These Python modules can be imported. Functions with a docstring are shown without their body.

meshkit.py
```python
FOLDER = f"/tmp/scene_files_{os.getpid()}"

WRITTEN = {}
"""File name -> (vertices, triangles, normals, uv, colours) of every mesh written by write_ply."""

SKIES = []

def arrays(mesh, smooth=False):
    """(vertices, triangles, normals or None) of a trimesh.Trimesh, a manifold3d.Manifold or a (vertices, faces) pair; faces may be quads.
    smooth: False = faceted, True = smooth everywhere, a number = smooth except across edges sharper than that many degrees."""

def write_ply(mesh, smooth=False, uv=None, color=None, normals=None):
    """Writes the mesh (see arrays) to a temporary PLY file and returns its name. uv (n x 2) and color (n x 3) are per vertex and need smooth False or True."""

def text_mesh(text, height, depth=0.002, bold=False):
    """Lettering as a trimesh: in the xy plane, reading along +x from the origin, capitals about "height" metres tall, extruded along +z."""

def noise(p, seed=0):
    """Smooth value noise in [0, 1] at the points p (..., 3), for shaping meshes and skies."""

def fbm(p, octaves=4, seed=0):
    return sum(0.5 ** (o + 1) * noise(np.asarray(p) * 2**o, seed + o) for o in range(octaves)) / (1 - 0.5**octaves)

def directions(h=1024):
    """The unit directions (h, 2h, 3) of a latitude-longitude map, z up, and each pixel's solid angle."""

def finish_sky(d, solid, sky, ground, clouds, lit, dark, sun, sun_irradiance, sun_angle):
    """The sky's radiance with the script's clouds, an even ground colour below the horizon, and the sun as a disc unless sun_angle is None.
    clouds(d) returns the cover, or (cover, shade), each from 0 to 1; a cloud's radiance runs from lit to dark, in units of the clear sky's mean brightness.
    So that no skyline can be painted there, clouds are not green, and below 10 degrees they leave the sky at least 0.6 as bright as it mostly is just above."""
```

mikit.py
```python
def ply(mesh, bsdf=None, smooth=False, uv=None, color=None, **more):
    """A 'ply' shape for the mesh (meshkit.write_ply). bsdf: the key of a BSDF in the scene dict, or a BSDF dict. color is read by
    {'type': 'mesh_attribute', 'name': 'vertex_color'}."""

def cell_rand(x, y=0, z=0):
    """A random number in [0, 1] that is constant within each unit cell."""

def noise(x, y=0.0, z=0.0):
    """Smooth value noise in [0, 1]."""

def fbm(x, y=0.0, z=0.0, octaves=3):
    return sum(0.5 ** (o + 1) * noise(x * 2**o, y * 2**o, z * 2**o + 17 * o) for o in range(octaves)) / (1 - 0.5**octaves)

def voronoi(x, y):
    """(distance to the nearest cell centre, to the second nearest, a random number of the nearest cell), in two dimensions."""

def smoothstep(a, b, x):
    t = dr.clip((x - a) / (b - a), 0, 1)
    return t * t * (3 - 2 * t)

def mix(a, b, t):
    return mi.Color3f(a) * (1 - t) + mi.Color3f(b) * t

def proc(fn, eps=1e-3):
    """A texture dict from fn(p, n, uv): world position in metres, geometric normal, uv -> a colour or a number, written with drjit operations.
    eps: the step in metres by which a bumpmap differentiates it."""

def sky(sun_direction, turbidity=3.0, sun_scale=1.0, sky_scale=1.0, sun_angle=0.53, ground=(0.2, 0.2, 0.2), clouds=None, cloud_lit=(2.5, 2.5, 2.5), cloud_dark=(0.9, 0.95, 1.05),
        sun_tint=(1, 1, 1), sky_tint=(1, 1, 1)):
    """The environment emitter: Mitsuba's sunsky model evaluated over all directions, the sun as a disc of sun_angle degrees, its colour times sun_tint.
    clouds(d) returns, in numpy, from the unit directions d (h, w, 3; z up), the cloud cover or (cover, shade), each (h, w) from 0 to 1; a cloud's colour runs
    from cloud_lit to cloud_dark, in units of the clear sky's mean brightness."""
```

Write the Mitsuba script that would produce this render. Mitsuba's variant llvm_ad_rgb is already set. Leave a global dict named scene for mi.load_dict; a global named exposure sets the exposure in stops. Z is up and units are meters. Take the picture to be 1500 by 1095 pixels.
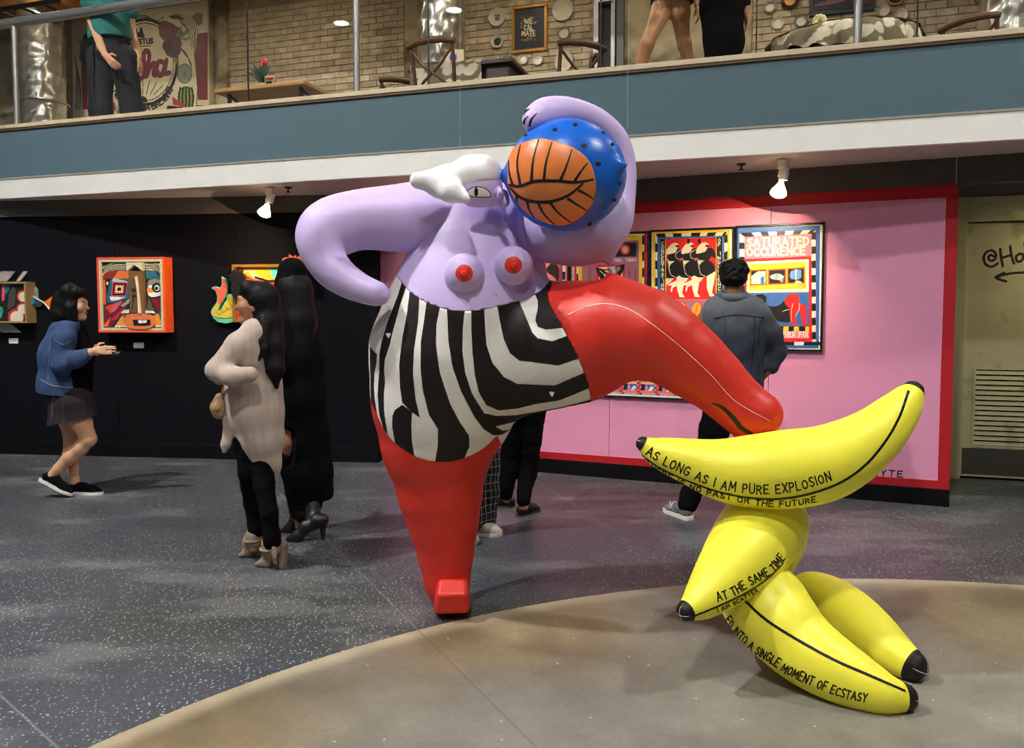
import math, random, numpy as np, trimesh, manifold3d, shapely, mitsuba as mi, drjit as dr, mikit, meshkit
import shapely.geometry as sg
from shapely import affinity
from shapely.ops import unary_union
from manifold3d import Manifold, CrossSection
random.seed(7); np.random.seed(7)
T = mi.ScalarTransform4f
scene, labels = {}, {}

# ---------------------------------------------------------------- camera
F, CX, CY, EYE, PITCH = 1160.0, 750.0, 525.0, np.array([0, 0, 1.45]), math.atan(0.056)
RIGHT = np.array([1.0, 0, 0])
FWD = np.array([0, math.cos(PITCH), -math.sin(PITCH)])
UP = np.array([0, math.sin(PITCH), math.cos(PITCH)])
scene['camera'] = {'type': 'perspective', 'fov': math.degrees(2 * math.atan(750 / F)), 'fov_axis': 'x',
                   'principal_point_offset_y': (547.5 - CY) / 1095.0, 'near_clip': 0.05, 'far_clip': 100.0,
                   'to_world': T().look_at(origin=EYE.tolist(), target=(EYE + FWD).tolist(), up=UP.tolist())}
exposure = 0.45

# ---------------------------------------------------------------- lights (hall lamps and added fills hang from the high ceiling)
HALL_Z = 8.0
HALL_LAMPS_AND_FILLS = [  # x, y, radius, radiance; last two are unseen fills added to brighten the front
    (-4.9, 3.0, 0.16, 2100), (5.2, 2.4, 0.16, 1000), (-0.8, -0.6, 0.25, 430), (0.4, -4.4, 0.30, 130)]
WARM = (1.0, 0.70, 0.40)
UPPER_LAMP = 108.0
WARM_UP = (1.0, 0.85, 0.64)
TRACK_POWER = 5.2

# ---------------------------------------------------------------- helpers
def ray(px, py):
    return RIGHT * ((px - CX) / F) + FWD - UP * ((py - CY) / F)
def at(px, py, y):
    """the point seen at a pixel, at a given distance into the room"""
    d = ray(px, py); return EYE + d * (y / d[1])
def floor_at(px, py, z=0.0):
    d = ray(px, py); return EYE + d * ((z - EYE[2]) / d[2])
def project(p):
    d = np.asarray(p, float) - EYE; w = d @ FWD
    return CX + F * (d @ RIGHT) / w, CY - F * (d @ UP) / w
class Plane:
    """an upright plane through two plan points: local u runs along it, v is height, n points to the viewer"""
    def __init__(s, a, b):
        s.a = np.array([a[0], a[1], 0.0]); d = np.array([b[0] - a[0], b[1] - a[1], 0.0]); s.len = np.linalg.norm(d)
        s.u = d / s.len; s.n = np.array([s.u[1], -s.u[0], 0.0])
    def hit(s, px, py, off=0.0):
        d = ray(px, py); o = s.a + s.n * off
        t = ((o - EYE) @ s.n) / (d @ s.n); p = EYE + d * t
        return np.array([(p - s.a) @ s.u, p[2]])
    def pts(s, px, off=0.0):
        return [tuple(s.hit(x, y, off)) for x, y in px]
    def at_u(s, px, z, off=0.0):
        d = ray(px, CY); o = s.a + s.n * off; h = np.array([d[0], d[1], 0]); e = EYE * [1, 1, 0]
        t = ((o - e) @ s.n) / (h @ s.n); return (e + h * t - s.a) @ s.u
    def world(s, u, v, w=0.0):
        return s.a + s.u * u + s.n * w + np.array([0, 0, v])
    def matrix(s):
        m = np.eye(4); m[:3, 0] = s.u; m[:3, 1] = [0, 0, 1]; m[:3, 2] = s.n; m[:3, 3] = s.a; return m

def lin(c):
    c = np.asarray(c, float) / 255.0
    return [float(x) for x in np.where(c <= 0.04045, c / 12.92, ((c + 0.055) / 1.055) ** 2.4)]
def mat(name, rgb=None, rough=0.5, fn=None, bump=None, bump_scale=0.002, eps=1e-3, **kw):
    key = 'bsdf_' + name
    d = {'type': 'principled', 'base_color': mikit.proc(fn) if fn else {'type': 'rgb', 'value': [float(x) for x in lin(rgb)]}, 'roughness': rough, **kw}
    if bump: d = {'type': 'bumpmap', 'tex': mikit.proc(bump, eps), 'scale': bump_scale, 'bsdf': d}
    scene[key] = {'type': 'twosided', 'bsdf': d}
    return key
USED = {}
def key_of(name, parent=None):
    base = f'{parent}__{name}' if parent else name
    n = USED.get(base, 0); USED[base] = n + 1
    return base if n == 0 else f'{base}_{n:03d}'
def put(name, mesh, m, parent=None, label=None, cat=None, group=None, kind=None, smooth=35, **kw):
    """one entry of the scene; a thing when it has no parent, else a part or a sub-part"""
    k = key_of(name, parent)
    scene[k] = mikit.ply(mesh, m, smooth=smooth, **kw)
    tag(k, label, cat, group, kind)
    return k
def tag(k, label=None, cat=None, group=None, kind=None):
    d = {a: b for a, b in (('label', label), ('category', cat), ('group', group), ('kind', kind)) if b}
    if d: labels[k] = d
def thing(name, label, cat, group=None):
    k = key_of(name); tag(k, label, cat, group); return k
def again(src_key, name, parent, matrix):
    k = key_of(name, parent); scene[k] = {**scene[src_key], 'to_world': T(np.asarray(matrix, float))}; return k
def struct(name, mesh, m, parent=None, label=None, smooth=35, **kw):
    return put(name, mesh, m, parent, label, None, None, None if parent else 'structure', smooth, **kw)

def join(ms): return trimesh.util.concatenate(ms)
def man(m):
    if isinstance(m, Manifold): return m
    return Manifold(manifold3d.Mesh(np.asarray(m.vertices, np.float32), np.asarray(m.faces, np.uint32)))
def tri(m):
    q = m.to_mesh(); return trimesh.Trimesh(q.vert_properties[:, :3], q.tri_verts, process=False)
def box(x0, x1, y0, y1, z0, z1, bevel=0.0):
    if bevel <= 0:
        b = trimesh.creation.box((x1 - x0, y1 - y0, z1 - z0)); b.apply_translation(((x0 + x1) / 2, (y0 + y1) / 2, (z0 + z1) / 2)); return b
    pts = []
    for sx in (0, 1):
        for sy in (0, 1):
            for sz in (0, 1):
                p = np.array([(x0, x1)[sx], (y0, y1)[sy], (z0, z1)[sz]]); s = np.array([1 - 2 * sx, 1 - 2 * sy, 1 - 2 * sz]) * bevel
                for k in range(3):
                    q = s.copy(); q[k] = 0; pts.append(p + q)
    return trimesh.convex.convex_hull(np.array(pts))
def pbox(P, u0, u1, v0, v1, w0, w1, bevel=0.0):
    """a box on a plane: along it, up it, out of it"""
    b = box(u0, u1, v0, v1, w0, w1, bevel); b.apply_transform(P.matrix()); return b
def ext(poly, h, z0=0.0):
    gs = [g for g in getattr(poly, 'geoms', [poly]) if g.geom_type == 'Polygon' and g.area > 1e-9]
    out = [trimesh.creation.extrude_polygon(g, h, engine='earcut') for g in gs]
    m = join(out); m.apply_translation((0, 0, z0)); return m
def pext(P, poly, w0, w1):
    m = ext(poly, w1 - w0, w0); m.apply_transform(P.matrix()); return m
def catmull(pts, n=8):
    p = np.asarray(pts, float)
    if len(p) < 3: return p
    q = np.vstack([2 * p[0] - p[1], p, 2 * p[-1] - p[-2]]); out = []
    for i in range(1, len(q) - 2):
        for t in np.linspace(0, 1, n, endpoint=False):
            a, b, c, d = q[i - 1:i + 3]
            out.append(0.5 * ((2 * b) + (c - a) * t + (2 * a - 5 * b + 4 * c - d) * t ** 2 + (3 * b - a - 3 * c + d) * t ** 3))
    return np.array(out + [p[-1]])
def closed_curve(pts, n=6):
    p = np.asarray(pts, float); q = np.vstack([p[-1], p, p[0], p[1]]); out = []
    for i in range(1, len(q) - 2):
        for t in np.linspace(0, 1, n, endpoint=False):
            a, b, c, d = q[i - 1:i + 3]
            out.append(0.5 * ((2 * b) + (c - a) * t + (2 * a - 5 * b + 4 * c - d) * t ** 2 + (3 * b - a - 3 * c + d) * t ** 3))
    return np.array(out)
def chain4(pts, n=4):
    """(point, radius) pairs along a smooth curve"""
    a = catmull(np.array([np.r_[p, r] for p, r in pts]), n); return [(q[:3], float(q[3])) for q in a]
def clip_mesh(m, planes):
    """keeps what lies on the side of each plane that its normal points to"""
    q = man(m)
    for p, n in planes:
        n = np.asarray(n, float) / np.linalg.norm(n); q = q.trim_by_plane(n.tolist(), float(n @ np.asarray(p, float)))
    return tri(q)
def tube(points, radii, sides=16, caps=True, flat=None):
    """a watertight tube along points; radii per point; flat = (axis, factor) squeezes the section"""
    p = np.asarray(points, float); r = np.broadcast_to(np.asarray(radii, float), (len(p),))
    t = np.gradient(p, axis=0); t /= np.linalg.norm(t, axis=1, keepdims=True) + 1e-12
    a = np.cross(t[0], [0, 0, 1.0] if abs(t[0][2]) < 0.9 else [1.0, 0, 0]); V = []
    for i in range(len(p)):
        a = a - t[i] * (a @ t[i]); a /= np.linalg.norm(a); b = np.cross(t[i], a)
        ang = np.arange(sides) * 2 * np.pi / sides
        ring = r[i] * (np.cos(ang)[:, None] * a + np.sin(ang)[:, None] * b)
        if flat is not None:
            ax = np.asarray(flat[0], float); ring = ring - (ring @ ax)[:, None] * ax * (1 - flat[1])
        V.append(p[i] + ring)
    V = np.vstack(V + [p[:1], p[-1:]]); n = len(p); Fc = []
    for i in range(n - 1):
        for j in range(sides):
            k = (j + 1) % sides; A, B, C, D = i * sides + j, i * sides + k, (i + 1) * sides + k, (i + 1) * sides + j
            Fc += [(A, B, C), (A, C, D)]
    for j in range(sides):
        k = (j + 1) % sides; Fc += [(n * sides, k, j), (n * sides + 1, (n - 1) * sides + j, (n - 1) * sides + k)]
    m = trimesh.Trimesh(V, np.array(Fc), process=False)
    if m.volume < 0: m.invert()
    return m
def rod(a, b, r, sides=10): return tube([a, b], [r, r], sides)
def lathe(profile, sides=28):
    m = trimesh.creation.revolve(np.asarray(profile, float), sections=sides)
    if m.volume < 0: m.invert()
    return m
def move(m, p=(0, 0, 0), axis=None, deg=0.0):
    m = m.copy()
    if axis is not None: m.apply_transform(trimesh.transformations.rotation_matrix(math.radians(deg), axis))
    m.apply_translation(p); return m
def aim(m, p, z, x=None):
    """turns a mesh's z axis to the direction z and carries it to p"""
    z = np.asarray(z, float) / np.linalg.norm(z); x = np.asarray(x if x is not None else ([1, 0, 0] if abs(z[0]) < 0.9 else [0, 1, 0]), float)
    y = np.cross(z, x); y /= np.linalg.norm(y); M = np.eye(4); M[:3, 0] = np.cross(y, z); M[:3, 1] = y; M[:3, 2] = z; M[:3, 3] = p
    m = m.copy(); m.apply_transform(M); return m
def hull(pts): return trimesh.convex.convex_hull(np.asarray(pts, float))

# ---- smooth solids: round cones and ellipsoids melted together, meshed by surface nets
def cones(pts, k=None, flat=None):
    """pts: (point, radius) along a chain"""
    return [('c', np.asarray(pts[i][0], float), pts[i][1], np.asarray(pts[i + 1][0], float), pts[i + 1][1], k, flat) for i in range(len(pts) - 1)]
def ell(c, r, k=None, R=None): return [('e', np.asarray(c, float), np.asarray(r, float) * np.ones(3), R, None, k, None)]
def sdf_of(q, X):
    if q[0] == 'c':
        _, a, ra, b, rb, k, fl = q
        if fl is not None:
            n, f = np.asarray(fl[0], float), fl[1]; n = n / np.linalg.norm(n)
            X = X + (f - 1) * (X @ n)[..., None] * n; a = a + (f - 1) * (a @ n) * n; b = b + (f - 1) * (b @ n) * n
        ba = b - a; L = ba @ ba + 1e-12; t = np.clip(((X - a) @ ba) / L, 0, 1)
        d = np.linalg.norm(X - a - t[..., None] * ba, axis=-1) - (ra + (rb - ra) * t)
        return d if fl is None else d / max(1.0, 0.5 * (1 + fl[1]))
    _, c, r, R, _, k, _ = q
    Q = X - c
    if R is not None: Q = Q @ np.asarray(R)
    l = np.linalg.norm(Q / r, axis=-1); g = np.linalg.norm(Q / r ** 2, axis=-1) + 1e-9
    return np.where(l < 1e-6, -r.min(), l * (l - 1) / g)
def blob(prims, res=0.01, k=0.03, cut=(), relax=1, bumps=None):
    lo = np.min([np.minimum(q[1] - np.max(q[2]), (q[3] - q[4]) if q[0] == 'c' else q[1] - np.max(q[2])) for q in prims], 0) - 3 * res
    hi = np.max([np.maximum(q[1] + np.max(q[2]), (q[3] + q[4]) if q[0] == 'c' else q[1] + np.max(q[2])) for q in prims], 0) + 3 * res
    n = np.ceil((hi - lo) / res).astype(int) + 1
    D = np.full(n, 0.5)
    for q in list(prims) + list(cut):
        kk = q[5] if q[5] is not None else k
        if q[0] == 'c': a, b = np.minimum(q[1] - q[2], q[3] - q[4]), np.maximum(q[1] + q[2], q[3] + q[4])
        else: a, b = q[1] - q[2].max(), q[1] + q[2].max()
        i0 = np.clip(np.floor((a - kk - 2 * res - lo) / res).astype(int), 0, n); i1 = np.clip(np.ceil((b + kk + 2 * res - lo) / res).astype(int) + 1, 0, n)
        if np.any(i1 <= i0): continue
        g = np.stack(np.meshgrid(*[lo[j] + res * np.arange(i0[j], i1[j]) for j in range(3)], indexing='ij'), -1)
        d = sdf_of(q, g); S = tuple(slice(i0[j], i1[j]) for j in range(3)); old = D[S]
        if any(q is c for c in cut):
            h = np.maximum(kk - np.abs(-d - old), 0) / max(kk, 1e-9); D[S] = np.maximum(old, -d) + h * h * kk / 4
        else:
            h = np.maximum(kk - np.abs(d - old), 0) / max(kk, 1e-9); D[S] = np.minimum(old, d) - h * h * kk / 4
    if bumps is not None:
        g = np.stack(np.meshgrid(*[lo[j] + res * np.arange(n[j]) for j in range(3)], indexing='ij'), -1)
        near = np.abs(D) < 0.06; D[near] += bumps(g[near])
    return nets(D, lo, res, relax)
def nets(D, lo, res, relax=1):
    S = D < 0; c = np.zeros(np.array(D.shape) - 1, int)
    acc = np.zeros(c.shape + (3,)); cnt = np.zeros(c.shape)
    for ax in range(3):
        s0 = [slice(None)] * 3; s1 = [slice(None)] * 3; s0[ax] = slice(0, -1); s1[ax] = slice(1, None)
        A, B = D[tuple(s0)], D[tuple(s1)]; cr = (A < 0) != (B < 0)
        idx = np.argwhere(cr); t = A[cr] / (A[cr] - B[cr]); p = idx.astype(float); p[:, ax] += t
        o = [i for i in range(3) if i != ax]
        for d0 in (0, -1):
            for d1 in (0, -1):
                q = idx.copy(); q[:, o[0]] += d0; q[:, o[1]] += d1
                ok = np.all((q >= 0) & (q < c.shape), 1)
                np.add.at(acc, tuple(q[ok].T), p[ok]); np.add.at(cnt, tuple(q[ok].T), 1)
    live = cnt > 0; ids = np.full(c.shape, -1); ids[live] = np.arange(live.sum())
    V = acc[live] / cnt[live][:, None]; Fc = []
    for ax in range(3):
        s0 = [slice(1, -1)] * 3; s1 = [slice(1, -1)] * 3; s0[ax] = slice(0, -1); s1[ax] = slice(1, None)
        A, B = S[tuple(s0)], S[tuple(s1)]; idx = np.argwhere(A != B); inside = A[A != B]
        o = [i for i in range(3) if i != ax]; off = np.ones(3, int); off[ax] = 0; idx = idx + off
        def cell(a, b):
            q = idx.copy(); q[:, o[0]] += a; q[:, o[1]] += b; return ids[tuple(q.T)]
        q = np.stack([cell(-1, -1), cell(0, -1), cell(0, 0), cell(-1, 0)], 1)
        flip = inside if ax != 1 else ~inside
        q[~flip] = q[~flip][:, ::-1]; Fc.append(q)
    Q = np.vstack(Fc); fc = np.vstack([Q[:, [0, 1, 2]], Q[:, [0, 2, 3]]])
    m = trimesh.Trimesh(lo + res * V, fc, process=False)
    if relax:
        v0 = np.array(m.vertices); trimesh.smoothing.filter_taubin(m, 0.5, 0.53, 4 * relax)
        far = np.linalg.norm(m.vertices - v0, axis=1) > 0.8 * res; v1 = np.array(m.vertices); v1[far] = v0[far]; m = trimesh.Trimesh(v1, m.faces, process=False)
    if m.volume < 0: m.invert()
    return m

# ---- flat prints: coloured polygons cut out of each other, one thin mesh with a colour per vertex
def flat_print(layers, w=0.0, dens=1):
    """layers: (polygon, rgb255), later ones on top"""
    left, out = None, []
    for poly, c in reversed(layers):
        g = poly.buffer(0)
        if left is not None: vis = g.difference(left); left = left.union(g)
        else: vis = g; left = g
        if not vis.is_empty: out.append((vis, c))
    V, Fc, C, n = [], [], [], 0
    for g, c in out:
        for q in getattr(g, 'geoms', [g]):
            if q.geom_type != 'Polygon' or q.area < 1e-10: continue
            v, f = trimesh.creation.triangulate_polygon(q, engine='earcut')
            V.append(np.c_[v, np.full(len(v), w)]); Fc.append(np.asarray(f) + n); C.append(np.tile(lin(c), (len(v), 1))); n += len(v)
    V, Fc, C = np.vstack(V), np.vstack(Fc), np.vstack(C)
    nz = np.cross(V[Fc[:, 1]] - V[Fc[:, 0]], V[Fc[:, 2]] - V[Fc[:, 0]])[:, 2]; Fc[nz < 0] = Fc[nz < 0][:, ::-1]
    return trimesh.Trimesh(V, Fc, process=False), C
def put_print(name, P, layers, w, parent, label=None, m='bsdf_print'):
    mesh, C = flat_print(layers, w); mesh.apply_transform(P.matrix())
    k = key_of(name, parent); scene[k] = mikit.ply(mesh, m, smooth=False, color=C); tag(k, label); return k

# ---- hand-drawn capitals as pen strokes
G = {'A': [[(0, 0), (.35, 1), (.7, 0)], [(.13, .35), (.57, .35)]], 'B': [[(0, 0), (0, 1), (.4, .97), (.5, .78), (.38, .56), (0, .53)], [(.35, .55), (.58, .38), (.5, .08), (0, 0)]],
 'C': [[(.6, .85), (.4, 1), (.12, .85), (0, .5), (.12, .12), (.4, 0), (.62, .15)]], 'D': [[(0, 0), (0, 1), (.4, .9), (.62, .5), (.4, .1), (0, 0)]],
 'E': [[(.55, 1), (0, 1), (0, 0), (.58, 0)], [(0, .52), (.45, .52)]], 'F': [[(.55, 1), (0, 1), (0, 0)], [(0, .52), (.45, .52)]],
 'G': [[(.6, .85), (.38, 1), (.1, .85), (0, .5), (.12, .1), (.4, 0), (.62, .18), (.62, .45), (.38, .45)]], 'H': [[(0, 0), (0, 1)], [(.6, 0), (.6, 1)], [(0, .5), (.6, .5)]],
 'I': [[(.05, 0), (.05, 1)]], 'J': [[(.4, 1), (.4, .2), (.2, 0), (0, .2)]], 'K': [[(0, 0), (0, 1)], [(.55, 1), (0, .45), (.58, 0)]], 'L': [[(0, 1), (0, 0), (.5, 0)]],
 'M': [[(0, 0), (.08, 1), (.4, .3), (.72, 1), (.8, 0)]], 'N': [[(0, 0), (0, 1), (.6, 0), (.6, 1)]], 'O': [[(.33, 1), (.08, .82), (0, .5), (.1, .14), (.33, 0), (.58, .16), (.66, .5), (.56, .85), (.33, 1)]],
 'P': [[(0, 0), (0, 1), (.42, .96), (.55, .74), (.4, .5), (0, .46)]], 'Q': [[(.33, 1), (0, .5), (.33, 0), (.66, .5), (.33, 1)], [(.4, .2), (.7, -.05)]],
 'R': [[(0, 0), (0, 1), (.42, .96), (.54, .76), (.4, .54), (0, .5)], [(.25, .52), (.58, 0)]], 'S': [[(.52, .85), (.3, 1), (.05, .82), (.1, .6), (.45, .4), (.53, .18), (.28, 0), (0, .14)]],
 'T': [[(0, 1), (.64, 1)], [(.32, 1), (.32, 0)]], 'U': [[(0, 1), (0, .3), (.12, .04), (.32, 0), (.52, .06), (.6, .3), (.6, 1)]], 'V': [[(0, 1), (.32, 0), (.64, 1)]],
 'W': [[(0, 1), (.2, 0), (.42, .7), (.64, 0), (.84, 1)]], 'X': [[(0, 0), (.6, 1)], [(0, 1), (.6, 0)]], 'Y': [[(0, 1), (.3, .5), (.6, 1)], [(.3, .5), (.3, 0)]], 'Z': [[(0, 1), (.6, 1), (0, 0), (.6, 0)]]}
def word(text, gap=0.28, space=0.5):
    out, x = [], 0.0
    for ch in text:
        if ch == ' ': x += space; continue
        w = max(p[0] for s in G[ch] for p in s); out.append((x, w, [[(p[0], p[1]) for p in s] for s in G[ch]])); x += w + gap
    return out, x - gap
def letter_on(path, text, h, pen, fit=True, gap=0.28, space=0.5, wob=0.0, seed=1, start=0.0):
    """pen-stroke letters (shapely polygons) standing on a polyline (its left side is up in a y-up frame)"""
    rs = np.random.RandomState(seed); p = np.asarray(path, float); seg = np.linalg.norm(np.diff(p, axis=0), axis=1); s = np.r_[0, np.cumsum(seg)]
    gl, W = word(text, gap, space); sc = (s[-1] / W) if fit else h; out = []
    for x, w, strokes in gl:
        m = start + (x + w / 2) * sc; c = np.array([np.interp(m, s, p[:, 0]), np.interp(m, s, p[:, 1])])
        e = max(w * sc / 2, 1e-6); f = np.array([np.interp(m + e, s, p[:, 0]), np.interp(m + e, s, p[:, 1])]) - np.array([np.interp(m - e, s, p[:, 0]), np.interp(m - e, s, p[:, 1])])
        if np.linalg.norm(f) < 1e-9: f = p[-1] - p[-2]
        f /= np.linalg.norm(f); nn = np.array([-f[1], f[0]]); hh = h * (1 + wob * rs.uniform(-1, 1)); dy = wob * h * rs.uniform(-.5, .5)
        g = [sg.LineString([tuple(c + f * (a - w / 2) * sc + nn * (b * hh + dy)) for a, b in st]).buffer(pen / 2, 3) for st in strokes]
        out.append(unary_union(g))
    return out
def px_text(px_path, text, h, pen, **kw):
    """the same in photo-like coordinates with y down"""
    q = [(x, -y) for x, y in px_path]
    return [affinity.scale(g, 1, -1, origin=(0, 0)) for g in letter_on(q, text, h, pen, **kw)]
def on_plane(P, g, off=0.0):
    return shapely.transform(g, lambda a: np.array([P.hit(x, y, off) for x, y in a]))
def poly_px(P, pts, off=0.0, curve=0):
    p = closed_curve(pts, curve) if curve else pts
    return sg.Polygon(P.pts(p, off)).buffer(0)
def line_px(P, pts, width_m, off=0.0, curve=0):
    p = catmull(pts, curve) if curve else pts
    return sg.LineString(P.pts(p, off)).buffer(width_m / 2, 3)
# ================================================================ materials of the setting
fl = mikit
def floor_fn(p, n, uv):
    big = fl.fbm(p.x * 0.7, p.y * 0.7, 3.0, 4); mid = fl.fbm(p.x * 1.6 + 3, p.y * 4.2, 1.0, 5); fine = fl.fbm(p.x * 40, p.y * 40, 0.0, 2)
    hue = fl.noise(p.x * 0.6 + 7.3, p.y * 0.6 + 2.2); right = fl.smoothstep(-1.0, 1.6, p.x)
    c = fl.mix(lin((68, 72, 80)), lin((78, 70, 80)), fl.smoothstep(.25, .65, hue) * right)
    c = fl.mix(c, lin((66, 72, 66)), fl.smoothstep(.55, .8, fl.noise(p.x * 1.1, p.y * 1.1 + 5)) * .5)
    c = c * (0.42 + 0.62 * big) * (0.88 + 0.24 * fine)
    c = fl.mix(c, lin((132, 134, 132)), fl.smoothstep(.52, .78, mid) * .3)
    k = fl.smoothstep(.3, .62, fl.fbm(p.x * 1.3 + 9, p.y * 1.3, 5.0, 3))
    d, d2, r = fl.voronoi(p.x * 48, p.y * 48)
    sp = dr.select((d < 0.05 + 0.15 * r) & (r > 0.64), 1.0, 0.0) * (.35 + .65 * k)
    c = fl.mix(c, lin((190, 190, 184)), sp * 0.8)
    d, d2, r = fl.voronoi(p.x * 95 + 5, p.y * 95)
    sp = dr.select((d < 0.2) & (r > 0.8), 1.0, 0.0) * k
    c = fl.mix(c, lin((170, 172, 168)), sp * 0.55)
    for a, b, w in JOINTS: c = fl.mix(c, lin((128, 130, 134)), dr.select(joint(p, a, b) < 0.005, w, 0.0))
    return c
def joint(p, a, b):
    t = math.hypot(b[0] - a[0], b[1] - a[1]); t = (float((b[0] - a[0]) / t), float((b[1] - a[1]) / t))
    return dr.abs((p.x - float(a[0])) * t[1] - (p.y - float(a[1])) * t[0])
def slab_fn(p, n, uv):
    big = fl.fbm(p.x * 0.9 + 4, p.y * 0.9, 3.0, 4); mid = fl.fbm(p.x * 4.0, p.y * 4.0, 1.0, 4); fine = fl.fbm(p.x * 60, p.y * 60, 0.0, 2)
    c = fl.mix(lin((116, 102, 78)), lin((158, 144, 116)), fl.smoothstep(.3, .7, big))
    c = fl.mix(c, lin((128, 128, 122)), fl.smoothstep(.3, .7, fl.noise(p.x * .8 + 3, p.y * .8 + 9)) * 0.8)
    c = c * (0.6 + 0.56 * mid) * (0.93 + 0.14 * fine)
    d, d2, r = fl.voronoi(p.x * 7 + 2, p.y * 7); c = fl.mix(c, lin((196, 190, 172)), dr.select((d < 0.035) & (r > 0.8), .6, 0.0))
    ring = dr.sqrt(dr.square(p.x - ARC[0]) + dr.square(p.y - ARC[1]))
    c = fl.mix(c, lin((184, 172, 146)), fl.smoothstep(ARC[2] - .13, ARC[2] - .02, ring) * (0.25 + 0.5 * mid))
    for a, b, w in JOINTS[:2]: c = fl.mix(c, lin((84, 80, 72)), dr.select(joint(p, a, b) < 0.004, w, 0.0))
    return c
JOINTS = [(floor_at(495, 806), floor_at(612, 922), .4), (floor_at(5, 1022), floor_at(82, 1092), .4), (floor_at(895, 775), floor_at(1010, 850), .25)]
pts = np.array([floor_at(x, y)[:2] for x, y in ((140, 1095), (310, 1020), (500, 950), (620, 915), (800, 880), (900, 868), (1000, 860), (1200, 852), (1350, 851), (1500, 852))])
A_ = np.c_[2 * pts, np.ones(len(pts))]; s_ = np.linalg.lstsq(A_, (pts ** 2).sum(1), rcond=None)[0]
ARC = (float(s_[0]), float(s_[1]), float(math.sqrt(s_[2] + s_[0] ** 2 + s_[1] ** 2)))

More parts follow.
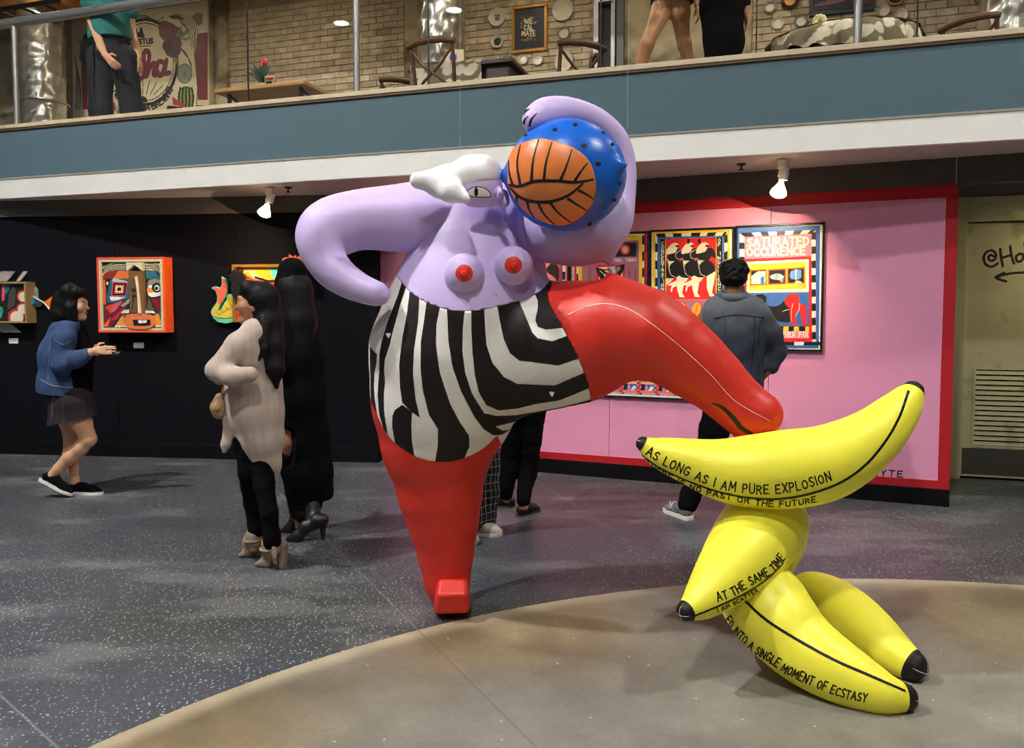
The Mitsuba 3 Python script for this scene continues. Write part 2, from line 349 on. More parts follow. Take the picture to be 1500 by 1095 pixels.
mat('floor', fn=floor_fn, rough=0.38, specular=0.4)
mat('slab', fn=slab_fn, rough=0.42, specular=0.4)
mat('black_wall', (13, 14, 21), 0.75, specular=.12)
mat('black_base', (12, 12, 16), 0.6, specular=.15)
mat('beam', fn=lambda p, n, uv: mi.Color3f(lin((74, 70, 66))) * (0.7 + 0.6 * fl.fbm(p.x * 3, p.y * 3, p.z * 9, 3)), rough=0.7)
mat('soffit', (176, 166, 160), 0.85)
mat('fascia', (232, 232, 226), 0.7)
mat('blue', (77, 102, 112), 0.75)
mat('reveal', (150, 146, 136), 0.7)
mat('cap_light', (196, 180, 150), 0.5)
mat('cap_dark', (92, 66, 44), 0.6)
mat('pink', (226, 150, 188), 0.7)
mat('red_frame', (178, 18, 32), 0.6)
mat('hall', (112, 112, 112), 0.9)
mat('door_cream', fn=lambda p, n, uv: fl.mix(lin((196, 190, 150)), lin((120, 110, 80)), fl.smoothstep(.62, .8, fl.fbm(p.x * 6, p.y * 6, p.z * 5, 4)) * .6), rough=0.6)
mat('kick', (96, 94, 88), 0.4, metallic=0.6)
mat('ink', (24, 22, 24), 0.6)
mat('steel', (176, 176, 176), 0.35, metallic=0.85)
mat('white_metal', (226, 224, 218), 0.45)
mat('dark_metal', (30, 28, 27), 0.5, metallic=0.3)
scene['bsdf_print'] = {'type': 'twosided', 'bsdf': {'type': 'principled', 'base_color': {'type': 'mesh_attribute', 'name': 'vertex_color'}, 'roughness': 0.5}}
scene['bsdf_gloss_print'] = {'type': 'twosided', 'bsdf': {'type': 'principled', 'base_color': {'type': 'mesh_attribute', 'name': 'vertex_color'}, 'roughness': 0.18}}
scene['bsdf_glass'] = {'type': 'thindielectric', 'int_ior': 1.5}
def upper_wall_fn(p, n, uv):
    c = fl.mix(lin((176, 160, 126)), lin((146, 130, 100)), fl.fbm(p.x * 1.5, p.y * 1.5, p.z * 1.5, 4))
    return c * (0.7 + 0.6 * fl.fbm(p.x * 14, p.y * 14, p.z * 14, 3))
mat('mortar', fn=upper_wall_fn, rough=0.9)
mat('plaster', fn=lambda p, n, uv: fl.mix(lin((186, 172, 138)), lin((112, 98, 72)), fl.smoothstep(.4, .75, fl.fbm(p.x * 3, p.y * 3, p.z * 3, 4))), rough=0.9)
BRICKS = [mat('brick_%s' % i, fn=(lambda c: lambda p, n, uv: mi.Color3f(lin(c)) * (0.6 + 0.8 * fl.fbm(p.x * 9, p.y * 9, p.z * 9, 3)))(c), rough=0.9)
          for i, c in (('a', (194, 178, 146)), ('b', (184, 168, 136)), ('c', (202, 188, 158)), ('d', (172, 156, 126)))]

# ================================================================ the setting
BW = Plane(floor_at(0, 664)[:2], floor_at(555, 677)[:2])                     # dark gallery wall
a_, b_ = floor_at(780, 690)[:2], floor_at(1390, 742)[:2]
PW = Plane(a_ - (b_ - a_) * 0.42, b_)                                        # pink wall
def hit_z(px, py, z): return floor_at(px, py, z)[:2]
FA = Plane(hit_z(0, 291, 2.6), hit_z(1500, 203, 2.6))                        # front of the gallery above
u_ = lambda P, px: P.at_u(px, 0)
X0, X1 = -6.0, 3.5                                                           # how far the front runs beyond the picture, along u
# floor: dark part and pale part meet on an arc, with a pale strip between them
disc = sg.Point(ARC[0], ARC[1]).buffer(ARC[2], 96)
room = sg.box(-11, -9, 11, 13)
struct('floor', ext(room.difference(disc), 0.1, -0.1), 'bsdf_floor', smooth=False)
struct('floor_concrete', ext(room.intersection(disc), 0.1, -0.1), 'bsdf_slab', smooth=False)
# ---------------- hall shell
WT = 2.44
for nm, b in (('wall_back', box(-11, 11, -9.1, -9, 0, HALL_Z)), ('wall_far_left', box(-11.1, -11, -9, 13, 0, HALL_Z)), ('wall_far_right', box(11, 11.1, -9, 13, 0, HALL_Z)), ('ceiling', box(-11, 11, -9, 13, HALL_Z, HALL_Z + .1))):
    struct(nm, b, 'bsdf_hall', smooth=False)
# dark wall of painted boards
uE = BW.at_u(553, 0)
k = struct('wall_left', pbox(BW, -5, uE, 0, 2.66, -0.12, -0.012), 'bsdf_black_wall', smooth=False)
edges = [-5.0, -3.6, -2.4, -1.2, BW.at_u(-62, 0), BW.at_u(172, 0), BW.at_u(349, 0), uE]
edges = [e for e in edges if e <= uE]
for i in range(3, len(edges) - 1):
    struct('board', pbox(BW, edges[i] + .002, edges[i + 1] - .002, 0.02, WT, -0.012, 0, .0015), 'bsdf_black_wall', k, smooth=False)
k = struct('baseboard_left', pbox(BW, -5, uE, 0, 0.145, 0, 0.02, .003), 'bsdf_black_base', smooth=False)
struct('trim_1', pbox(BW, -5, uE + .35, WT, 2.62, -0.02, 0.03), 'bsdf_beam', smooth=False)
# pink wall of boards inside a red painted frame, on a black plinth
uL, uR = PW.at_u(552, 0), PW.at_u(1396, 0)
ZB, ZT = 0.135, 2.40
k = struct('wall_right', pbox(PW, uL, uR, 0, 2.6, -0.14, -0.012), 'bsdf_black_wall', smooth=False)
edges = [uL, PW.at_u(690, 0), PW.at_u(893, 0), PW.at_u(1126, 0), uR]
for i in range(4):
    struct('board', pbox(PW, edges[i] + .002, edges[i + 1] - .002, ZB, ZT, -0.012, 0, .0012), 'bsdf_pink', k, smooth=False)
fr = .085
for q in ((uL, uR, ZT - fr, ZT + .008), (uL, uR, ZB - .005, ZB + .058), (uR - fr * .9, uR + .004, ZB + .058, ZT - fr), (uL, uL + fr * .6, ZB + .058, ZT - fr)):
    struct('red_border', pbox(PW, *q, 0.0, 0.006, .001), 'bsdf_red_frame', k, smooth=False)
struct('baseboard_right', pbox(PW, uL, uR + .004, 0, ZB - .005, -0.1, 0.012, .003), 'bsdf_black_base', smooth=False)
k = struct('trim_2', pbox(PW, uL - .3, uR + 3.2, ZT + .008, 2.62, -0.1, 0.02), 'bsdf_beam', smooth=False)
struct('joint', pbox(PW, PW.at_u(1392, 0) - .004, PW.at_u(1392, 0) + .004, ZT + .01, 2.6, .02, .024), 'bsdf_reveal', k, smooth=False)
# recess with the service door
dpl = floor_at(1400, 700)
DW = Plane(dpl[:2], dpl[:2] + np.array([1.0, -0.32]))
k = struct('wall_recess', join([pbox(DW, -1.5, -0.07, 0, 2.62, -0.12, 0), pbox(DW, 1.25, 4, 0, 2.62, -0.12, 0), pbox(DW, -.07, 1.25, 2.46, 2.62, -.12, 0)]), 'bsdf_hall', smooth=False)
struct('wall_end', pbox(PW, uR - .16, uR, 0, 2.6, -1.3, -0.14), 'bsdf_black_wall', smooth=False)
d0, d1 = DW.at_u(1400, 0), DW.at_u(1500, 0) + .55
k = struct('door_1', pbox(DW, d0 + .06, d1, 0.02, 2.24, -0.06, -0.02, .002), 'bsdf_door_cream', smooth=False)
l0 = DW.at_u(1430, 0, -.02)
zl0, zl1 = DW.hit(1432, 652)[1], DW.hit(1432, 541)[1]
struct('kick_plate', pbox(DW, d0 + .075, d1 - .02, .04, DW.hit(1410, 656)[1], -.02, -.016, .001), 'bsdf_kick', k, smooth=False)
lv = [pbox(DW, l0 - .02, d1 - .18, zl1, zl1 + .02, -.02, -.008), pbox(DW, l0 - .02, d1 - .18, zl0 - .02, zl0, -.02, -.008), pbox(DW, l0 - .02, l0, zl0, zl1, -.02, -.008), pbox(DW, d1 - .2, d1 - .18, zl0, zl1, -.02, -.008)]
struct('louver_frame', join(lv), 'bsdf_door_cream', k, smooth=False)
struct('louver_back', pbox(DW, l0, d1 - .2, zl0, zl1, -.0205, -.019), 'bsdf_ink', k, smooth=False)
ns = 15
for i in range(ns):
    z = zl0 + (zl1 - zl0) * (i + .5) / ns; h = (zl1 - zl0) / ns
    s = sg.Polygon([(0, -h * .42), (.002, -h * .42), (.012, h * .28), (.010, h * .28)])
    m = ext(s, d1 - .2 - l0); M = np.eye(4); M[:3, 0] = DW.n * -1; M[:3, 1] = [0, 0, 1]; M[:3, 2] = np.cross(M[:3, 0], M[:3, 1]); M[:3, 3] = DW.world(l0 if M[:3, 2] @ DW.u > 0 else d1 - .2, z, -.006)
    m.apply_transform(M); struct('louver_slat', m, 'bsdf_door_cream', k, smooth=False)
k2 = struct('trim_3', join([pbox(DW, d0 - .07, d0 + .055, 0, 2.46, -.03, .03, .003), pbox(DW, d0 + .055, d1 + .1, 2.25, 2.46, -.03, .03, .003)]), 'bsdf_door_cream', smooth=False)
CR = lambda x0, y0, s, pts: [(x0 + a / s, y0 + b / s) for a, b in pts]
g8 = lambda pts: CR(1200, 230, 2.0667, pts)
ink = [line_px(DW, g8(q), .02, -.02, 5) for q in ([(528, 300), (518, 296), (512, 305), (520, 314), (532, 308), (534, 292), (522, 282), (506, 288), (498, 304), (504, 324), (522, 332), (540, 322)],
      [(548, 278), (550, 300), (556, 330)], [(578, 270), (582, 300), (590, 322)], [(550, 306), (582, 296)], [(606, 292), (596, 302), (600, 316), (614, 312), (618, 296), (606, 292)], [(622, 262), (626, 290), (634, 316)],
      [(700, 345), (640, 348), (580, 352), (534, 364)], [(560, 350), (534, 364), (566, 376)])]
for g in ink: struct('graffiti', pext(DW, g, -.02, -.0185), 'bsdf_ink', k, smooth=False)

# ---------------- the gallery above: soffit, white fascia, blue face, cap, floor
Q = lambda P, u, w: P.world(u, 0, w)[:2]
sof = sg.Polygon([Q(FA, -6, 0), Q(FA, 14, 0), Q(FA, 14, -4), Q(FA, -6, -4)])
struct('ceiling_soffit', ext(sg.Polygon([Q(FA, -6, -.051), Q(FA, 14, -.051), Q(FA, 14, -4), Q(FA, -6, -4)]), .05, 2.602), 'bsdf_soffit', smooth=False)
k = struct('wall_fascia', pbox(FA, -6, 14, 2.6, 2.785, -.05, 0), 'bsdf_fascia', smooth=False)
struct('reveal_strip', pbox(FA, -6, 14, 2.785, 2.80, -.05, .008), 'bsdf_reveal', k, smooth=False)
struct('wall_gallery_front', pbox(FA, -6, 14, 2.80, 3.255, -.05, -.004), 'bsdf_blue', smooth=False)
k = struct('trim_4', pbox(FA, -6, 14, 3.255, 3.275, -.2, .012, .002), 'bsdf_cap_dark', smooth=False)
struct('cap_strip', pbox(FA, -6, 14, 3.275, 3.315, -.2, .02, .003), 'bsdf_cap_light', k, smooth=False)
sof2 = sg.Polygon([Q(FA, -6, -.06), Q(FA, 14, -.06), Q(FA, 14, -4), Q(FA, -6, -4)])
struct('floor_gallery', ext(sof2, .2, 2.72), 'bsdf_hall', smooth=False)
UZ, UWW = 2.92, -3.4
struct('ceiling_gallery', ext(sof, .1, 6.0), 'bsdf_plaster', smooth=False)
BP = Plane(FA.world(0, 0, UWW)[:2], FA.world(1, 0, UWW)[:2])
wk = struct('wall_gallery_back', pbox(BP, -6, 14, 2.92, 6.0, -.2, 0), 'bsdf_mortar', smooth=False)
# bricks: rows where the wall is bare
rs = np.random.RandomState(3); found = []
uu = lambda px: BP.at_u(px, 0)
zones = [(uu(328), uu(596)), (uu(668), uu(868)), (uu(1095), uu(1425))]
bw, bh = .205, .08
for a, b in zones:
    for r in range(int((5.62 - 3.6) / bh)):
        z = 3.6 + r * bh; u = a + (.5 * bw if r % 2 else 0) - bw
        while u < b:
            u0, u1 = max(u, a), min(u + bw - .009, b)
            if u1 - u0 > .05:
                x, y = project(BP.world((u0 + u1) / 2, z + bh / 2)); ledge = 186 - .0987 * x
                if -12 < y < ledge + 4: found.append((u0, u1, z, abs(x - 750), y, BP.world(u0, z)[1]))
            u += bw
found.sort(key=lambda q: q[5] + .004 * max(0, -q[4]) * 10)
brick_ply = {}
def brick_mesh(L, seed):
    r = np.random.RandomState(seed); b = box(0, L, 0, bh - .009, 0, .014, .003); b.vertices[:] += r.uniform(-.0025, .0025, b.vertices.shape); return b
rest = []
for i, (u0, u1, z, _, _, _) in enumerate(found):
    M = BP.matrix() @ trimesh.transformations.translation_matrix((u0, z + .006, -.004 + .006 * rs.rand()))
    L = round((u1 - u0) / .02) * .02; v = rs.randint(3)
    if i < 300:
        c = BRICKS[rs.choice(4, p=[.4, .3, .15, .15])]
        if (L, v, c) not in brick_ply: brick_ply[(L, v, c)] = mikit.ply(brick_mesh(min(L, u1 - u0), v + int(L * 100)), c, smooth=False)
        kk = key_of('brick', wk); scene[kk] = {**brick_ply[(L, v, c)], 'to_world': T(M)}
    else:
        b = brick_mesh(u1 - u0, v); b.apply_transform(M); rest.append(b)
if rest: put('brickwork', join(rest), BRICKS[0], wk, kind='stuff', smooth=False)
# plastered piers on the back wall
def pier(x0, x1, m, d, z0=2.92, z1=6.0): return struct('plaster_pier', pbox(BP, uu(x0), uu(x1), z0, z1, -.02, d, .004), m, wk, smooth=False)
pier(-260, 108, 'bsdf_plaster', .05); pier(303, 326, 'bsdf_plaster', .10); pier(328, 345, 'bsdf_plaster', .06); pier(598, 640, 'bsdf_plaster', .04); pier(1425, 1700, 'bsdf_plaster', .05); pier(870, 1093, 'bsdf_plaster', .03); pier(640, 667, 'bsdf_plaster', .06)

# ---------------- balustrade
RZ = 4.31
seams = [-1.6, FA.at_u(150, 0, -.08), FA.at_u(371, 0, -.08), FA.at_u(630, 0, -.08), FA.at_u(877, 0, -.08), FA.at_u(1100, 0, -.08), FA.at_u(1330, 0, -.08), 10.5]
bal = thing('glass_balustrade', 'glass balustrade with round steel posts and handrail along the gallery edge', 'balustrade')
for a, b in zip(seams[:-1], seams[1:]):
    q = FA.matrix(); w = -.08
    gp = trimesh.Trimesh([FA.world(a + .004, 3.315, w), FA.world(b - .004, 3.315, w), FA.world(b - .004, 4.25, w), FA.world(a + .004, 4.25, w)], [[0, 1, 2], [0, 2, 3]], process=False)
    put('glass_pane', gp, 'bsdf_glass', bal, smooth=False)
    if a > -1.5: put('joint_strip', pbox(FA, a - .005, a + .005, 3.315, 4.25, w - .006, w + .006), 'bsdf_dark_metal', bal, smooth=False)
for px in (37, 527, 1245):
    u = FA.at_u(px, 0, -.04); put('post', rod(FA.world(u, 3.315, -.04), FA.world(u, RZ, -.04), .027, 14), 'bsdf_steel', bal)
put('handrail', rod(FA.world(-6, RZ, -.04), FA.world(14, RZ, -.04), .045, 16), 'bsdf_steel', bal)

# ---------------- lamps
scene['bsdf_lamp_case'] = {'type': 'twosided', 'bsdf': {'type': 'diffuse', 'reflectance': {'type': 'rgb', 'value': [.75, .75, .75]}}}
def emit(rgb, k): return {'type': 'area', 'radiance': {'type': 'rgb', 'value': [float(c * k) for c in rgb]}}
def disc_down(c, r, n=20):
    a = np.arange(n) * 2 * np.pi / n; v = np.vstack([np.c_[c[0] + r * np.cos(a), c[1] + r * np.sin(a), np.full(n, c[2])], [c]])
    return trimesh.Trimesh(v, [(n, (i + 1) % n, i) for i in range(n)], process=False)
def ceiling_lamp(x, y, z, r, rgb, k, label, group):
    t = thing('ceiling_lamp', label, 'lamp', group)
    put('housing', move(lathe([(0, .12), (r * 1.12, .12), (r * 1.15, 0), (r * 1.02, 0), (r * 1.02, .03), (0, .03)]), (x, y, z - .12)), 'bsdf_lamp_case', t)
    put('diffuser', disc_down((x, y, z - .1), r), 'bsdf_lamp_case', t, emitter=emit(rgb, k))
for x, y, r, k in HALL_LAMPS_AND_FILLS: ceiling_lamp(x, y, HALL_Z, r, (1.0, .97, .92), k, 'round white lamp out of view in the high hall ceiling', 'hall ceiling lamps')
# lamps seen mirrored in the glass: found by folding the sight line at the pane
for px, py in ((325, 53), (500, 33), (665, 14)):
    d = ray(px, py); o = FA.a + FA.n * -.08; t = ((o - EYE) @ FA.n) / (d @ FA.n); p = EYE + d * t; m = d - 2 * (d @ FA.n) * FA.n
    p = p + m * ((HALL_Z - .1 - p[2]) / m[2]); ceiling_lamp(p[0], p[1], HALL_Z, .17, (1, 1, 1), 120, 'small round lamp recessed in the high hall ceiling', 'small hall ceiling lamps')
for u in (-1.5, 1.5, 4.5, 7.0, 9.5):
    p = FA.world(u, 6.0, -1.7); ceiling_lamp(p[0], p[1], 6.0, .14, WARM_UP, UPPER_LAMP, 'warm downlight in the ceiling of the upper gallery', 'gallery downlights')

ceiling_lamp(4.75, 6.15, 2.6, .09, (1.0, .86, .52), 110, 'small yellowish downlight in the soffit before the service door', None)
# ================================================================ the inflatables
VIN = dict(rough=0.42, specular=0.4)
mat('lilac', (203, 183, 232), **VIN); mat('vinyl_white', (236, 232, 226), **VIN); mat('vinyl_black', (26, 22, 20), rough=.5, specular=.3); mat('vinyl_red', (212, 50, 38), **VIN)
mat('vinyl_yellow', (240, 233, 68), **VIN); mat('hair_white', (238, 238, 240), **VIN); mat('vinyl_blue', (24, 96, 196), rough=0.28, specular=0.5); mat('vinyl_orange', (226, 128, 66), rough=.34); mat('nipple', (226, 58, 48), **VIN)
mat('seam', (228, 206, 194), 0.5); mat('clear_tape', (205, 205, 205), 0.2)
def c3(x, y, Y, r): return (at(x, y, Y), r * Y / F)
class Frame:
    """a thing's own front: flat coordinates seen square-on, for the marks printed on it"""
    def __init__(s, c):
        s.c = np.asarray(c, float); s.d = EYE - s.c; s.d /= np.linalg.norm(s.d); s.u = np.cross([0, 0, 1], s.d); s.u /= np.linalg.norm(s.u); s.v = np.cross(s.d, s.u)
    def uv(s, x, y, front=0.0):
        d = ray(x, y); o = s.c + s.d * front; t = ((o - EYE) @ s.d) / (d @ s.d); p = EYE + d * t - s.c; return np.array([p @ s.u, p @ s.v])
    def poly(s, g, front=0.0): return shapely.transform(g, lambda a: np.array([s.uv(x, y, front) for x, y in a])).buffer(0)
    def prism(s, g, lo, hi):
        out = []
        for q in getattr(g, 'geoms', [g]):
            if q.geom_type != 'Polygon' or q.area < 1e-8: continue
            rings = [np.array(r.coords)[:-1] for r in (q.exterior, *q.interiors)]
            out.append(Manifold.extrude(CrossSection(rings, manifold3d.FillRule.EvenOdd), hi - lo))
        m = out[0] if len(out) == 1 else Manifold.compose(out)
        M = np.zeros((3, 4)); M[:, 0] = s.u; M[:, 1] = s.v; M[:, 2] = s.d; M[:, 3] = s.c + s.d * lo
        return m.transform(M)
def puff(m, t):
    m = m.copy(); m.vertices = m.vertices + m.vertex_normals * t; return m
def decal(name, fr, skin, g, m, parent, front=0.15, lo=0.0, hi=1.2, label=None):
    r = skin ^ fr.prism(fr.poly(g, front), lo, hi)
    if r.num_tri() == 0: return None
    return put(name, tri(r), m, parent, label, smooth=40)
def px_poly(pts, n=0): return sg.Polygon(closed_curve(pts, n) if n else pts).buffer(0)
def px_line(pts, w, n=5):
    p = catmull(pts, n) if n else np.asarray(pts)
    return sg.LineString(p).buffer(w / 2, 3)
def px_taper(pts, widths, n=6):
    p = catmull(pts, n); w = np.interp(np.linspace(0, 1, len(p)), np.linspace(0, 1, len(widths)), widths); t = np.gradient(p, axis=0); t /= np.linalg.norm(t, axis=1, keepdims=True); q = np.c_[-t[:, 1], t[:, 0]] * w[:, None] / 2
    return sg.Polygon(np.vstack([p + q, (p - q)[::-1]])).buffer(0)

fig = thing('inflatable_figure', 'giant inflatable figure with lilac torso, zebra swimsuit and red legs, one foot on bananas', 'inflatable sculpture')
prims = cones([c3(703, 305, 3.86, 44), c3(703, 345, 3.86, 80), c3(697, 400, 3.86, 101), c3(687, 460, 3.86, 118), c3(664, 522, 3.86, 120), c3(651, 585, 3.86, 106)])
prims += cones([c3(651, 585, 3.86, 104), c3(641, 650, 3.86, 80), c3(645, 720, 3.86, 60), c3(650, 765, 3.86, 49), c3(653, 810, 3.86, 39), c3(655, 850, 3.85, 31), c3(657, 874, 3.84, 24)])
prims += cones([c3(664, 522, 3.86, 110), c3(740, 512, 3.82, 98), c3(800, 506, 3.75, 90), c3(846, 500, 3.68, 86), c3(905, 484, 3.56, 74), c3(947, 489, 3.5, 62), c3(979, 505, 3.48, 54), c3(1014, 531, 3.46, 49), c3(1046, 557, 3.44, 42), c3(1075, 585, 3.42, 37), c3(1098, 604, 3.4, 36), c3(1118, 607, 3.36, 28)])
prims += cones([c3(897, 445, 3.56, 40), c3(897, 404, 3.56, 4)]) + cones([c3(1098, 612, 3.4, 30), c3(1092, 632, 3.38, 8)])
body = blob(prims, 0.014, 0.05, relax=2)
foot = hull(np.vstack([move(trimesh.creation.icosphere(2, .024), at(x, y, Y)).vertices for x, y, Y in ((646, 852, 3.84), (680, 852, 3.84), (648, 856, 3.72), (678, 855, 3.72), (643, 886, 3.88), (682, 886, 3.88), (643, 891, 3.68), (680, 890, 3.68), (646, 872, 3.67), (679, 871, 3.67))]))
Mb = man(body); print('body', Mb.status(), len(body.faces))
fb = Frame(at(690, 500, 3.86))
K1 = lambda pts: CR(520, 390, 3.65, pts)
chest_line = K1([(200, 20), (240, 75), (300, 140), (390, 200), (500, 238), (600, 246), (700, 235), (800, 210), (900, 180), (980, 140), (1030, 95), (1080, 30)])
low_line = K1([(40, 700), (105, 805), (150, 890), (210, 950), (320, 1015), (430, 1042), (530, 1040), (620, 1015), (700, 970), (755, 920), (768, 922), (800, 1000)])
knee_line = [(812, 395), (807, 417), (799.5, 432), (802, 453), (819, 487), (836, 521), (850, 552), (863, 583), (872, 600)]
up = sg.Polygon(list(map(tuple, catmull(chest_line, 4))) + [(850, 150), (450, 150), (450, 400)])
dn = sg.Polygon(list(map(tuple, catmull(low_line, 4))) + [(745, 760), (760, 1000), (450, 1000), (450, 640)])
rt = sg.Polygon(list(map(tuple, catmull(knee_line, 4))) + [(900, 760), (1400, 760), (1400, 250), (820, 250)])
FR_ = .25
pu, pd, pr = (fb.prism(fb.poly(g, FR_), -2, 2) for g in (up, dn, rt))
chest = Mb ^ pu; leg1 = (Mb - pu) ^ pd; leg2 = (Mb - pu) ^ pr; suit = Mb - pu - pd - pr
torso = put('torso', tri(chest), 'bsdf_lilac', fig, smooth=50)
st = put('swimsuit', tri(suit), 'bsdf_vinyl_white', fig, 'zebra striped swimsuit', smooth=50)
l1 = put('leg', tri(leg1), 'bsdf_vinyl_red', fig, 'red standing leg', smooth=50)
put('foot', foot, 'bsdf_vinyl_red', l1, smooth=40)
l2 = put('leg', tri(leg2), 'bsdf_vinyl_red', fig, 'red raised leg with pointed knee', smooth=50)
skin = man(puff(body, .0016)) ^ (fb.prism(fb.poly(sg.box(300, 0, 1300, 1100)), -2, 2))
suit_skin = skin - pu - pd - pr
stripes = [[(248, 84), (272, 112), (245, 200), (205, 350), (190, 420), (160, 500), (155, 560), (161, 612), (126, 558), (128, 470), (142, 400), (175, 290), (222, 170)],
 [(60, 430), (112, 470), (108, 520), (92, 570), (85, 640), (90, 720), (104, 800), (60, 800)],
 [(128, 562), (160, 615), (150, 690), (150, 780), (166, 900), (143, 880), (120, 800), (112, 700), (118, 620)],
 [(297, 132), (350, 174), (345, 300), (325, 440), (318, 560), (330, 700), (352, 798), (310, 772), (258, 722), (247, 640), (245, 520), (262, 380), (285, 250)],
 [(390, 196), (460, 225), (442, 310), (440, 420), (460, 560), (510, 720), (560, 820), (610, 900), (612, 960), (580, 1040), (540, 1060), (425, 1060), (445, 950), (447, 860), (400, 780), (370, 650), (360, 540), (362, 400), (378, 290)],
 [(258, 735), (310, 770), (305, 850), (305, 930), (318, 1030), (270, 1005), (210, 960), (197, 860), (200, 800), (215, 765)],
 [(497, 226), (588, 234), (578, 340), (576, 450), (590, 560), (625, 670), (690, 780), (760, 800), (860, 803), (968, 788), (1100, 760), (1270, 700), (1290, 722), (1120, 785), (968, 815), (860, 848), (750, 858), (795, 890), (840, 893), (790, 912), (740, 908), (690, 870), (640, 800), (570, 660), (525, 530), (505, 400)],
 [(622, 234), (688, 226), (692, 330), (700, 420), (730, 510), (790, 585), (860, 622), (938, 625), (1050, 628), (1200, 555), (1232, 637), (1080, 712), (958, 735), (870, 760), (770, 768), (700, 735), (660, 660), (640, 570), (628, 450), (622, 340)],
 [(755, 214), (868, 180), (900, 270), (935, 360), (930, 505), (870, 500), (820, 460), (790, 390), (770, 300)],
 [(935, 358), (960, 385), (1030, 400), (1110, 370), (1165, 485), (1060, 522), (930, 505)],
 [(952, 140), (1030, 80), (1100, 60), (1100, 330), (1000, 340), (960, 325), (950, 290), (965, 230), (968, 190)]]
for s in stripes: decal('stripe', fb, suit_skin, px_poly(K1(s), 0).buffer(.6).buffer(-.6), 'bsdf_vinyl_black', st, FR_, -.35)
K3 = lambda pts: CR(780, 370, 3.846, pts)
leg_skin = skin ^ pr
f2 = Frame(at(960, 510, 3.5))
decal('seam', f2, leg_skin, px_line(K3([(190, 345), (300, 300), (400, 285), (500, 300), (600, 350), (800, 500), (1000, 680), (1150, 840), (1350, 955)]), .9), 'bsdf_seam', l2, .2)
decal('toe_line', f2, leg_skin, px_taper(K3([(1005, 845), (1070, 872), (1130, 930), (1180, 990), (1245, 1025)]), [1, 5, 7, 7, 4]), 'bsdf_vinyl_black', l2, .12)
put('tie', blob(cones([c3(893, 394, 3.58, 4), c3(900, 398, 3.58, 4), c3(906, 393, 3.57, 3)]) + cones([c3(897, 398, 3.57, 4), c3(898, 404, 3.56, 4)]), .004, .006), 'bsdf_clear_tape', fig)
for x, y in ((569, 491), (808.5, 576.5)):   # clear tape loops on the suit
    P_, Y = None, 3.62 if x < 600 else 3.5
    for Y in np.arange(3.3, 4.0, .01):
        if trimesh.proximity.closest_point(body, [at(x, y, Y)])[1][0] < .012: break
    put('tape_loop', blob(cones([c3(x - 2.6, y - 2, Y, 1.3), c3(x, y + 3, Y - .01, 1.3), c3(x + 2.6, y - 2, Y, 1.3), c3(x - 2.6, y - 2, Y, 1.3)]), .0025, .003), 'bsdf_clear_tape', st)
# breasts
for x, y, Y, r in ((680, 401, 3.50, 29.5), (752, 389, 3.53, 28.5)):
    b = move(trimesh.creation.icosphere(4, r * Y / F), at(x, y, Y)); kb = put('breast', b, 'bsdf_lilac', torso, smooth=True)
    fr = Frame(at(x, y, Y)); sk = man(puff(b, .0015)); decal('areola', fr, sk, sg.Point(x, y - 1).buffer(12.5), 'bsdf_nipple', torso, 0.0)
    put('nipple', aim(lathe([(0, 0), (.017, 0), (.014, .012), (.009, .02), (0, .022)], 20), at(x, y, Y) + fr.d * (r * Y / F - .003), fr.d), 'bsdf_nipple', torso)
# arms
a1 = cones(chain4([c3(690, 326, 3.88, 50), c3(640, 319, 3.8, 52), c3(585, 320, 3.74, 47), c3(525, 322, 3.7, 41), c3(484, 335, 3.66, 41), c3(470, 352, 3.62, 33), c3(477, 380, 3.6, 27), c3(495, 402, 3.58, 24), c3(522, 419, 3.56, 20), c3(548, 429, 3.54, 16), c3(556, 431, 3.54, 13)]), .02)
put('arm', blob(a1, .011, .02, relax=2), 'bsdf_lilac', fig, 'lilac arm bent back to the hip', smooth=True)
a2 = cones(chain4([c3(742, 334, 3.86, 34), c3(775, 342, 3.8, 34), c3(815, 346, 3.74, 36), c3(858, 344, 3.72, 41), c3(887, 324, 3.74, 35), c3(902, 287, 3.78, 25), c3(908, 246, 3.8, 20), c3(899, 208, 3.78, 19), c3(872, 181, 3.72, 19), c3(834, 167, 3.62, 20), c3(800, 168, 3.5, 21), c3(779, 178, 3.44, 13)]), .03)
a2 += cones([c3(882, 348, 3.72, 28), c3(895, 389, 3.7, 3)], .03)
arm2m = blob(a2, .011, .03, relax=2)
k = put('arm', arm2m, 'bsdf_lilac', fig, 'lilac arm curled around the blue ball', smooth=True)
fa_ = Frame(at(785, 170, 3.5)); ask = man(puff(arm2m, .0015)); K8 = lambda pts: CR(640, 130, 3.65, pts)
for q in ([(463, 190), (470, 165), (488, 145)], [(495, 200), (505, 165), (535, 128)], [(458, 135), (475, 118), (495, 108)]): decal('finger_line', fa_, ask, px_taper(K8(q), [3, 3, 1]), 'bsdf_vinyl_black', k, .05)
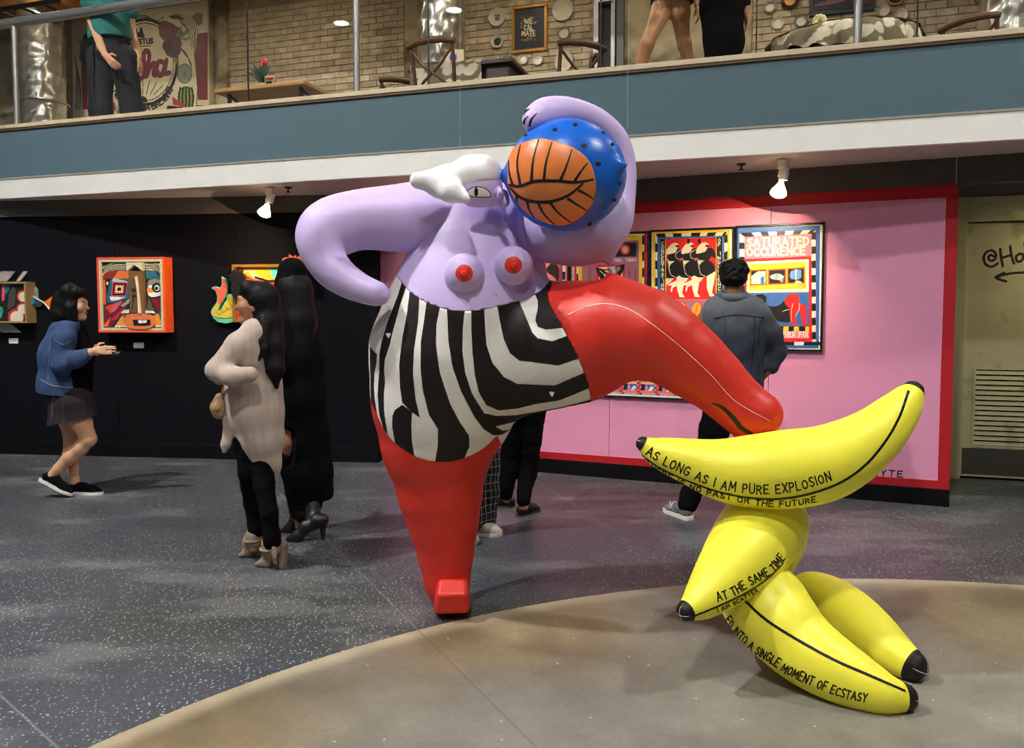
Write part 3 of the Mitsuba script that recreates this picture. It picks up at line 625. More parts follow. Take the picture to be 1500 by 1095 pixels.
# head and hair
YH = 3.52
head = blob(cones([c3(694, 274, YH, 25), c3(711, 274, YH, 25)]) + cones([c3(695, 284, YH, 19), c3(715, 284, YH, 19)]), .008, .02)
hd = put('head', head, 'bsdf_lilac', fig, smooth=True)
fh = Frame(at(703, 283, YH)); hsk = man(puff(head, .0016)); K7 = lambda pts: CR(430, 210, 4.212, pts)
eye = px_poly(K7([(1068, 302), (1098, 276), (1145, 268), (1195, 288), (1218, 322), (1180, 330), (1110, 327), (1080, 316)]), 3)
decal('eye_line', fh, hsk, eye.buffer(.9), 'bsdf_vinyl_black', hd, .07)
hsk2 = man(puff(head, .0026)); decal('eye_white', fh, hsk2, eye.buffer(-.3), 'bsdf_vinyl_white', hd, .07)
hsk3 = man(puff(head, .0036)); decal('pupil', fh, hsk3, affinity.scale(sg.Point(*K7([(1127, 298)])[0]).buffer(1), 2.9, 6.6), 'bsdf_vinyl_black', hd, .07)
hr = cones([c3(692, 256, YH, 29), c3(706, 256, YH, 29)]) + cones([c3(682, 256, YH, 22), c3(652, 266, YH - .03, 22), c3(612, 264, YH - .06, 12)]) + cones([c3(645, 270, YH - .05, 20), c3(662, 280, YH - .1, 16), c3(683, 290, YH - .13, 8.5)])
put('hair', blob(hr, .008, .025, cut=ell(at(712, 288, YH - .06), (.085, .13, .062), .012)), 'bsdf_hair_white', fig, 'white bobbed hair', smooth=True)
put('nose', blob(cones([c3(726, 282, 3.46, 4), c3(731, 277, 3.45, 4), c3(733, 282, 3.44, 4), c3(731, 288, 3.45, 4)]), .004, .006), 'bsdf_lilac', hd, smooth=True)
put('hair_curl', blob(cones([c3(737, 285, 3.56, 8), c3(738, 295, 3.56, 9)]), .006, .01), 'bsdf_lilac', hd, smooth=True)

# ---------------- the blue ball under the arm
YB = 3.5
bl = thing('pointed_ball', 'blue inflatable ball with an orange segmented mouth held under the figure\'s curled arm', 'ball')
ballm = blob(ell(at(829, 257, YB), (.263, .25, .24)) + cones([c3(880, 248, YB - .1, 32), c3(919, 241, YB - .16, 2)], .03) + cones([c3(790, 258, YB, 50), c3(734, 257, YB, 4)], .04), .011, .03, relax=2)
put('skin', ballm, 'bsdf_vinyl_blue', bl, smooth=True)
fo = Frame(at(829, 257, YB)); bs1, bs2 = man(puff(ballm, .0015)), man(puff(ballm, .003))
patch = px_poly(K8([(366, 480), (373, 340), (430, 292), (545, 263), (650, 285), (745, 325), (815, 390), (845, 480), (845, 570), (810, 650), (720, 722), (640, 736), (560, 716), (470, 665), (400, 580), (370, 525)]), 4)
decal('mouth_patch', fo, bs1, patch, 'bsdf_vinyl_orange', bl, .2)
lines = [([(370, 515), (440, 522), (520, 495), (640, 492), (740, 500), (838, 484)], [3, 3, 3.5, 3.5, 3, 2]), ([(378, 528), (430, 575), (500, 602), (600, 604), (700, 570), (782, 505)], [2, 3, 3.5, 3.5, 3, 2])]
lines += [([a, b, c], [1.2, 2, 3.2]) for a, b, c in (((370, 380), (378, 450), (398, 516)), ((440, 292), (425, 400), (443, 515)), ((543, 264), (515, 380), (505, 495)), ((616, 282), (585, 390), (572, 492)), ((722, 325), (690, 420), (660, 490)), ((804, 398), (770, 440), (735, 495)),
      ((420, 625), (420, 600), (418, 575)), ((518, 697), (490, 650), (480, 603)), ((628, 733), (570, 670), (540, 608)), ((718, 720), (650, 665), (605, 606)), ((806, 655), (750, 620), (698, 585)), ((842, 592), (800, 565), (755, 540)))]
for q, w in lines: decal('mouth_line', fo, bs2, px_taper(K8(q), [1.35 * a for a in w]).intersection(patch), 'bsdf_vinyl_black', bl, .2)
for x, y, a in ((470, 243, 3), (632, 220, 3.4), (740, 190, 3.4), (785, 308, 4), (893, 230, 3), (940, 295, 3), (858, 402, 4), (980, 505, 3), (950, 595, 3.4), (820, 728, 4)):
    decal('dot', fo, bs1, affinity.scale(sg.Point(*K8([(x, y)])[0]).buffer(1), a, a * .8), 'bsdf_vinyl_black', bl, .12)

# ---------------- bananas
def banana(spine, label, cap0=True, cap1=True, n=8):
    P_ = catmull(np.array([np.r_[at(x, y, Y), r * Y / F] for x, y, Y, r in spine]), n)
    p, r = P_[:, :3], P_[:, 3]
    # round the two ends
    def end(pt, d, rad): return [(pt + d * rad * .75 * math.sin(a), rad * math.cos(a)) for a in np.radians((25, 48, 68, 84))]
    d0 = p[0] - p[1]; d0 /= np.linalg.norm(d0); d1 = p[-1] - p[-2]; d1 /= np.linalg.norm(d1)
    e0, e1 = end(p[0], d0, r[0])[::-1], end(p[-1], d1, r[-1])
    p = np.vstack([[q[0] for q in e0], p, [q[0] for q in e1]]); r = np.r_[[q[1] for q in e0], r, [q[1] for q in e1]]
    m = tube(p, r, 40); t = thing('inflatable_banana', label, 'inflatable banana', 'stacked inflatable bananas'); put('skin', m, 'bsdf_vinyl_yellow', t, smooth=60)
    for on, c, d, rad in ((cap0, p[4], d0, r[4]), (cap1, p[-5], d1, r[-5])):
        if on:
            s = man(puff(m, .002)).trim_by_plane(d, float(d @ c) + (-.35 * rad)).trim_by_plane(d * -1, float(-(d @ c)) - 3 * rad)
            s = max(s.decompose(), key=lambda q: -np.linalg.norm(np.mean(np.array(q.bounding_box()).reshape(2, 3), 0) - c))
            kc = put('tip', tri(s), 'bsdf_vinyl_black', t, 'black tip', smooth=60)
            x = np.cross(d, [.3, .2, 1]); x /= np.linalg.norm(x); y = np.cross(d, x)
            for ax in (x, y):
                q = [c + d * (rad * (.75 * math.cos(a)) + .001) + ax * (rad * math.sin(a) * 1.0) for a in np.linspace(-1.3, 1.3, 13)]
                put('seam', tube(q, .0016, 6), 'bsdf_seam', kc)
    return t, m
K4 = lambda pts: CR(920, 540, 3.333, pts)
K5 = lambda pts: CR(970, 730, 3.319, pts)
def marks(t, m, fr, front, lines, texts):
    sk = man(puff(m, .0015))
    for pts, w in lines: decal('line', fr, sk, px_taper(pts, w), 'bsdf_vinyl_black', t, front, -.3)
    for path, txt, h, pen, gap, space in texts:
        for g in px_text(catmull(path, 6), txt, h, pen, gap=gap, space=space, wob=.08): decal('letter', fr, sk, g, 'bsdf_vinyl_black', t, front, -.3)
b1, m1 = banana([(939, 648, 3.3, 9), (965, 662, 3.3, 23), (1008, 675, 3.29, 34), (1056, 687, 3.28, 46), (1101, 690, 3.27, 54), (1150, 687, 3.27, 58), (1203, 679, 3.27, 56), (1248, 659, 3.28, 49), (1285, 633, 3.3, 40), (1314, 604, 3.33, 31), (1331, 582, 3.36, 22), (1338, 571, 3.38, 14.5)],
    'topmost inflatable banana, lying level under the red foot')
marks(b1, m1, Frame(at(1130, 680, 3.28)), .15, [(K4([(30, 388), (100, 446), (200, 506), (350, 570), (500, 615), (640, 635), (760, 635), (900, 610), (1050, 555), (1180, 465), (1290, 340), (1365, 220), (1412, 115), (1432, 72)]), [1.5, 2, 2.5, 3, 3.5, 4, 4, 4])],
    [(K4([(92, 418), (180, 468), (260, 508), (340, 545), (420, 575), (520, 600), (640, 610), (760, 606), (870, 586), (998, 545)]), 'AS LONG AS I AM PURE EXPLOSION', 13.5, 1.9, .32, .62),
     (K4([(78, 462), (150, 516), (250, 568), (350, 606), (450, 632), (560, 655), (690, 676), (800, 676), (925, 655)]), 'THERE IS NO PAST OR THE FUTURE', 8.5, 1.6, .32, .6)])
b2, m2 = banana([(1003, 896, 2.95, 13.5), (1027, 879, 3.0, 29), (1055, 850, 3.08, 43), (1086, 815, 3.2, 56), (1110, 783, 3.35, 61), (1126, 765, 3.52, 56), (1140, 778, 3.72, 42), (1148, 805, 3.88, 28), (1152, 830, 3.95, 13)], 'inflatable banana pointing a black tip at the viewer, second from the top', True, False)
marks(b2, m2, Frame(at(1080, 830, 3.15)), .12, [(K5([(155, 566), (270, 520), (400, 462), (500, 402), (570, 342), (602, 308)]), [2.5, 2.5, 2.5, 2.5, 1.5])],
    [(K5([(275, 495), (340, 473), (420, 430), (500, 388), (560, 348), (610, 290)]), 'AT THE SAME TIME', 13, 1.8, .3, .6), (K5([(275, 548), (340, 522), (400, 494), (470, 455)]), 'I AM SCATTER', 6, 1.3, .32, .6)])
b3, m3 = banana([(1084, 838, 3.42, 22), (1094, 850, 3.36, 42), (1103, 863, 3.3, 56), (1121, 885, 3.2, 62), (1142, 912, 3.12, 60), (1170, 942, 3.05, 55), (1206, 969, 2.97, 50), (1249, 994, 2.9, 43), (1290, 1013, 2.85, 33), (1318, 1020, 2.84, 23), (1328, 1021, 2.84, 19)], 'lowest inflatable banana, lying in front on the pale floor', False, True)
marks(b3, m3, Frame(at(1190, 955, 3.02)), .13, [(K5([(395, 488), (470, 560), (550, 620), (700, 710), (850, 790), (1000, 855), (1155, 922), (1190, 938)]), [3.5, 4, 4, 4, 4, 3.5, 3])],
    [(K5([(283, 588), (330, 652), (390, 714), (450, 758), (520, 800), (600, 852), (700, 899), (780, 932), (880, 967), (990, 988)]), 'ED INTO A SINGLE MOMENT OF ECSTASY', 13, 1.9, .28, .55)])
b4, m4 = banana([(1165, 862, 3.85, 15), (1185, 868, 3.75, 32), (1210, 884, 3.6, 43), (1242, 905, 3.42, 45), (1275, 930, 3.28, 41), (1305, 953, 3.17, 33), (1328, 969, 3.1, 26), (1341, 977, 3.07, 21.5)], 'inflatable banana lying at the back of the lowest one, thick black tip', False, True)
marks(b4, m4, Frame(at(1260, 920, 3.35)), .13, [(K5([(1215, 672), (1250, 712), (1285, 770)]), [2, 3.5, 3.5])], [])
# nylon lines that hold the figure up
for x, y0, y1, Y in ((677, 100, 228, 3.55), (922, 40, 190, 3.62)):
    a, b = at(x - 3, y1, Y), None; b = a + np.array([.02, 0.02, 4.5 if a[2] < 2.6 else 4]); b[2] = HALL_Z
    put('nylon_line', rod(a, b, .0007, 5), 'bsdf_clear_tape', None, 'thin clear nylon line rising from the figure\'s %s' % ('white hair' if x < 800 else 'curled arm'), 'line')
# ================================================================ what hangs on the walls
mat('frame_black', (20, 19, 20), 0.35); mat('frame_gold', (176, 128, 56), 0.4, metallic=.5); mat('card', (226, 226, 220), .6); mat('coral', (238, 84, 60), .45); mat('pale_wood', (206, 190, 150), .5); mat('tan_wood', (150, 124, 80), .6); mat('orange_paint', (240, 96, 40), .45)
BLK, WHT, CRM, RED, BLU, YEL, PNK, MAU = (22, 20, 22), (238, 234, 224), (240, 230, 200), (226, 40, 40), (56, 104, 178), (244, 204, 52), (232, 132, 160), (176, 108, 138)
ORG, TEAL = (232, 120, 60), (44, 108, 118)
def quad_in(q, s, t):
    """bilinear point of a quad given as TL, TR, BR, BL"""
    q = np.asarray(q, float); a = q[0] + (q[1] - q[0]) * s; b = q[3] + (q[2] - q[3]) * s; return tuple(a + (b - a) * t)
def sub(q, s0, t0, s1, t1): return [quad_in(q, s0, t0), quad_in(q, s1, t0), quad_in(q, s1, t1), quad_in(q, s0, t1)]
class Sheet:
    """a print on an upright plane; shapes are written in the coordinates of one close view"""
    def __init__(s, P, off, conv): s.P, s.off, s.conv, s.L = P, off, conv, []
    def poly(s, pts, c, curve=0): s.L.append((poly_px(s.P, s.conv(pts), s.off, curve), c))
    def line(s, pts, w, c, curve=4): s.L.append((line_px(s.P, s.conv(pts), w, s.off, curve), c))
    def oval(s, x, y, rx, ry, c, rot=0):
        a = np.linspace(0, 2 * np.pi, 24, endpoint=False); r = math.radians(rot); X, Y = rx * np.cos(a), ry * np.sin(a)
        s.poly([(x + p * math.cos(r) - q * math.sin(r), y + p * math.sin(r) + q * math.cos(r)) for p, q in zip(X, Y)], c)
    def text(s, path, txt, h, pen, c, **kw):
        for g in px_text(s.conv(path), txt, h, pen, **kw): s.L.append((on_plane(s.P, g, s.off).buffer(0), c))
    def checks(s, q, n, c0, c1, horizontal=True, first=0):
        for i in range(n):
            a, b = i / n, (i + 1) / n; s.poly(sub(q, a, 0, b, 1) if horizontal else sub(q, 0, a, 1, b), (c0, c1)[(i + first) % 2])
def framed(P, quad, depth, bar_u, m, name, label, cat, group=None, back='bsdf_card'):
    """a frame whose outer front edge is seen at quad: four bars and a backing board"""
    t = thing(name, label, cat, group)
    h = np.array([P.hit(x, y, depth) for x, y in quad]); u0, u1, v0, v1 = h[[0, 3], 0].mean(), h[[1, 2], 0].mean(), h[[2, 3], 1].mean(), h[[0, 1], 1].mean()
    f = bar_u
    for q in ((u0, u1, v1 - f, v1), (u0, u1, v0, v0 + f), (u0, u0 + f, v0 + f, v1 - f), (u1 - f, u1, v0 + f, v1 - f)): put('frame_bar', pbox(P, *q, 0, depth, .002), m, t, smooth=False)
    put('backing', pbox(P, u0 + f * .5, u1 - f * .5, v0 + f * .5, v1 - f * .5, 0.002, depth * .5), back, t, smooth=False)
    return t, (u0 + f, u1 - f, v0 + f, v1 - f)
PO = 0.03
# --- print at the right
S4 = lambda pts: CR(1070, 310, 4.98, pts)
t, _ = framed(PW, [(1076, 331), (1207, 324.5), (1206, 514.5), (1076, 513)], PO, .016, 'bsdf_frame_black', 'framed_print', 'black framed print with blue border, headed SATURATED OCCURENCE, beside the man\'s head', 'framed print', 'framed prints on the pink wall')
S = Sheet(PW, PO * .6, S4)
q = [(38, 112), (662, 92), (652, 1004), (38, 1004)]
S.poly(q, WHT); S.poly(sub(q, .013, .009, .987, .991), BLU)
oq, iq = [(66, 155), (622, 131), (624, 973), (66, 973)], [(103, 183), (588, 160), (596, 948), (103, 948)]
S.poly(oq, WHT)
for a, b in ((.0, .15), (.27, .37), (.49, .6), (.72, .83), (.94, 1)): S.poly([quad_in([oq[0], oq[1], iq[1], iq[0]], a, 0), quad_in([oq[0], oq[1], iq[1], iq[0]], b, 0), quad_in([oq[0], oq[1], iq[1], iq[0]], b, 1), quad_in([oq[0], oq[1], iq[1], iq[0]], a, 1)], BLK)
for i in range(8):
    y0 = 150 + i * 104; S.poly([(590, y0), (622, y0 - 2), (623, y0 + 52), (592, y0 + 54)], BLK)
    S.poly([(66, y0 + 75), (103, y0 + 75), (103, y0 + 122), (66, y0 + 122)], BLK)
for x in (200, 395, 535, 600): S.poly([(x, 948), (x + 70, 948), (x + 70, 973), (x, 973)], BLK)
S.poly(iq, RED); S.poly([(103, 183), (585, 161), (588, 325), (103, 346)], PNK)
S.text([(126, 254), (572, 243)], 'SATURATED', 12, 2.6, CRM, gap=.25); S.text([(122, 322), (545, 312)], 'OCCURENCE', 11, 2.6, CRM, gap=.25)
S.poly([(118, 365), (572, 345), (572, 585), (118, 592)], CRM); S.poly([(135, 384), (550, 366), (550, 560), (135, 573)], YEL)
for x0, y0, x1, y1 in ((143, 424, 266, 537), (274, 419, 406, 532), (413, 412, 542, 526)):
    S.poly([(x0, y0), (x1, y0 - 6), (x1, y1 - 4), (x0, y1)], (232, 88, 36)); S.poly([(x0 + 9, y0 + 8), (x1 - 9, y0 + 3), (x1 - 9, y1 - 13), (x0 + 9, y1 - 9)], BLK)
S.poly([(152, 470), (200, 434), (256, 432), (256, 526), (152, 528)], CRM); S.poly([(222, 526), (220, 490), (208, 476), (226, 482), (226, 456), (232, 478), (240, 455), (240, 480), (250, 464), (246, 500), (250, 526)], BLU)
S.poly([(286, 474), (310, 458), (340, 452), (370, 458), (392, 476), (365, 492), (335, 496), (305, 490)], CRM, 3); S.oval(336, 474, 17, 18, (96, 150, 200)); S.oval(336, 474, 9, 9, YEL); S.poly([(352, 496), (386, 490), (384, 522), (376, 505), (366, 520), (362, 502)], (150, 160, 160))
S.poly([(432, 470), (440, 434), (480, 418), (516, 424), (518, 478), (500, 492), (444, 492)], (96, 150, 210)); S.poly([(472, 420), (484, 420), (484, 506), (472, 500)], CRM); S.poly([(462, 524), (480, 505), (510, 505), (522, 520)], CRM); S.oval(488, 498, 12, 6, RED)
S.poly([(118, 592), (572, 586), (573, 828), (118, 836)], BLU)
S.poly([(160, 640), (190, 606), (240, 602), (264, 630), (258, 672), (300, 690), (350, 684), (388, 650), (398, 638), (430, 690), (440, 790), (400, 806), (330, 790), (280, 740), (220, 690), (238, 668), (226, 632), (190, 640), (170, 668)], BLK, 3)
S.poly([(388, 652), (430, 604), (470, 594), (500, 615), (502, 672), (530, 672), (552, 690), (556, 815), (548, 820), (522, 812), (504, 716), (470, 770), (490, 810), (440, 810), (432, 730), (432, 706)], RED, 2)
S.line([(378, 730), (405, 716), (428, 712)], .004, CRM); S.line([(448, 800), (444, 730), (456, 668)], .004, CRM); S.line([(474, 766), (500, 710), (504, 670)], .004, CRM)
S.poly([(118, 838), (573, 834), (573, 870), (118, 874)], BLK)
for x in (160, 235, 310, 386, 462, 546): S.poly([(x, 838), (min(x + 38, 573), 837), (min(x + 38, 573), 870), (x, 871)], YEL)
S.poly([(118, 874), (573, 870), (574, 922), (118, 926)], PNK); S.text([(350, 914), (470, 912)], 'OTHER', 7.4, 1.5, CRM, gap=.3); S.text([(502, 912), (566, 911)], 'FIX', 7.4, 1.5, CRM, gap=.3)
put_print('print', PW, S.L, PO * .6, t)
# --- print with the dancers
S3 = lambda pts: CR(940, 320, 6.847, pts)
t, _ = framed(PW, [(951, 337.5), (1075, 331), (1075, 513), (951, 511)], PO, .016, 'bsdf_frame_black', 'framed_print', 'black framed print with yellow border and three white-haired dancers on red', 'framed print', 'framed prints on the pink wall')
S = Sheet(PW, PO * .6, S3); q = [(100, 120), (890, 92), (890, 1310), (100, 1300)]
S.poly(q, WHT); S.poly(sub(q, .012, .008, .988, .992), YEL)
oq, iq = [(138, 152), (858, 136), (858, 1262), (138, 1262)], [(158, 185), (828, 172), (828, 1230), (158, 1230)]
S.poly(oq, CRM)
tb = [oq[0], oq[1], iq[1], iq[0]]
for a, b in ((0, .13), (.24, .36), (.5, .63), (.73, .85), (.96, 1)): S.poly(sub(tb, a, 0, b, 1), BLK)
for i in range(7):
    y0 = 250 + i * 172; S.poly([(134, y0), (160, y0), (160, y0 + 86), (134, y0 + 86)], BLK); S.poly([(826, y0 - 85), (860, y0 - 92), (860, y0 - 10), (826, y0 - 5)], BLK)
S.poly(iq, BLU); S.poly([(186, 207), (808, 186), (808, 1200), (186, 1200)], BLK); S.poly([(236, 204), (752, 188), (752, 1200), (236, 1200)], YEL); S.poly([(243, 203), (744, 190), (744, 810), (243, 810)], RED)
for ch, y in zip('CONCENTRATION', range(268, 780, 38)): S.text([(198, y - 3), (222, y - 4)], ch, 4.4, 1.0, CRM)
for ch, y in zip('OF INDULGENCE', range(234, 790, 44)):
    if ch != ' ': S.text([(766, y), (790, y - 1)], ch, 4.6, 1.0, CRM)
for dx, k in ((-300, 0), (-148, 1), (0, 2)):   # three dancers, each with black body, white hair and pale legs
    D = lambda pts: [(max(245, min(744, x + dx)), y + (4 * (2 - k))) for x, y in pts]
    S.poly(D([(560, 360), (610, 300), (660, 300), (700, 290), (735, 330), (744, 400), (700, 380), (670, 420), (600, 430), (560, 410)]), BLK, 2)
    S.poly(D([(560, 400), (600, 420), (575, 470), (590, 540), (640, 580), (600, 590), (540, 580), (520, 520), (525, 450)]), BLK, 2)
    S.poly(D([(565, 415), (672, 425), (600, 450), (580, 480)]), CRM)
    S.poly(D([(580, 500), (590, 450), (640, 420), (690, 425), (730, 470), (738, 520), (700, 560), (640, 580), (600, 560)]), BLK, 3)
    S.poly(D([(650, 580), (742, 525), (730, 620), (705, 740), (735, 782), (680, 780), (655, 700)]), CRM)
    S.poly(D([(545, 590), (620, 590), (590, 630), (520, 660), (460, 690), (450, 735), (438, 720), (450, 665), (415, 670), (415, 655), (500, 615)]), CRM)
    S.poly(D([(545, 350), (560, 290), (600, 245), (650, 235), (672, 260), (655, 290), (640, 330), (590, 345)]), CRM, 2); S.oval(655 + dx, 275, 18, 10, BLK)
    S.line(D([(560, 400), (570, 470), (590, 550), (640, 580)]), .005, CRM); S.line(D([(555, 300), (490, 350), (500, 395), (560, 405)]), .004, CRM)
for x in (468, 578): S.poly([(x - 12, 250), (x - 14, 210), (x, 200), (x + 14, 206), (x + 10, 250)], BLK)
S.poly([(236, 812), (752, 812), (752, 1015), (236, 1015)], MAU)
for x in (395, 548, 705):
    S.poly([(x - 30, 960), (x - 40, 890), (x - 10, 840), (x + 40, 840), (x + 55, 880), (x + 85, 905), (x + 50, 930), (x + 20, 980)], RED, 2); S.oval(x, 908, 44, 70, (246, 176, 52), 12); S.line([(x - 12, 960), (x + 16, 855)], .006, RED)
    for j in range(-3, 4): S.line([(x - 30, 905 + j * 17), (x + 34, 900 + j * 17)], .002, RED, 0)
S.poly([(236, 1017), (752, 1017), (752, 1200), (236, 1200)], (244, 170, 40))
for x in (320, 420, 520, 600, 680): S.poly([(x, 1080), (x + 24, 1040), (x + 46, 1080), (x + 40, 1110), (x + 22, 1085), (x + 4, 1110)], BLK)
put_print('print', PW, S.L, PO * .6, t)
# --- print with the red star
S2 = lambda pts: CR(800, 320, 9.375, pts)
t, _ = framed(PW, [(834, 343.5), (950, 337.5), (950, 511), (834, 509)], PO, .016, 'bsdf_frame_black', 'framed_print', 'black framed print with red and yellow border, half hidden behind the red knee', 'framed print', 'framed prints on the pink wall')
S = Sheet(PW, PO * .6, S2); q = [(378, 205), (1390, 160), (1390, 1750), (378, 1750)]
S.poly(q, PNK); S.poly(sub(q, .01, .012, .99, .99), RED)
S.poly([(418, 240), (1345, 205), (1345, 1700), (418, 1700)], CRM)
for i in range(9): S.poly([(1318, 230 + i * 225), (1346, 230 + i * 225), (1346, 355 + i * 225), (1318, 355 + i * 225)], BLK); S.poly([(418, 310 + i * 225), (440, 310 + i * 225), (440, 430 + i * 225), (418, 430 + i * 225)], BLK)
for x in (500, 740, 960, 1108): S.poly([(x, 238), (x + 105, 234), (x + 105, 258), (x, 262)], BLK)
S.poly([(442, 270), (1318, 235), (1318, 1680), (442, 1680)], YEL); S.poly([(490, 330), (1274, 295), (1274, 1640), (490, 1640)], MAU)
S.poly([(530, 352), (1250, 322), (1250, 522), (530, 540)], (50, 70, 140)); S.poly([(550, 365), (1232, 334), (1228, 512), (550, 530)], BLK)
S.oval(1085, 425, 72, 74, RED)
for a in range(8): S.line([(1085 - 46 * math.cos(a * math.pi / 8), 425 - 50 * math.sin(a * math.pi / 8)), (1085 + 46 * math.cos(a * math.pi / 8), 425 + 50 * math.sin(a * math.pi / 8))], .006, CRM, 0)
S.poly([(920, 500), (945, 470), (960, 500)], CRM); S.text([(938, 592), (1046, 588)], 'FEEL', 3.9, .9, WHT); S.text([(1095, 588), (1238, 584)], 'TODAY', 3.9, .9, WHT)
for i in range(6):
    S.poly([(690 + i * 32, 640 + i * 26), (1080 - i * 32, 630 + i * 26), (1080 - i * 32, 1600), (690 + i * 32, 1600)], (RED, CRM)[i % 2])
S.poly([(675, 672), (770, 690), (822, 735), (855, 745), (790, 775), (810, 815), (750, 836), (715, 770)], BLK); S.poly([(1075, 622), (1078, 680), (1020, 785), (940, 765), (905, 735), (950, 660)], BLK)
S.line([(735, 715), (800, 765)], .006, CRM, 0); S.line([(945, 735), (1010, 690)], .006, CRM, 0)
for x in (530, 600, 1145, 1225):
    for y in range(690, 880, 26): S.line([(x - 14, y), (x + 14, y)], .006, (196, 150, 40) if x < 560 else (90, 60, 50), 0)
put_print('print', PW, S.L, PO * .6, t)
# --- print mostly behind the figure
t, _ = framed(PW, [(709, 350), (833, 343.5), (833, 509), (709, 507)], PO, .016, 'bsdf_frame_black', 'framed_print', 'black framed print with blue and checked border, glimpsed between lilac arm and red thigh', 'framed print', 'framed prints on the pink wall')
S = Sheet(PW, PO * .6, S2); q = [(-840, 260), (318, 210), (318, 1750), (-840, 1750)]
S.poly(q, RED); S.poly([(-800, 300), (285, 255), (285, 1700), (-800, 1700)], PNK); S.poly([(-770, 330), (262, 285), (262, 1680), (-770, 1680)], CRM)
for i in range(8): S.poly([(225, 510 + i * 220), (262, 510 + i * 220), (262, 620 + i * 220), (225, 620 + i * 220)], BLK)
S.poly([(-740, 340), (225, 300), (225, 1660), (-740, 1660)], BLU); S.poly([(-720, 350), (205, 320), (205, 1640), (-720, 1640)], RED); S.poly([(-710, 360), (178, 330), (178, 1630), (-710, 1630)], PNK)
S.poly([(110, 590), (60, 620), (0, 690), (30, 750), (110, 800), (170, 880), (178, 690), (150, 640)], BLK, 2)
put_print('print', PW, S.L, PO * .6, t)
# --- uncut sheet of small prints
S5 = lambda pts: CR(880, 530, 9.375, pts)
t, _ = framed(PW, [(790, 530), (1030, 530), (1030, 589), (790, 575)], PO, .014, 'bsdf_frame_black', 'framed_print', 'low wide black framed sheet of small repeated prints seen under the red knee', 'framed print', 'framed prints on the pink wall')
S = Sheet(PW, PO * .6, S5); S.poly([(-820, -60), (1380, 0), (1380, 480), (-820, 370)], (236, 150, 180))
for i in range(-3, 6):
    x = 290 + i * 240; dy = (i - 0) * 9
    f = lambda pts: [(a + x, b + dy) for a, b in pts]
    S.poly(f([(-32, -150), (32, -150), (32, 432), (-32, 432)]), PNK); S.poly(f([(-10, -150), (12, -150), (12, 432), (-10, 432)]), RED)
    for j in range(10): S.poly(f([(-30, -140 + j * 58), (-14, -140 + j * 58), (-14, -112 + j * 58), (-30, -112 + j * 58)]), BLK); S.poly(f([(16, -112 + j * 58), (31, -112 + j * 58), (31, -84 + j * 58), (16, -84 + j * 58)]), BLK)
    S.poly(f([(34, -150), (206, -150), (206, 262), (34, 256)]), BLK); S.poly(f([(40, 244), (80, 205), (110, 190), (150, 170), (190, 255), (160, 225), (130, 215), (90, 240)]), CRM)
    S.poly(f([(30, 268), (208, 276), (208, 300), (30, 292)]), (246, 190, 90)); S.poly(f([(30, 296), (208, 304), (208, 390), (30, 382)]), BLU); S.poly(f([(30, 296), (80, 298), (70, 340), (76, 382), (30, 380)]), BLK)
    S.poly(f([(80, 320), (100, 300), (120, 345), (112, 385), (76, 382)]), (210, 130, 170)); S.poly(f([(120, 385), (150, 330), (190, 325), (200, 350), (165, 390)]), CRM); S.poly(f([(24, 384), (208, 392), (208, 420), (24, 412)]), (240, 120, 96))
put_print('print', PW, S.L, PO * .6, t)
# --- painted initials low on the pink wall
for g in [on_plane(PW, g) for g in px_text([(1279, 695), (1322, 698.5)], 'LYTE', 8.5, 1.7, gap=.35)]: struct('letter', pext(PW, g.buffer(0), 0, .002), 'bsdf_ink', 'wall_right', smooth=False)

# --- wooden face in a coral box on the dark wall
A1 = lambda pts: CR(0, 370, 5.556, pts)
D1 = .15
h = np.array(BW.pts(A1([(778, 35), (1325, 35), (1358, 650), (805, 650)]), D1)); u0, u1, v0, v1 = h[[0, 3], 0].mean(), h[[1, 2], 0].mean(), h[[2, 3], 1].mean(), h[[0, 1], 1].mean()
t = thing('relief_painting', 'square cubist wooden face in a coral red box frame on the dark wall', 'artwork')
for q_ in ((u0, u1, v1 - .02, v1), (u0, u1, v0, v0 + .02), (u0, u0 + .02, v0 + .02, v1 - .02)): put('side', pbox(BW, *q_, 0, D1, .002), 'bsdf_coral', t, smooth=False)
put('side', pbox(BW, u1 - .02, u1, v0 + .02, v1 - .02, 0, D1 - .0005, .002), 'bsdf_orange_paint', t, smooth=False)
i0, i1, j0, j1 = u0 + .02, u1 - .02, v0 + .02, v1 - .02; f = .028
for q_ in ((i0, i1, j1 - f, j1), (i0, i1, j0, j0 + f), (i0, i0 + f, j0 + f, j1 - f), (i1 - f, i1, j0 + f, j1 - f)): put('inner_frame', pbox(BW, *q_, D1 - .03, D1 - .003, .002), 'bsdf_pale_wood', t, smooth=False)
put('back_board', pbox(BW, i0, i1, j0, j1, .01, D1 - .024), 'bsdf_frame_black', t, smooth=False)
S = Sheet(BW, D1 - .022, A1)
S.poly([(800, 55), (1330, 55), (1350, 635), (820, 635)], (34, 36, 42))
S.poly([(812, 190), (830, 120), (900, 85), (1050, 75), (1050, 140), (940, 140), (870, 160), (825, 215)], (206, 196, 160)); S.poly([(1180, 75), (1300, 85), (1322, 190), (1280, 150), (1180, 140)], (206, 196, 160))
for k in range(4): S.line([(815 + k * 6, 180 - k * 4), (850, 120 + k * 12), (940, 92 + k * 14), (1048, 84 + k * 15)], .008, BLK); S.line([(1182, 88 + k * 14), (1250, 92 + k * 14), (1318, 130 + k * 18)], .008, BLK)
S.poly([(826, 212), (850, 165), (900, 145), (960, 145), (930, 210)], (150, 44, 44)); S.poly([(925, 208), (960, 145), (1062, 150), (1064, 215)], ORG, 0); S.poly([(1185, 150), (1260, 145), (1302, 200), (1300, 215), (1188, 212)], TEAL)
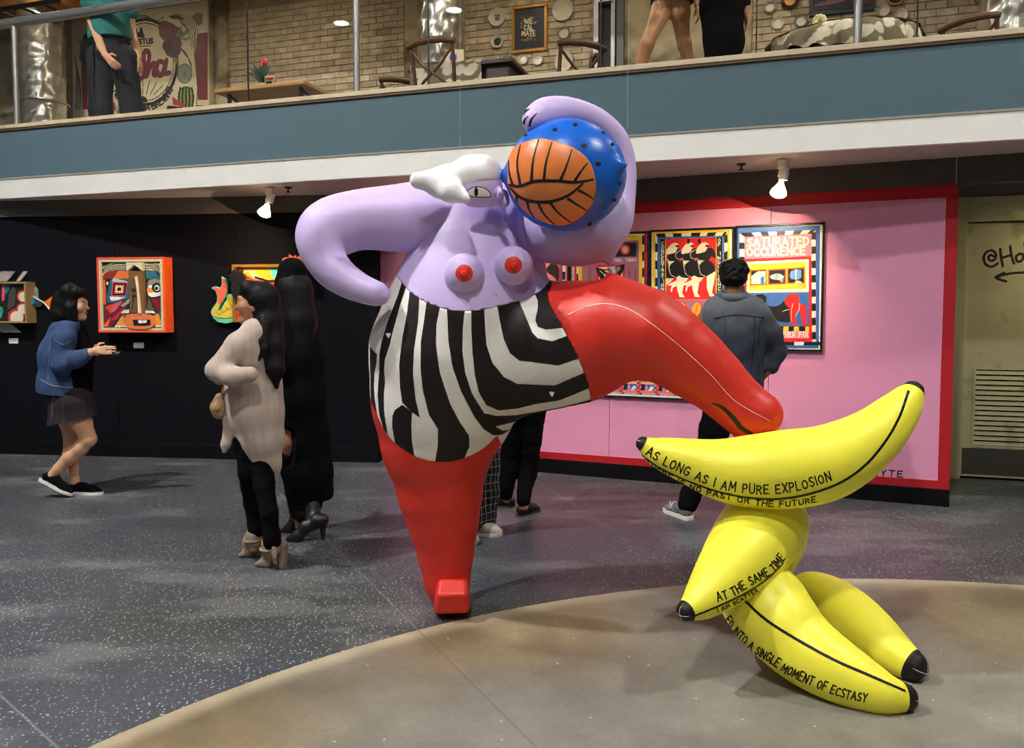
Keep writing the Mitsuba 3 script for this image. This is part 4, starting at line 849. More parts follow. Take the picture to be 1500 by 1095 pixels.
S.poly([(822, 218), (862, 218), (862, 420), (836, 420)], (206, 96, 40)); S.poly([(880, 245), (910, 215), (1060, 215), (1056, 370), (960, 400), (880, 410), (864, 360), (884, 300)], (40, 96, 120))
S.poly([(856, 225), (892, 222), (888, 280), (858, 280)], BLK); S.oval(873, 248, 9, 14, CRM)
S.poly([(905, 232), (925, 200), (1040, 235), (1035, 245)], (196, 190, 180))
for s_, c in ((1.0, (214, 62, 96)), (.84, BLK), (.62, ORG), (.42, (236, 220, 180)), (.24, BLK)): S.poly([(970 + (x - 970) * s_, 296 + (y - 296) * s_) for x, y in ((916, 236), (1040, 242), (1026, 354), (904, 354))], c)
S.poly([(888, 356), (1030, 360), (960, 385), (906, 392)], WHT)
S.poly([(840, 620), (850, 450), (920, 420), (1060, 370), (1030, 440), (940, 560), (900, 610)], (110, 24, 40)); S.poly([(850, 440), (930, 410), (900, 490)], (206, 70, 44)); S.poly([(890, 500), (930, 410), (1000, 390), (940, 470)], (214, 90, 110)); S.poly([(880, 560), (1000, 450), (1040, 400), (960, 540)], (180, 40, 60)); S.poly([(836, 600), (900, 520), (880, 600)], (230, 100, 50)); S.poly([(980, 430), (1062, 366), (1050, 410), (1000, 440)], (150, 160, 150))
S.poly([(1190, 480), (1210, 360), (1260, 480)], (90, 78, 60)); S.poly([(1228, 375), (1325, 368), (1312, 490), (1290, 490)], (130, 20, 34)); S.poly([(1256, 490), (1322, 490), (1335, 540), (1280, 560)], TEAL)
S.poly([(1196, 262), (1212, 222), (1260, 212), (1312, 222), (1316, 262)], (150, 140, 120)); S.poly([(1200, 330), (1204, 270), (1240, 262), (1300, 250), (1324, 330), (1280, 356), (1230, 360)], WHT, 2); S.poly([(1200, 330), (1204, 280), (1240, 290), (1250, 320)], (240, 150, 60)); S.oval(1276, 284, 40, 40, BLK); S.oval(1278, 286, 24, 26, (200, 206, 210)); S.oval(1272, 290, 13, 13, BLK)
S.poly([(930, 605), (1005, 490), (1040, 500), (1032, 620)], (240, 160, 60)); S.poly([(1250, 505), (1290, 500), (1330, 600), (1265, 600)], (240, 160, 60)); S.poly([(850, 622), (930, 600), (1030, 606), (1030, 625)], (40, 70, 90)); S.poly([(1262, 600), (1340, 596), (1342, 624), (1250, 624)], (40, 70, 90))
for x in (945, 970, 995, 1018, 1275, 1295, 1316): S.oval(x, 598, 10, 7, CRM)
put_print('painted_panel', BW, S.L, D1 - .022, t)
def relief(pts, c, d, name, curve=0, lift=0.0):
    d = d * .75; lift = lift * .75
    g = poly_px(BW, A1(pts), D1 - .02, curve); put(name, pext(BW, g, D1 - .023 + lift, D1 - .023 + d), mat('relief_%s_%d' % (name, USED.get(t + '__' + name, 0)), c, .5), t)
relief([(1062, 150), (1180, 150), (1192, 490), (1140, 492), (1078, 486), (1068, 300)], (120, 86, 48), .05, 'nose_board')
relief([(1122, 196), (1138, 192), (1150, 300), (1170, 492), (1150, 492), (1140, 330)], (226, 216, 190), .075, 'nose_ridge')
relief([(1048, 82), (1178, 78), (1176, 150), (1140, 120), (1110, 100), (1080, 130), (1050, 150)], (216, 206, 176), .06, 'brow')
relief([(1000, 492), (1020, 468), (1066, 460), (1064, 492)], (206, 214, 206), .05, 'nostril'); relief([(1196, 492), (1200, 470), (1250, 476), (1264, 492)], (206, 214, 206), .05, 'nostril')
relief([(1030, 560), (1040, 510), (1090, 495), (1200, 495), (1255, 515), (1266, 565), (1240, 612), (1140, 622), (1050, 608)], (226, 122, 76), .045, 'mouth', 2)
relief([(1098, 545), (1238, 545), (1240, 588), (1180, 594), (1104, 590)], BLK, .05, 'mouth_gap', 0, .04); relief([(1140, 550), (1175, 545), (1178, 574), (1146, 572)], WHT, .055, 'tooth', 0, .045); relief([(1178, 550), (1212, 548), (1208, 570), (1182, 572)], WHT, .055, 'tooth', 0, .045)
for q_ in ([(1072, 292), (1124, 322)], [(1098, 285), (1096, 325)], [(1120, 292), (1074, 320)], [(1078, 345), (1122, 362)], [(1098, 335), (1092, 400), (1080, 460)], [(1120, 345), (1078, 365)]): put('carved_line', pext(BW, line_px(BW, A1(q_), .008, D1), D1 + .010, D1 + .016), 'bsdf_frame_black', t)
# --- left artwork with striped wings
D0 = .14
t = thing('relief_painting', 'shallow wooden box of painted shapes with striped wings, cut by the left picture edge', 'artwork')
h = np.array(BW.pts(A1([(-420, 238), (208, 236), (216, 572), (-420, 572)]), D0)); u0, u1, v0, v1 = h[[0, 3], 0].mean(), h[[1, 2], 0].mean(), h[[2, 3], 1].mean(), h[[0, 1], 1].mean()
for q_ in ((u0, u1, v1 - .02, v1), (u0, u1, v0, v0 + .02), (u0, u0 + .02, v0 + .02, v1 - .02), (u1 - .02, u1, v0 + .02, v1 - .02)): put('side', pbox(BW, *q_, 0, D0, .002), 'bsdf_tan_wood', t, smooth=False)
put('back_board', pbox(BW, u0 + .02, u1 - .02, v0 + .02, v1 - .02, .01, D0 - .04), 'bsdf_frame_black', t, smooth=False)
S = Sheet(BW, D0 - .038, A1); S.poly([(-400, 250), (196, 250), (200, 560), (-400, 560)], (30, 28, 28))
S.poly([(15, 250), (40, 250), (36, 380), (20, 395), (15, 390)], (220, 84, 104)); S.poly([(40, 250), (80, 250), (76, 300), (50, 340), (36, 330)], TEAL); S.poly([(-60, 420), (20, 440), (26, 480), (10, 530), (-60, 540)], (40, 150, 130)); S.poly([(70, 330), (110, 270), (130, 300), (120, 430), (60, 470)], (70, 70, 66))
for x, y, r in ((185, 355, 50), (180, 455, 50), (130, 520, 68)): S.oval(x, y, r, r, (196, 56, 52)); 
for x, y, r in ((190, 358, 40), (186, 458, 40), (136, 528, 54)): S.oval(x, y, r, r, (230, 220, 196))
S.L = [(g.intersection(sg.box(u0 + .02, v0 + .02, u1 - .02, v1 - .02)), c) for g, c in S.L]
put_print('painted_panel', BW, S.L, D0 - .038, t)
def wing(pts, n, a, b, m0, m1, name='striped_wing'):
    g = poly_px(BW, A1(pts), .02); kk = put(name, pext(BW, g, .006, .018), m0, t)
    for i in range(n):
        s_ = (i + .5) / n; x0, x1 = a[0] + (a[1] - a[0]) * s_, b[0] + (b[1] - b[0]) * s_
        l = line_px(BW, A1([(x0, a[2]), (x1, b[2])]), .006, .02).intersection(g)
        if not l.is_empty: put('stripe', pext(BW, l, .018, .021), m1, kk)
wing([(-60, 232), (10, 150), (126, 150), (58, 232)], 11, (-70, 64, 236), (0, 134, 146), 'bsdf_frame_black', 'bsdf_card'); wing([(130, 232), (188, 150), (226, 150), (166, 232)], 4, (126, 172, 236), (190, 232, 146), 'bsdf_frame_black', 'bsdf_card')
wing([(-80, 576), (90, 576), (172, 650), (20, 650)], 14, (-90, 96, 572), (6, 180, 654), 'bsdf_frame_black', 'bsdf_card'); wing([(240, 232), (310, 292), (312, 392), (240, 340)], 6, (240, 318, 225), (240, 318, 400), 'bsdf_frame_black', 'bsdf_card')
def cut(pts, c, nm, w0=.006, w1=.03, curve=0): put(nm, pext(BW, poly_px(BW, A1(pts), w1, curve), w0, w1), mat('cutout_%d' % len(scene), c, .5), t)
cut([(214, 335), (255, 360), (275, 410), (240, 470), (214, 482)], (36, 116, 150), 'wing_feather', .03, .06); cut([(262, 360), (355, 402), (330, 440), (270, 440)], (52, 56, 60), 'wing_feather'); cut([(225, 480), (262, 480), (280, 560), (225, 575)], (214, 86, 70), 'wing_feather')
cut([(355, 402), (440, 345), (480, 380), (430, 470), (415, 470)], (240, 110, 36), 'beak'); cut([(440, 345), (520, 280), (572, 248), (560, 275), (500, 350)], (220, 96, 96), 'beak'); put('beak_edge', pext(BW, line_px(BW, A1([(218, 325), (300, 372), (355, 402), (414, 468)]), .012, .03), .03, .036), 'bsdf_card', t)
# --- artwork with the fish tail, behind the two women
A2 = lambda pts: CR(290, 370, 8.333, pts)
t = thing('relief_painting', 'gold framed fish-tailed artwork with coral crest, behind the two women', 'artwork')
D2 = .09
h = np.array(BW.pts(A2([(408, 140), (1130, 140), (1130, 850), (424, 850)]), D2)); u0, u1, v0, v1 = h[[0, 3], 0].mean(), h[[1, 2], 0].mean(), h[[2, 3], 1].mean(), h[[0, 1], 1].mean()
for q_ in ((u0, u1, v1 - .03, v1), (u0, u1, v0, v0 + .03), (u0, u0 + .03, v0 + .03, v1 - .03), (u1 - .03, u1, v0 + .03, v1 - .03)): put('frame_bar', pbox(BW, *q_, 0, D2, .003), 'bsdf_frame_gold', t, smooth=False)
S = Sheet(BW, D2 - .03, A2); S.poly([(430, 160), (1120, 160), (1120, 835), (440, 835)], (240, 190, 40)); S.poly([(440, 170), (560, 175), (520, 240), (600, 280), (700, 330), (960, 330), (960, 835), (440, 835)], (196, 70, 34)); S.poly([(880, 170), (1000, 170), (960, 260), (920, 320), (890, 260)], (96, 204, 180))
S.poly([(560, 235), (620, 205), (690, 215), (720, 270), (765, 295), (740, 320), (690, 315), (650, 280), (630, 240)], (246, 214, 150), 2); S.poly([(640, 330), (770, 330), (760, 352), (640, 352)], (240, 90, 60)); S.line([(700, 300), (800, 330), (870, 350), (960, 340)], .02, BLK)
put_print('painted_panel', BW, S.L, D2 - .03, t)
def cut2(pts, c, nm, w0, w1, curve=3): put(nm, pext(BW, poly_px(BW, A2(pts), w1, curve), w0, w1), mat('cutout_%d' % len(scene), c, .5), t)
cut2([(285, 290), (330, 320), (358, 400), (355, 480), (330, 540), (270, 640), (245, 700), (255, 712), (285, 680), (320, 610), (352, 570), (350, 530), (370, 500), (420, 505), (440, 560), (440, 840), (340, 862), (240, 845), (180, 790), (155, 725), (180, 670), (230, 600), (235, 540), (215, 470), (160, 425), (210, 408), (265, 432), (290, 390)], (96, 196, 150), 'tail_edge', .02, .05, 0)
cut2([(288, 305), (325, 328), (350, 400), (347, 478), (325, 535), (265, 635), (240, 600), (243, 540), (222, 468), (180, 425), (212, 416), (266, 442), (296, 395)], (236, 96, 80), 'tail_fin', .05, .056, 0)
cut2([(240, 600), (265, 635), (240, 700), (256, 722), (292, 686), (328, 614), (358, 575), (358, 530), (385, 512), (415, 515), (432, 565), (432, 780), (340, 800), (240, 790), (185, 770), (165, 722), (188, 672)], (206, 184, 66), 'tail_body', .05, .057, 0)
for a in range(4): put('scale_line', pext(BW, line_px(BW, A2([(225 + a * 60, 720 - a * 30), (250 + a * 60, 760 - a * 30), (290 + a * 60, 740 - a * 40)]), .004, .057), .057, .059), 'bsdf_frame_black', t)
cut2([(1020, 120), (1030, 75), (1070, 55), (1110, 60), (1105, 15), (1135, 35), (1160, 55), (1190, 25), (1200, 60), (1240, 30), (1260, 60), (1300, 75), (1306, 110), (1280, 160), (1290, 210), (1200, 200), (1050, 200)], (244, 120, 92), 'crest', D2, D2 + .02, 0)
spk = []
for i in range(26):
    a = i * 2 * np.pi / 26; r_ = (120, 78)[i % 2] * (1 + .2 * math.sin(i * 2.3)); spk.append((470 + r_ * math.cos(a), 300 + r_ * .95 * math.sin(a)))
cut2(spk, (16, 14, 14), 'black_flower', D2, D2 + .03, 0); cut2([(420, 380), (540, 380), (560, 470), (500, 570), (440, 560), (400, 470)], (16, 14, 14), 'black_flower', D2, D2 + .025, 2)
# --- white label cards
for (x0, y0, x1, y1), l in (((13.3, 495, 26.8, 503), 'small white label card under the left striped-wing artwork'), ((196, 501.3, 211, 509.6), 'small white label card under the coral framed face')):
    p_ = poly_px(BW, [(x0, y0), (x1, y0), (x1, y1), (x0, y1)]); t = put('label_card', pext(BW, p_, 0, .004), 'bsdf_card', None, l, 'label card', smooth=False)
    for i in range(2): put('print_line', pext(BW, line_px(BW, [(x0 + 2, y0 + 2.4 + i * 2.4), (x1 - 5 + i * 2, y0 + 2.4 + i * 2.4)], .003), .004, .0045), 'bsdf_steel', t)

# ---------------- spot lamps and sprinklers under the gallery
mat('bulb_glass', (250, 240, 220), .2)
def spot_lamp(mount, neck, bulb, face, aim_at, label, k):
    p0 = floor_at(*mount, 2.6); Y = p0[1]; t = thing('spot_lamp', label, 'spot lamp')
    n0, n1, bp, fp = at(*neck[0], Y), at(*neck[1], Y), at(*bulb, Y - .02), at(*face, Y - .05)
    put('mount', move(lathe([(0, 0), (.035, 0), (.035, .06), (.02, .07), (0, .07)]), (p0[0], p0[1], 2.532)), 'bsdf_white_metal', t); put('stem', rod((p0[0], p0[1], 2.54), n0, .008), 'bsdf_white_metal', t)
    put('yoke', rod(n0 + np.array([-.035, 0, 0]), n0 * .4 + n1 * .6 + np.array([-.04, 0, -.01]), .006), 'bsdf_white_metal', t)
    put('cylinder', tube([n0, n0 * .5 + n1 * .5, n1], [.034, .036, .034], 24), 'bsdf_white_metal', t)
    d = fp - bp; d /= np.linalg.norm(d); put('bulb', aim(lathe([(0, -.07), (.02, -.06), (.03, -.03), (.058, .03), (.062, .045), (.05, .056), (0, .062)], 28), bp, d), 'bsdf_bulb_glass', t, emitter=emit(WARM, 5.0))
    o = bp + d * .08; scene[t + '_beam'] = {'type': 'spot', 'to_world': T().look_at(origin=o.tolist(), target=np.asarray(aim_at).tolist(), up=[0.1, 0, 1]), 'intensity': {'type': 'rgb', 'value': [float(c * k) for c in WARM]}, 'cutoff_angle': 62.0, 'beam_width': 20.0}
spot_lamp((1146, 233), ((1149, 246), (1147, 264)), (1142, 276), (1139, 287), PW.world(PW.at_u(1080, 0), 1.5), 'white spot lamp with lit bulb hanging above the pink wall', TRACK_POWER)
spot_lamp((394, 274), ((398, 283), (394, 297)), (389, 307), (386, 315), BW.world(BW.at_u(300, 0), 1.6), 'white spot lamp with lit bulb hanging above the dark wall', TRACK_POWER * .7)
spot_lamp((640, 262), ((642, 268), (640, 282)), (638, 292), (636, 300), PW.world(PW.at_u(720, 0), 1.6), 'white spot lamp above the pink wall, hidden behind the white hair', TRACK_POWER * .6)
for x, y in ((422, 274), (1086, 240)):
    p0 = floor_at(x, y, 2.6); t = thing('sprinkler', 'small ceiling sprinkler beside the spot lamp over the %s wall' % ('dark' if x < 700 else 'pink'), 'sprinkler')
    put('plate', move(lathe([(0, 0), (.03, 0), (.036, .01), (0, .012)]), (p0[0], p0[1], 2.59)), 'bsdf_dark_metal', t); put('head', move(lathe([(0, -.035), (.022, -.035), (.022, -.03), (.006, -.028), (.008, 0), (0, 0)]), (p0[0], p0[1], 2.59)), 'bsdf_dark_metal', t)
# ================================================================ people
def cloth(c0, c1, s=14, rough=.85):
    return dict(fn=lambda p, n, uv: fl.mix(lin(c0), lin(c1), fl.fbm(p.x * s, p.y * s, p.z * s * .7, 3)), rough=rough)
mat('skin_a', (206, 158, 124), .5); mat('skin_b', (176, 124, 92), .5); mat('skin_c', (138, 98, 72), .5); mat('skin_d', (190, 140, 96), .5)
mat('hair_black', fn=lambda p, n, uv: mi.Color3f(lin((14, 12, 12))) * (.6 + .8 * fl.noise(p.x * 160, p.y * 160, p.z * 9)), rough=.6, specular=.2)
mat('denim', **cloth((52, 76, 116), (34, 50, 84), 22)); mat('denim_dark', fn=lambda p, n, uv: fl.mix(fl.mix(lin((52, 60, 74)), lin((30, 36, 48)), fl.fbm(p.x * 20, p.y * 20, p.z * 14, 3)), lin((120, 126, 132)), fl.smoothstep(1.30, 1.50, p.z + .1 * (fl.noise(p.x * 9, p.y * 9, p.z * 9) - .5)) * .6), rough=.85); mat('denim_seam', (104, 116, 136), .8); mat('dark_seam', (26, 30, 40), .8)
mat('black_cloth', (11, 10, 11), .9, specular=.1); mat('black_leather', (16, 15, 16), .45); mat('plum_cloth', fn=lambda p, n, uv: fl.mix(lin((24, 16, 22)), lin((86, 48, 62)), fl.smoothstep(.72, .95, fl.noise(p.x * 34, p.y * 34, 0))), rough=.85)
mat('beige_knit', fn=lambda p, n, uv: mi.Color3f(lin((178, 162, 150))) * (.86 + .22 * fl.noise(p.x * 70, p.y * 70, p.z * 4)), rough=.9)
mat('taupe_suede', **cloth((150, 134, 116), (124, 108, 92), 40)); mat('dark_sole', (44, 36, 30), .6); mat('white_rubber', (226, 224, 218), .5); mat('white_leather', **cloth((214, 210, 202), (182, 176, 166), 30, .5)); mat('grey_mesh', **cloth((120, 122, 124), (84, 86, 90), 50))
mat('eye_white', (220, 214, 206), .2); mat('iris', (30, 20, 16), .2); mat('lip', (150, 74, 66), .4); mat('gold', (190, 150, 80), .3, metallic=.8); mat('teal_cloth', **cloth((36, 118, 110), (26, 88, 84), 16)); mat('jeans_black', **cloth((18, 20, 32), (10, 11, 18), 20)); mat('tan_bag', (158, 128, 92), .5)
def grid_fn(p, n, uv):
    w = .012 * (fl.noise(p.x * 9, p.y * 9, p.z * 9) - .5); a = dr.abs(p.x + .4 * p.y + w); b = dr.abs(p.z + w * 1.5)
    fa, fb = a / .036 - dr.floor(a / .036), b / .05 - dr.floor(b / .05)
    return fl.mix(lin((16, 16, 18)), lin((170, 170, 166)), dr.select((fa < .09) | (fb < .07), .85, 0.0))
mat('check_cloth', fn=grid_fn, rough=.9)
RES = .0075
class Person:
    def __init__(s, label, Y, name='person'):
        s.Y = Y; s.k = thing(name, label, 'person'); s.skin = []
    def p(s, x, y, dy=0.0): return at(x, y, s.Y + dy)
    def ch(s, pts, k=None, flat=None):
        """a chain: (pixel x, pixel y, depth offset in metres, radius in metres)"""
        return cones([(s.p(a, b, c), r) for a, b, c, r in pts], k, flat)
    def body(s, m, label=None): put('body', blob(s.skin, RES, .02, relax=2), m, s.k, label, smooth=True)
    def wear(s, name, prims, m, k=.035, label=None, cut=(), res=RES, relax=2, bumps=None, clip=()):
        mesh = blob(prims, res, k, cut=cut, relax=relax, bumps=bumps)
        if clip: mesh = clip_mesh(mesh, [(s.p(x, y, dy), n) for x, y, dy, n in clip])
        return put(name, mesh, m, s.k, label, smooth=40 if clip else True), mesh
def folds(seed, amp=.006, f=(9, 9, 5)): return lambda X: amp * (2 * meshkit.fbm(X * np.array(f), 2, seed) - 1)
def head_prims(c, f, s=1.0, up=(0, 0, 1)):
    f = np.asarray(f, float); f /= np.linalg.norm(f); z = np.asarray(up, float); z /= np.linalg.norm(z); sd = np.cross(f, z); sd /= np.linalg.norm(sd); z = np.cross(sd, f); R = np.stack([f, sd, z], 1)
    q = lambda a, b, d: c + s * (f * a + sd * b + z * d)
    out = ell(q(-.008, 0, .022), np.array([.096, .076, .092]) * s, .02, R) + cones([(q(.028, 0, -.02), .066 * s), (q(.05, 0, -.088), .034 * s)], .03)
    out += cones([(q(.086, 0, .014), .009 * s), (q(.106, 0, -.022), .0125 * s)], .012) + cones([(q(.08, -.03, .03), .016 * s), (q(.08, .03, .03), .016 * s)], .02)
    out += cones([(q(.084, -.014, -.050), .0085 * s), (q(.084, .014, -.050), .0085 * s)], .008) + cones([(q(.081, -.012, -.066), .0085 * s), (q(.081, .012, -.066), .0085 * s)], .008) + cones([(q(.074, 0, -.092), .016 * s), (q(.074, 0, -.092), .016 * s)], .02)
    for e in (-1, 1): out += ell(q(.055, e * .044, -.018), .03 * s, .02) + ell(q(-.006, e * .076, -.012), np.array([.018, .009, .031]) * s, .008, R)
    return out, q, R
def face_parts(P, q, s, f):
    for e in (-1, 1):
        ke = put('eye', move(trimesh.creation.icosphere(2, .0125 * s), q(.076, e * .032, .008)), 'bsdf_eye_white', P.k, smooth=True)
        put('iris', move(trimesh.creation.icosphere(2, .007 * s), q(.0835, e * .032, .008)), 'bsdf_iris', ke, smooth=True)
        put('eyebrow', tube([q(.093, e * .014, .03), q(.094, e * .032, .036), q(.084, e * .05, .032)], [.003 * s, .0042 * s, .002 * s], 8), 'bsdf_hair_black', P.k, smooth=True)
    put('lips', blob(cones([(q(.0895, -.02, -.056), .003 * s), (q(.0935, 0, -.054), .006 * s)]) + cones([(q(.0935, 0, -.054), .006 * s), (q(.0895, .02, -.056), .003 * s)]) + cones([(q(.089, -.014, -.063), .004 * s), (q(.089, .014, -.063), .004 * s)]), .003, .006), 'bsdf_lip', P.k, smooth=True)
def hand_prims(w, d, nrm, curl=.5, s=1.0, thumb=1):
    """palm and five bent fingers from the wrist w, pointing along d, palm facing nrm"""
    d = np.asarray(d, float) / np.linalg.norm(d); nrm = np.asarray(nrm, float); nrm = nrm - d * (nrm @ d); nrm /= np.linalg.norm(nrm); sd = np.cross(d, nrm) * thumb; out = []
    for i in range(4): out += cones([(w + sd * (.008 - .008 * i) * s, .014 * s), (w + d * .085 * s + sd * (.028 - .019 * i) * s, .0105 * s)], .012)
    for i, L in enumerate((.068, .078, .072, .056)):
        p0 = w + d * .085 * s + sd * (.028 - .019 * i) * s; a = 0.0; pts = [(p0, .009 * s)]; cur = p0
        for j, fr in enumerate((.45, .32, .23)):
            a += curl * (.7, .9, .6)[j]; cur = cur + (d * math.cos(a) + nrm * math.sin(a)) * L * fr * s; pts.append((cur, (.0086, .0078, .0066)[j] * s))
        out += cones(pts, .003)
    t0 = w + d * .02 * s + sd * .022 * s
    out += cones([(t0, .013 * s), (t0 + (d * .5 + sd * .75 + nrm * .2) * .04 * s, .0105 * s), (t0 + (d * .5 + sd * .75 + nrm * .2) * .04 * s + (d * .85 + sd * .2 + nrm * .45) * .032 * s, .0085 * s)], .006)
    return out
def sneaker(P, heel, toe, ankle, w, up_m, sole_m, name='shoe', hgt=.05, stripe=None, sole_h=.022):
    """a low shoe between two points on its sole"""
    heel, toe = np.asarray(heel, float), np.asarray(toe, float); d = toe - heel; L = np.linalg.norm(d); d /= L; sd = np.cross(d, [0, 0, 1.0]); sd /= np.linalg.norm(sd); u = np.cross(sd, d)
    M = np.eye(4); M[:3, 0] = d; M[:3, 1] = -sd; M[:3, 2] = u; M[:3, 3] = heel
    o = closed_curve([(0, 0), (.03 * L, .36 * w), (.3 * L, .40 * w), (.68 * L, .5 * w), (.92 * L, .34 * w), (L, 0), (.92 * L, -.34 * w), (.68 * L, -.5 * w), (.3 * L, -.40 * w), (.03 * L, -.36 * w)], 4)
    q = lambda a, h, r: (heel + d * a * L + u * h, r)
    ks = put(name, blob(cones([q(.13, sole_h + .028, w * .36), q(.4, sole_h + .036, w * .38), q(.7, sole_h + .012, w * .37), q(.9, sole_h + .002, w * .24)], .03) + cones([q(.16, sole_h + .03, w * .33), (np.asarray(ankle, float), w * .36)], .02) + ([] if hgt < .06 else cones([q(.3, sole_h + .05, w * .34), q(.16, hgt, w * .36)], .02)), .006, .02, relax=2), up_m, P.k, smooth=True)
    so = ext(sg.Polygon(o), sole_h); so.apply_transform(M); put('sole', so, sole_m, ks, smooth=40); return ks, q, (d, sd, u)

# ---------------- woman in a denim jacket walking to the right, far left
W = Person('person with a dark bob, blue denim jacket and dark skirt, walking at the left', 6.27)
f = np.array([1, .12, 0.02]); hc = W.p(108, 448); hp, hq, hR = head_prims(hc, f, 1.0)
W.skin += hp + W.ch([(106, 460, 0, .05), (103, 486, 0, .055), (98, 500, 0, .09), (96, 540, 0, .11), (100, 585, 0, .11)])
W.skin += W.ch([(110, 595, -.06, .095), (119, 618, -.06, .078), (130, 643, -.05, .057), (118, 656, -.05, .056), (104, 668, -.05, .055), (86, 686, -.05, .041), (74, 699, -.05, .036), (72, 704, -.05, .034)], .02)
W.skin += W.ch([(100, 595, .07, .095), (103, 618, .07, .078), (105, 646, .07, .055), (103, 664, .07, .055), (107, 685, .07, .04), (109, 703, .07, .034), (110, 708, .07, .033)], .02)
W.skin += W.ch([(94, 492, -.16, .055), (90, 534, -.17, .042), (130, 517, -.2, .032), (138, 514, -.2, .026)], .02) + hand_prims(W.p(137, 513, -.2), (1, .15, .02), (.1, 1, -.15), .15, 1.0, 1)
W.skin += W.ch([(100, 492, .16, .05), (100, 534, .17, .042), (130, 519, .06, .032), (136, 516, .04, .026)], .02) + hand_prims(W.p(136, 515, .04), (1, -.25, .0), (-.1, -1, -.1), .15, 1.0, -1)
W.body('bsdf_skin_a'); face_parts(W, hq, 1.0, f)
hair = ell(W.p(100, 443), (.118, .105, .118)) + ell(W.p(94, 458), (.105, .105, .105)) + W.ch([(104, 428, -.04, .075), (118, 428, -.03, .035)]) + W.ch([(104, 432, .04, .075), (118, 430, .03, .035)]) + W.ch([(104, 450, -.075, .05), (106, 470, -.07, .035)])
W.wear('hair', hair, 'bsdf_hair_black', .03, 'black bobbed hair', cut=cones([(hq(.12, 0, .004), .07), (hq(.13, 0, -.1), .08)], .01), bumps=folds(4, .010, (40, 40, 14)))
jk = W.ch([(96, 490, 0, .13), (94, 520, 0, .175), (92, 565, 0, .175), (92, 585, 0, .175)], .05) + W.ch([(98, 482, -.1, .07), (94, 496, -.16, .08), (90, 534, -.19, .068), (112, 526, -.2, .058), (127, 519, -.2, .048)], .04) + W.ch([(100, 482, .1, .07), (104, 534, .18, .066), (122, 521, .1, .05)], .04) + W.ch([(101, 480, -.04, .07), (108, 477, -.05, .05)], .02)
kj, jm = W.wear('denim_jacket', jk, 'bsdf_denim', .04, 'blue denim jacket', cut=cones([(W.p(146, 540), .10), (W.p(146, 600), .10)], .03), bumps=folds(5, .008, (14, 14, 9)), clip=[(58, 571, 0, (.12, 0, 1))])
fj = Frame(W.p(92, 530)); js = man(puff(jm, .003))
for q_, w_ in (([(60, 556), (80, 565), (124, 568)], 2.2), ([(80, 498), (92, 505), (104, 500)], 1), ([(74, 500), (72, 530), (70, 556)], 1), ([(121, 515), (124, 522), (122, 527)], 1.2)):
    try: decal('seam', fj, js, px_line(q_, w_), 'bsdf_denim_seam', kj, .1)
    except Exception: pass
W.wear('black_top', W.ch([(108, 484, 0, .09), (112, 520, 0, .125), (110, 570, 0, .125)]), 'bsdf_black_cloth', .03)
W.wear('skirt', W.ch([(101, 560, 0, .14), (104, 590, 0, .16), (110, 625, 0, .19), (111, 640, 0, .195)], .03) + W.ch([(112, 590, -.06, .125), (119, 614, -.06, .112), (126, 634, -.06, .105)], .03), 'bsdf_plum_cloth', .03, 'dark plum striped skirt', bumps=folds(6, .008, (24, 24, 2)), clip=[(90, 619, 0, (-.22, 0, 1))])
z_ = lambda p, h: np.array([p[0], p[1], h])
sneaker(W, z_(W.p(58, 703, -.06), .14), z_(W.p(106, 728, -.06), .012), W.p(74, 700, -.05), .088, 'bsdf_black_cloth', 'bsdf_white_rubber', 'sneaker')
sneaker(W, z_(W.p(101, 712, .07), .0), z_(W.p(151, 715, .05), .0), W.p(109, 704, .07), .09, 'bsdf_black_cloth', 'bsdf_white_rubber', 'sneaker')
kc = thing('hand_camera', 'small black camera held by the person in the denim jacket', 'camera'); c_ = W.p(160, 519, -.15)
put('case', box(c_[0] - .07, c_[0] + .05, c_[1] - .03, c_[1] + .03, c_[2] - .035, c_[2] + .03, .008), 'bsdf_black_leather', kc); put('lens', aim(lathe([(0, 0), (.028, 0), (.026, .04), (.02, .042), (.018, .03), (0, .03)]), (c_[0] + .05, c_[1], c_[2]), (1, 0, 0)), 'bsdf_dark_metal', kc)

# ---------------- woman in the long beige top
B = Person('person with long black hair in a beige long top and taupe heeled boots', 4.56)
f = np.array([-1, -.10, .02]); hc = B.p(374, 446); hp, hq, hR = head_prims(hc, f, 1.0)
B.skin += hp + B.ch([(378, 462, 0, .05), (380, 484, 0, .055), (379, 505, 0, .075), (374, 545, 0, .09), (376, 595, 0, .10)])
B.skin += B.ch([(368, 600, -.05, .075), (361, 640, -.05, .052), (363, 690, -.05, .040), (369, 735, .04, .034), (374, 780, .06, .030), (372, 800, .06, .034)], .02) + B.ch([(380, 600, .04, .075), (383, 660, -.02, .054), (387, 710, -.08, .041), (394, 750, -.12, .035), (399, 795, -.12, .03), (402, 806, -.12, .034)], .02)
B.skin += B.ch([(366, 500, -.13, .042), (322, 545, -.2, .042), (350, 552, -.24, .035)], .02) + B.ch([(370, 500, .13, .042), (322, 552, .1, .042), (350, 546, .08, .034)], .02) + hand_prims(B.p(350, 546, .08), (.8, .5, .15), (.2, -.9, 0), .4)
B.body('bsdf_skin_b'); face_parts(B, hq, 1.0, f)
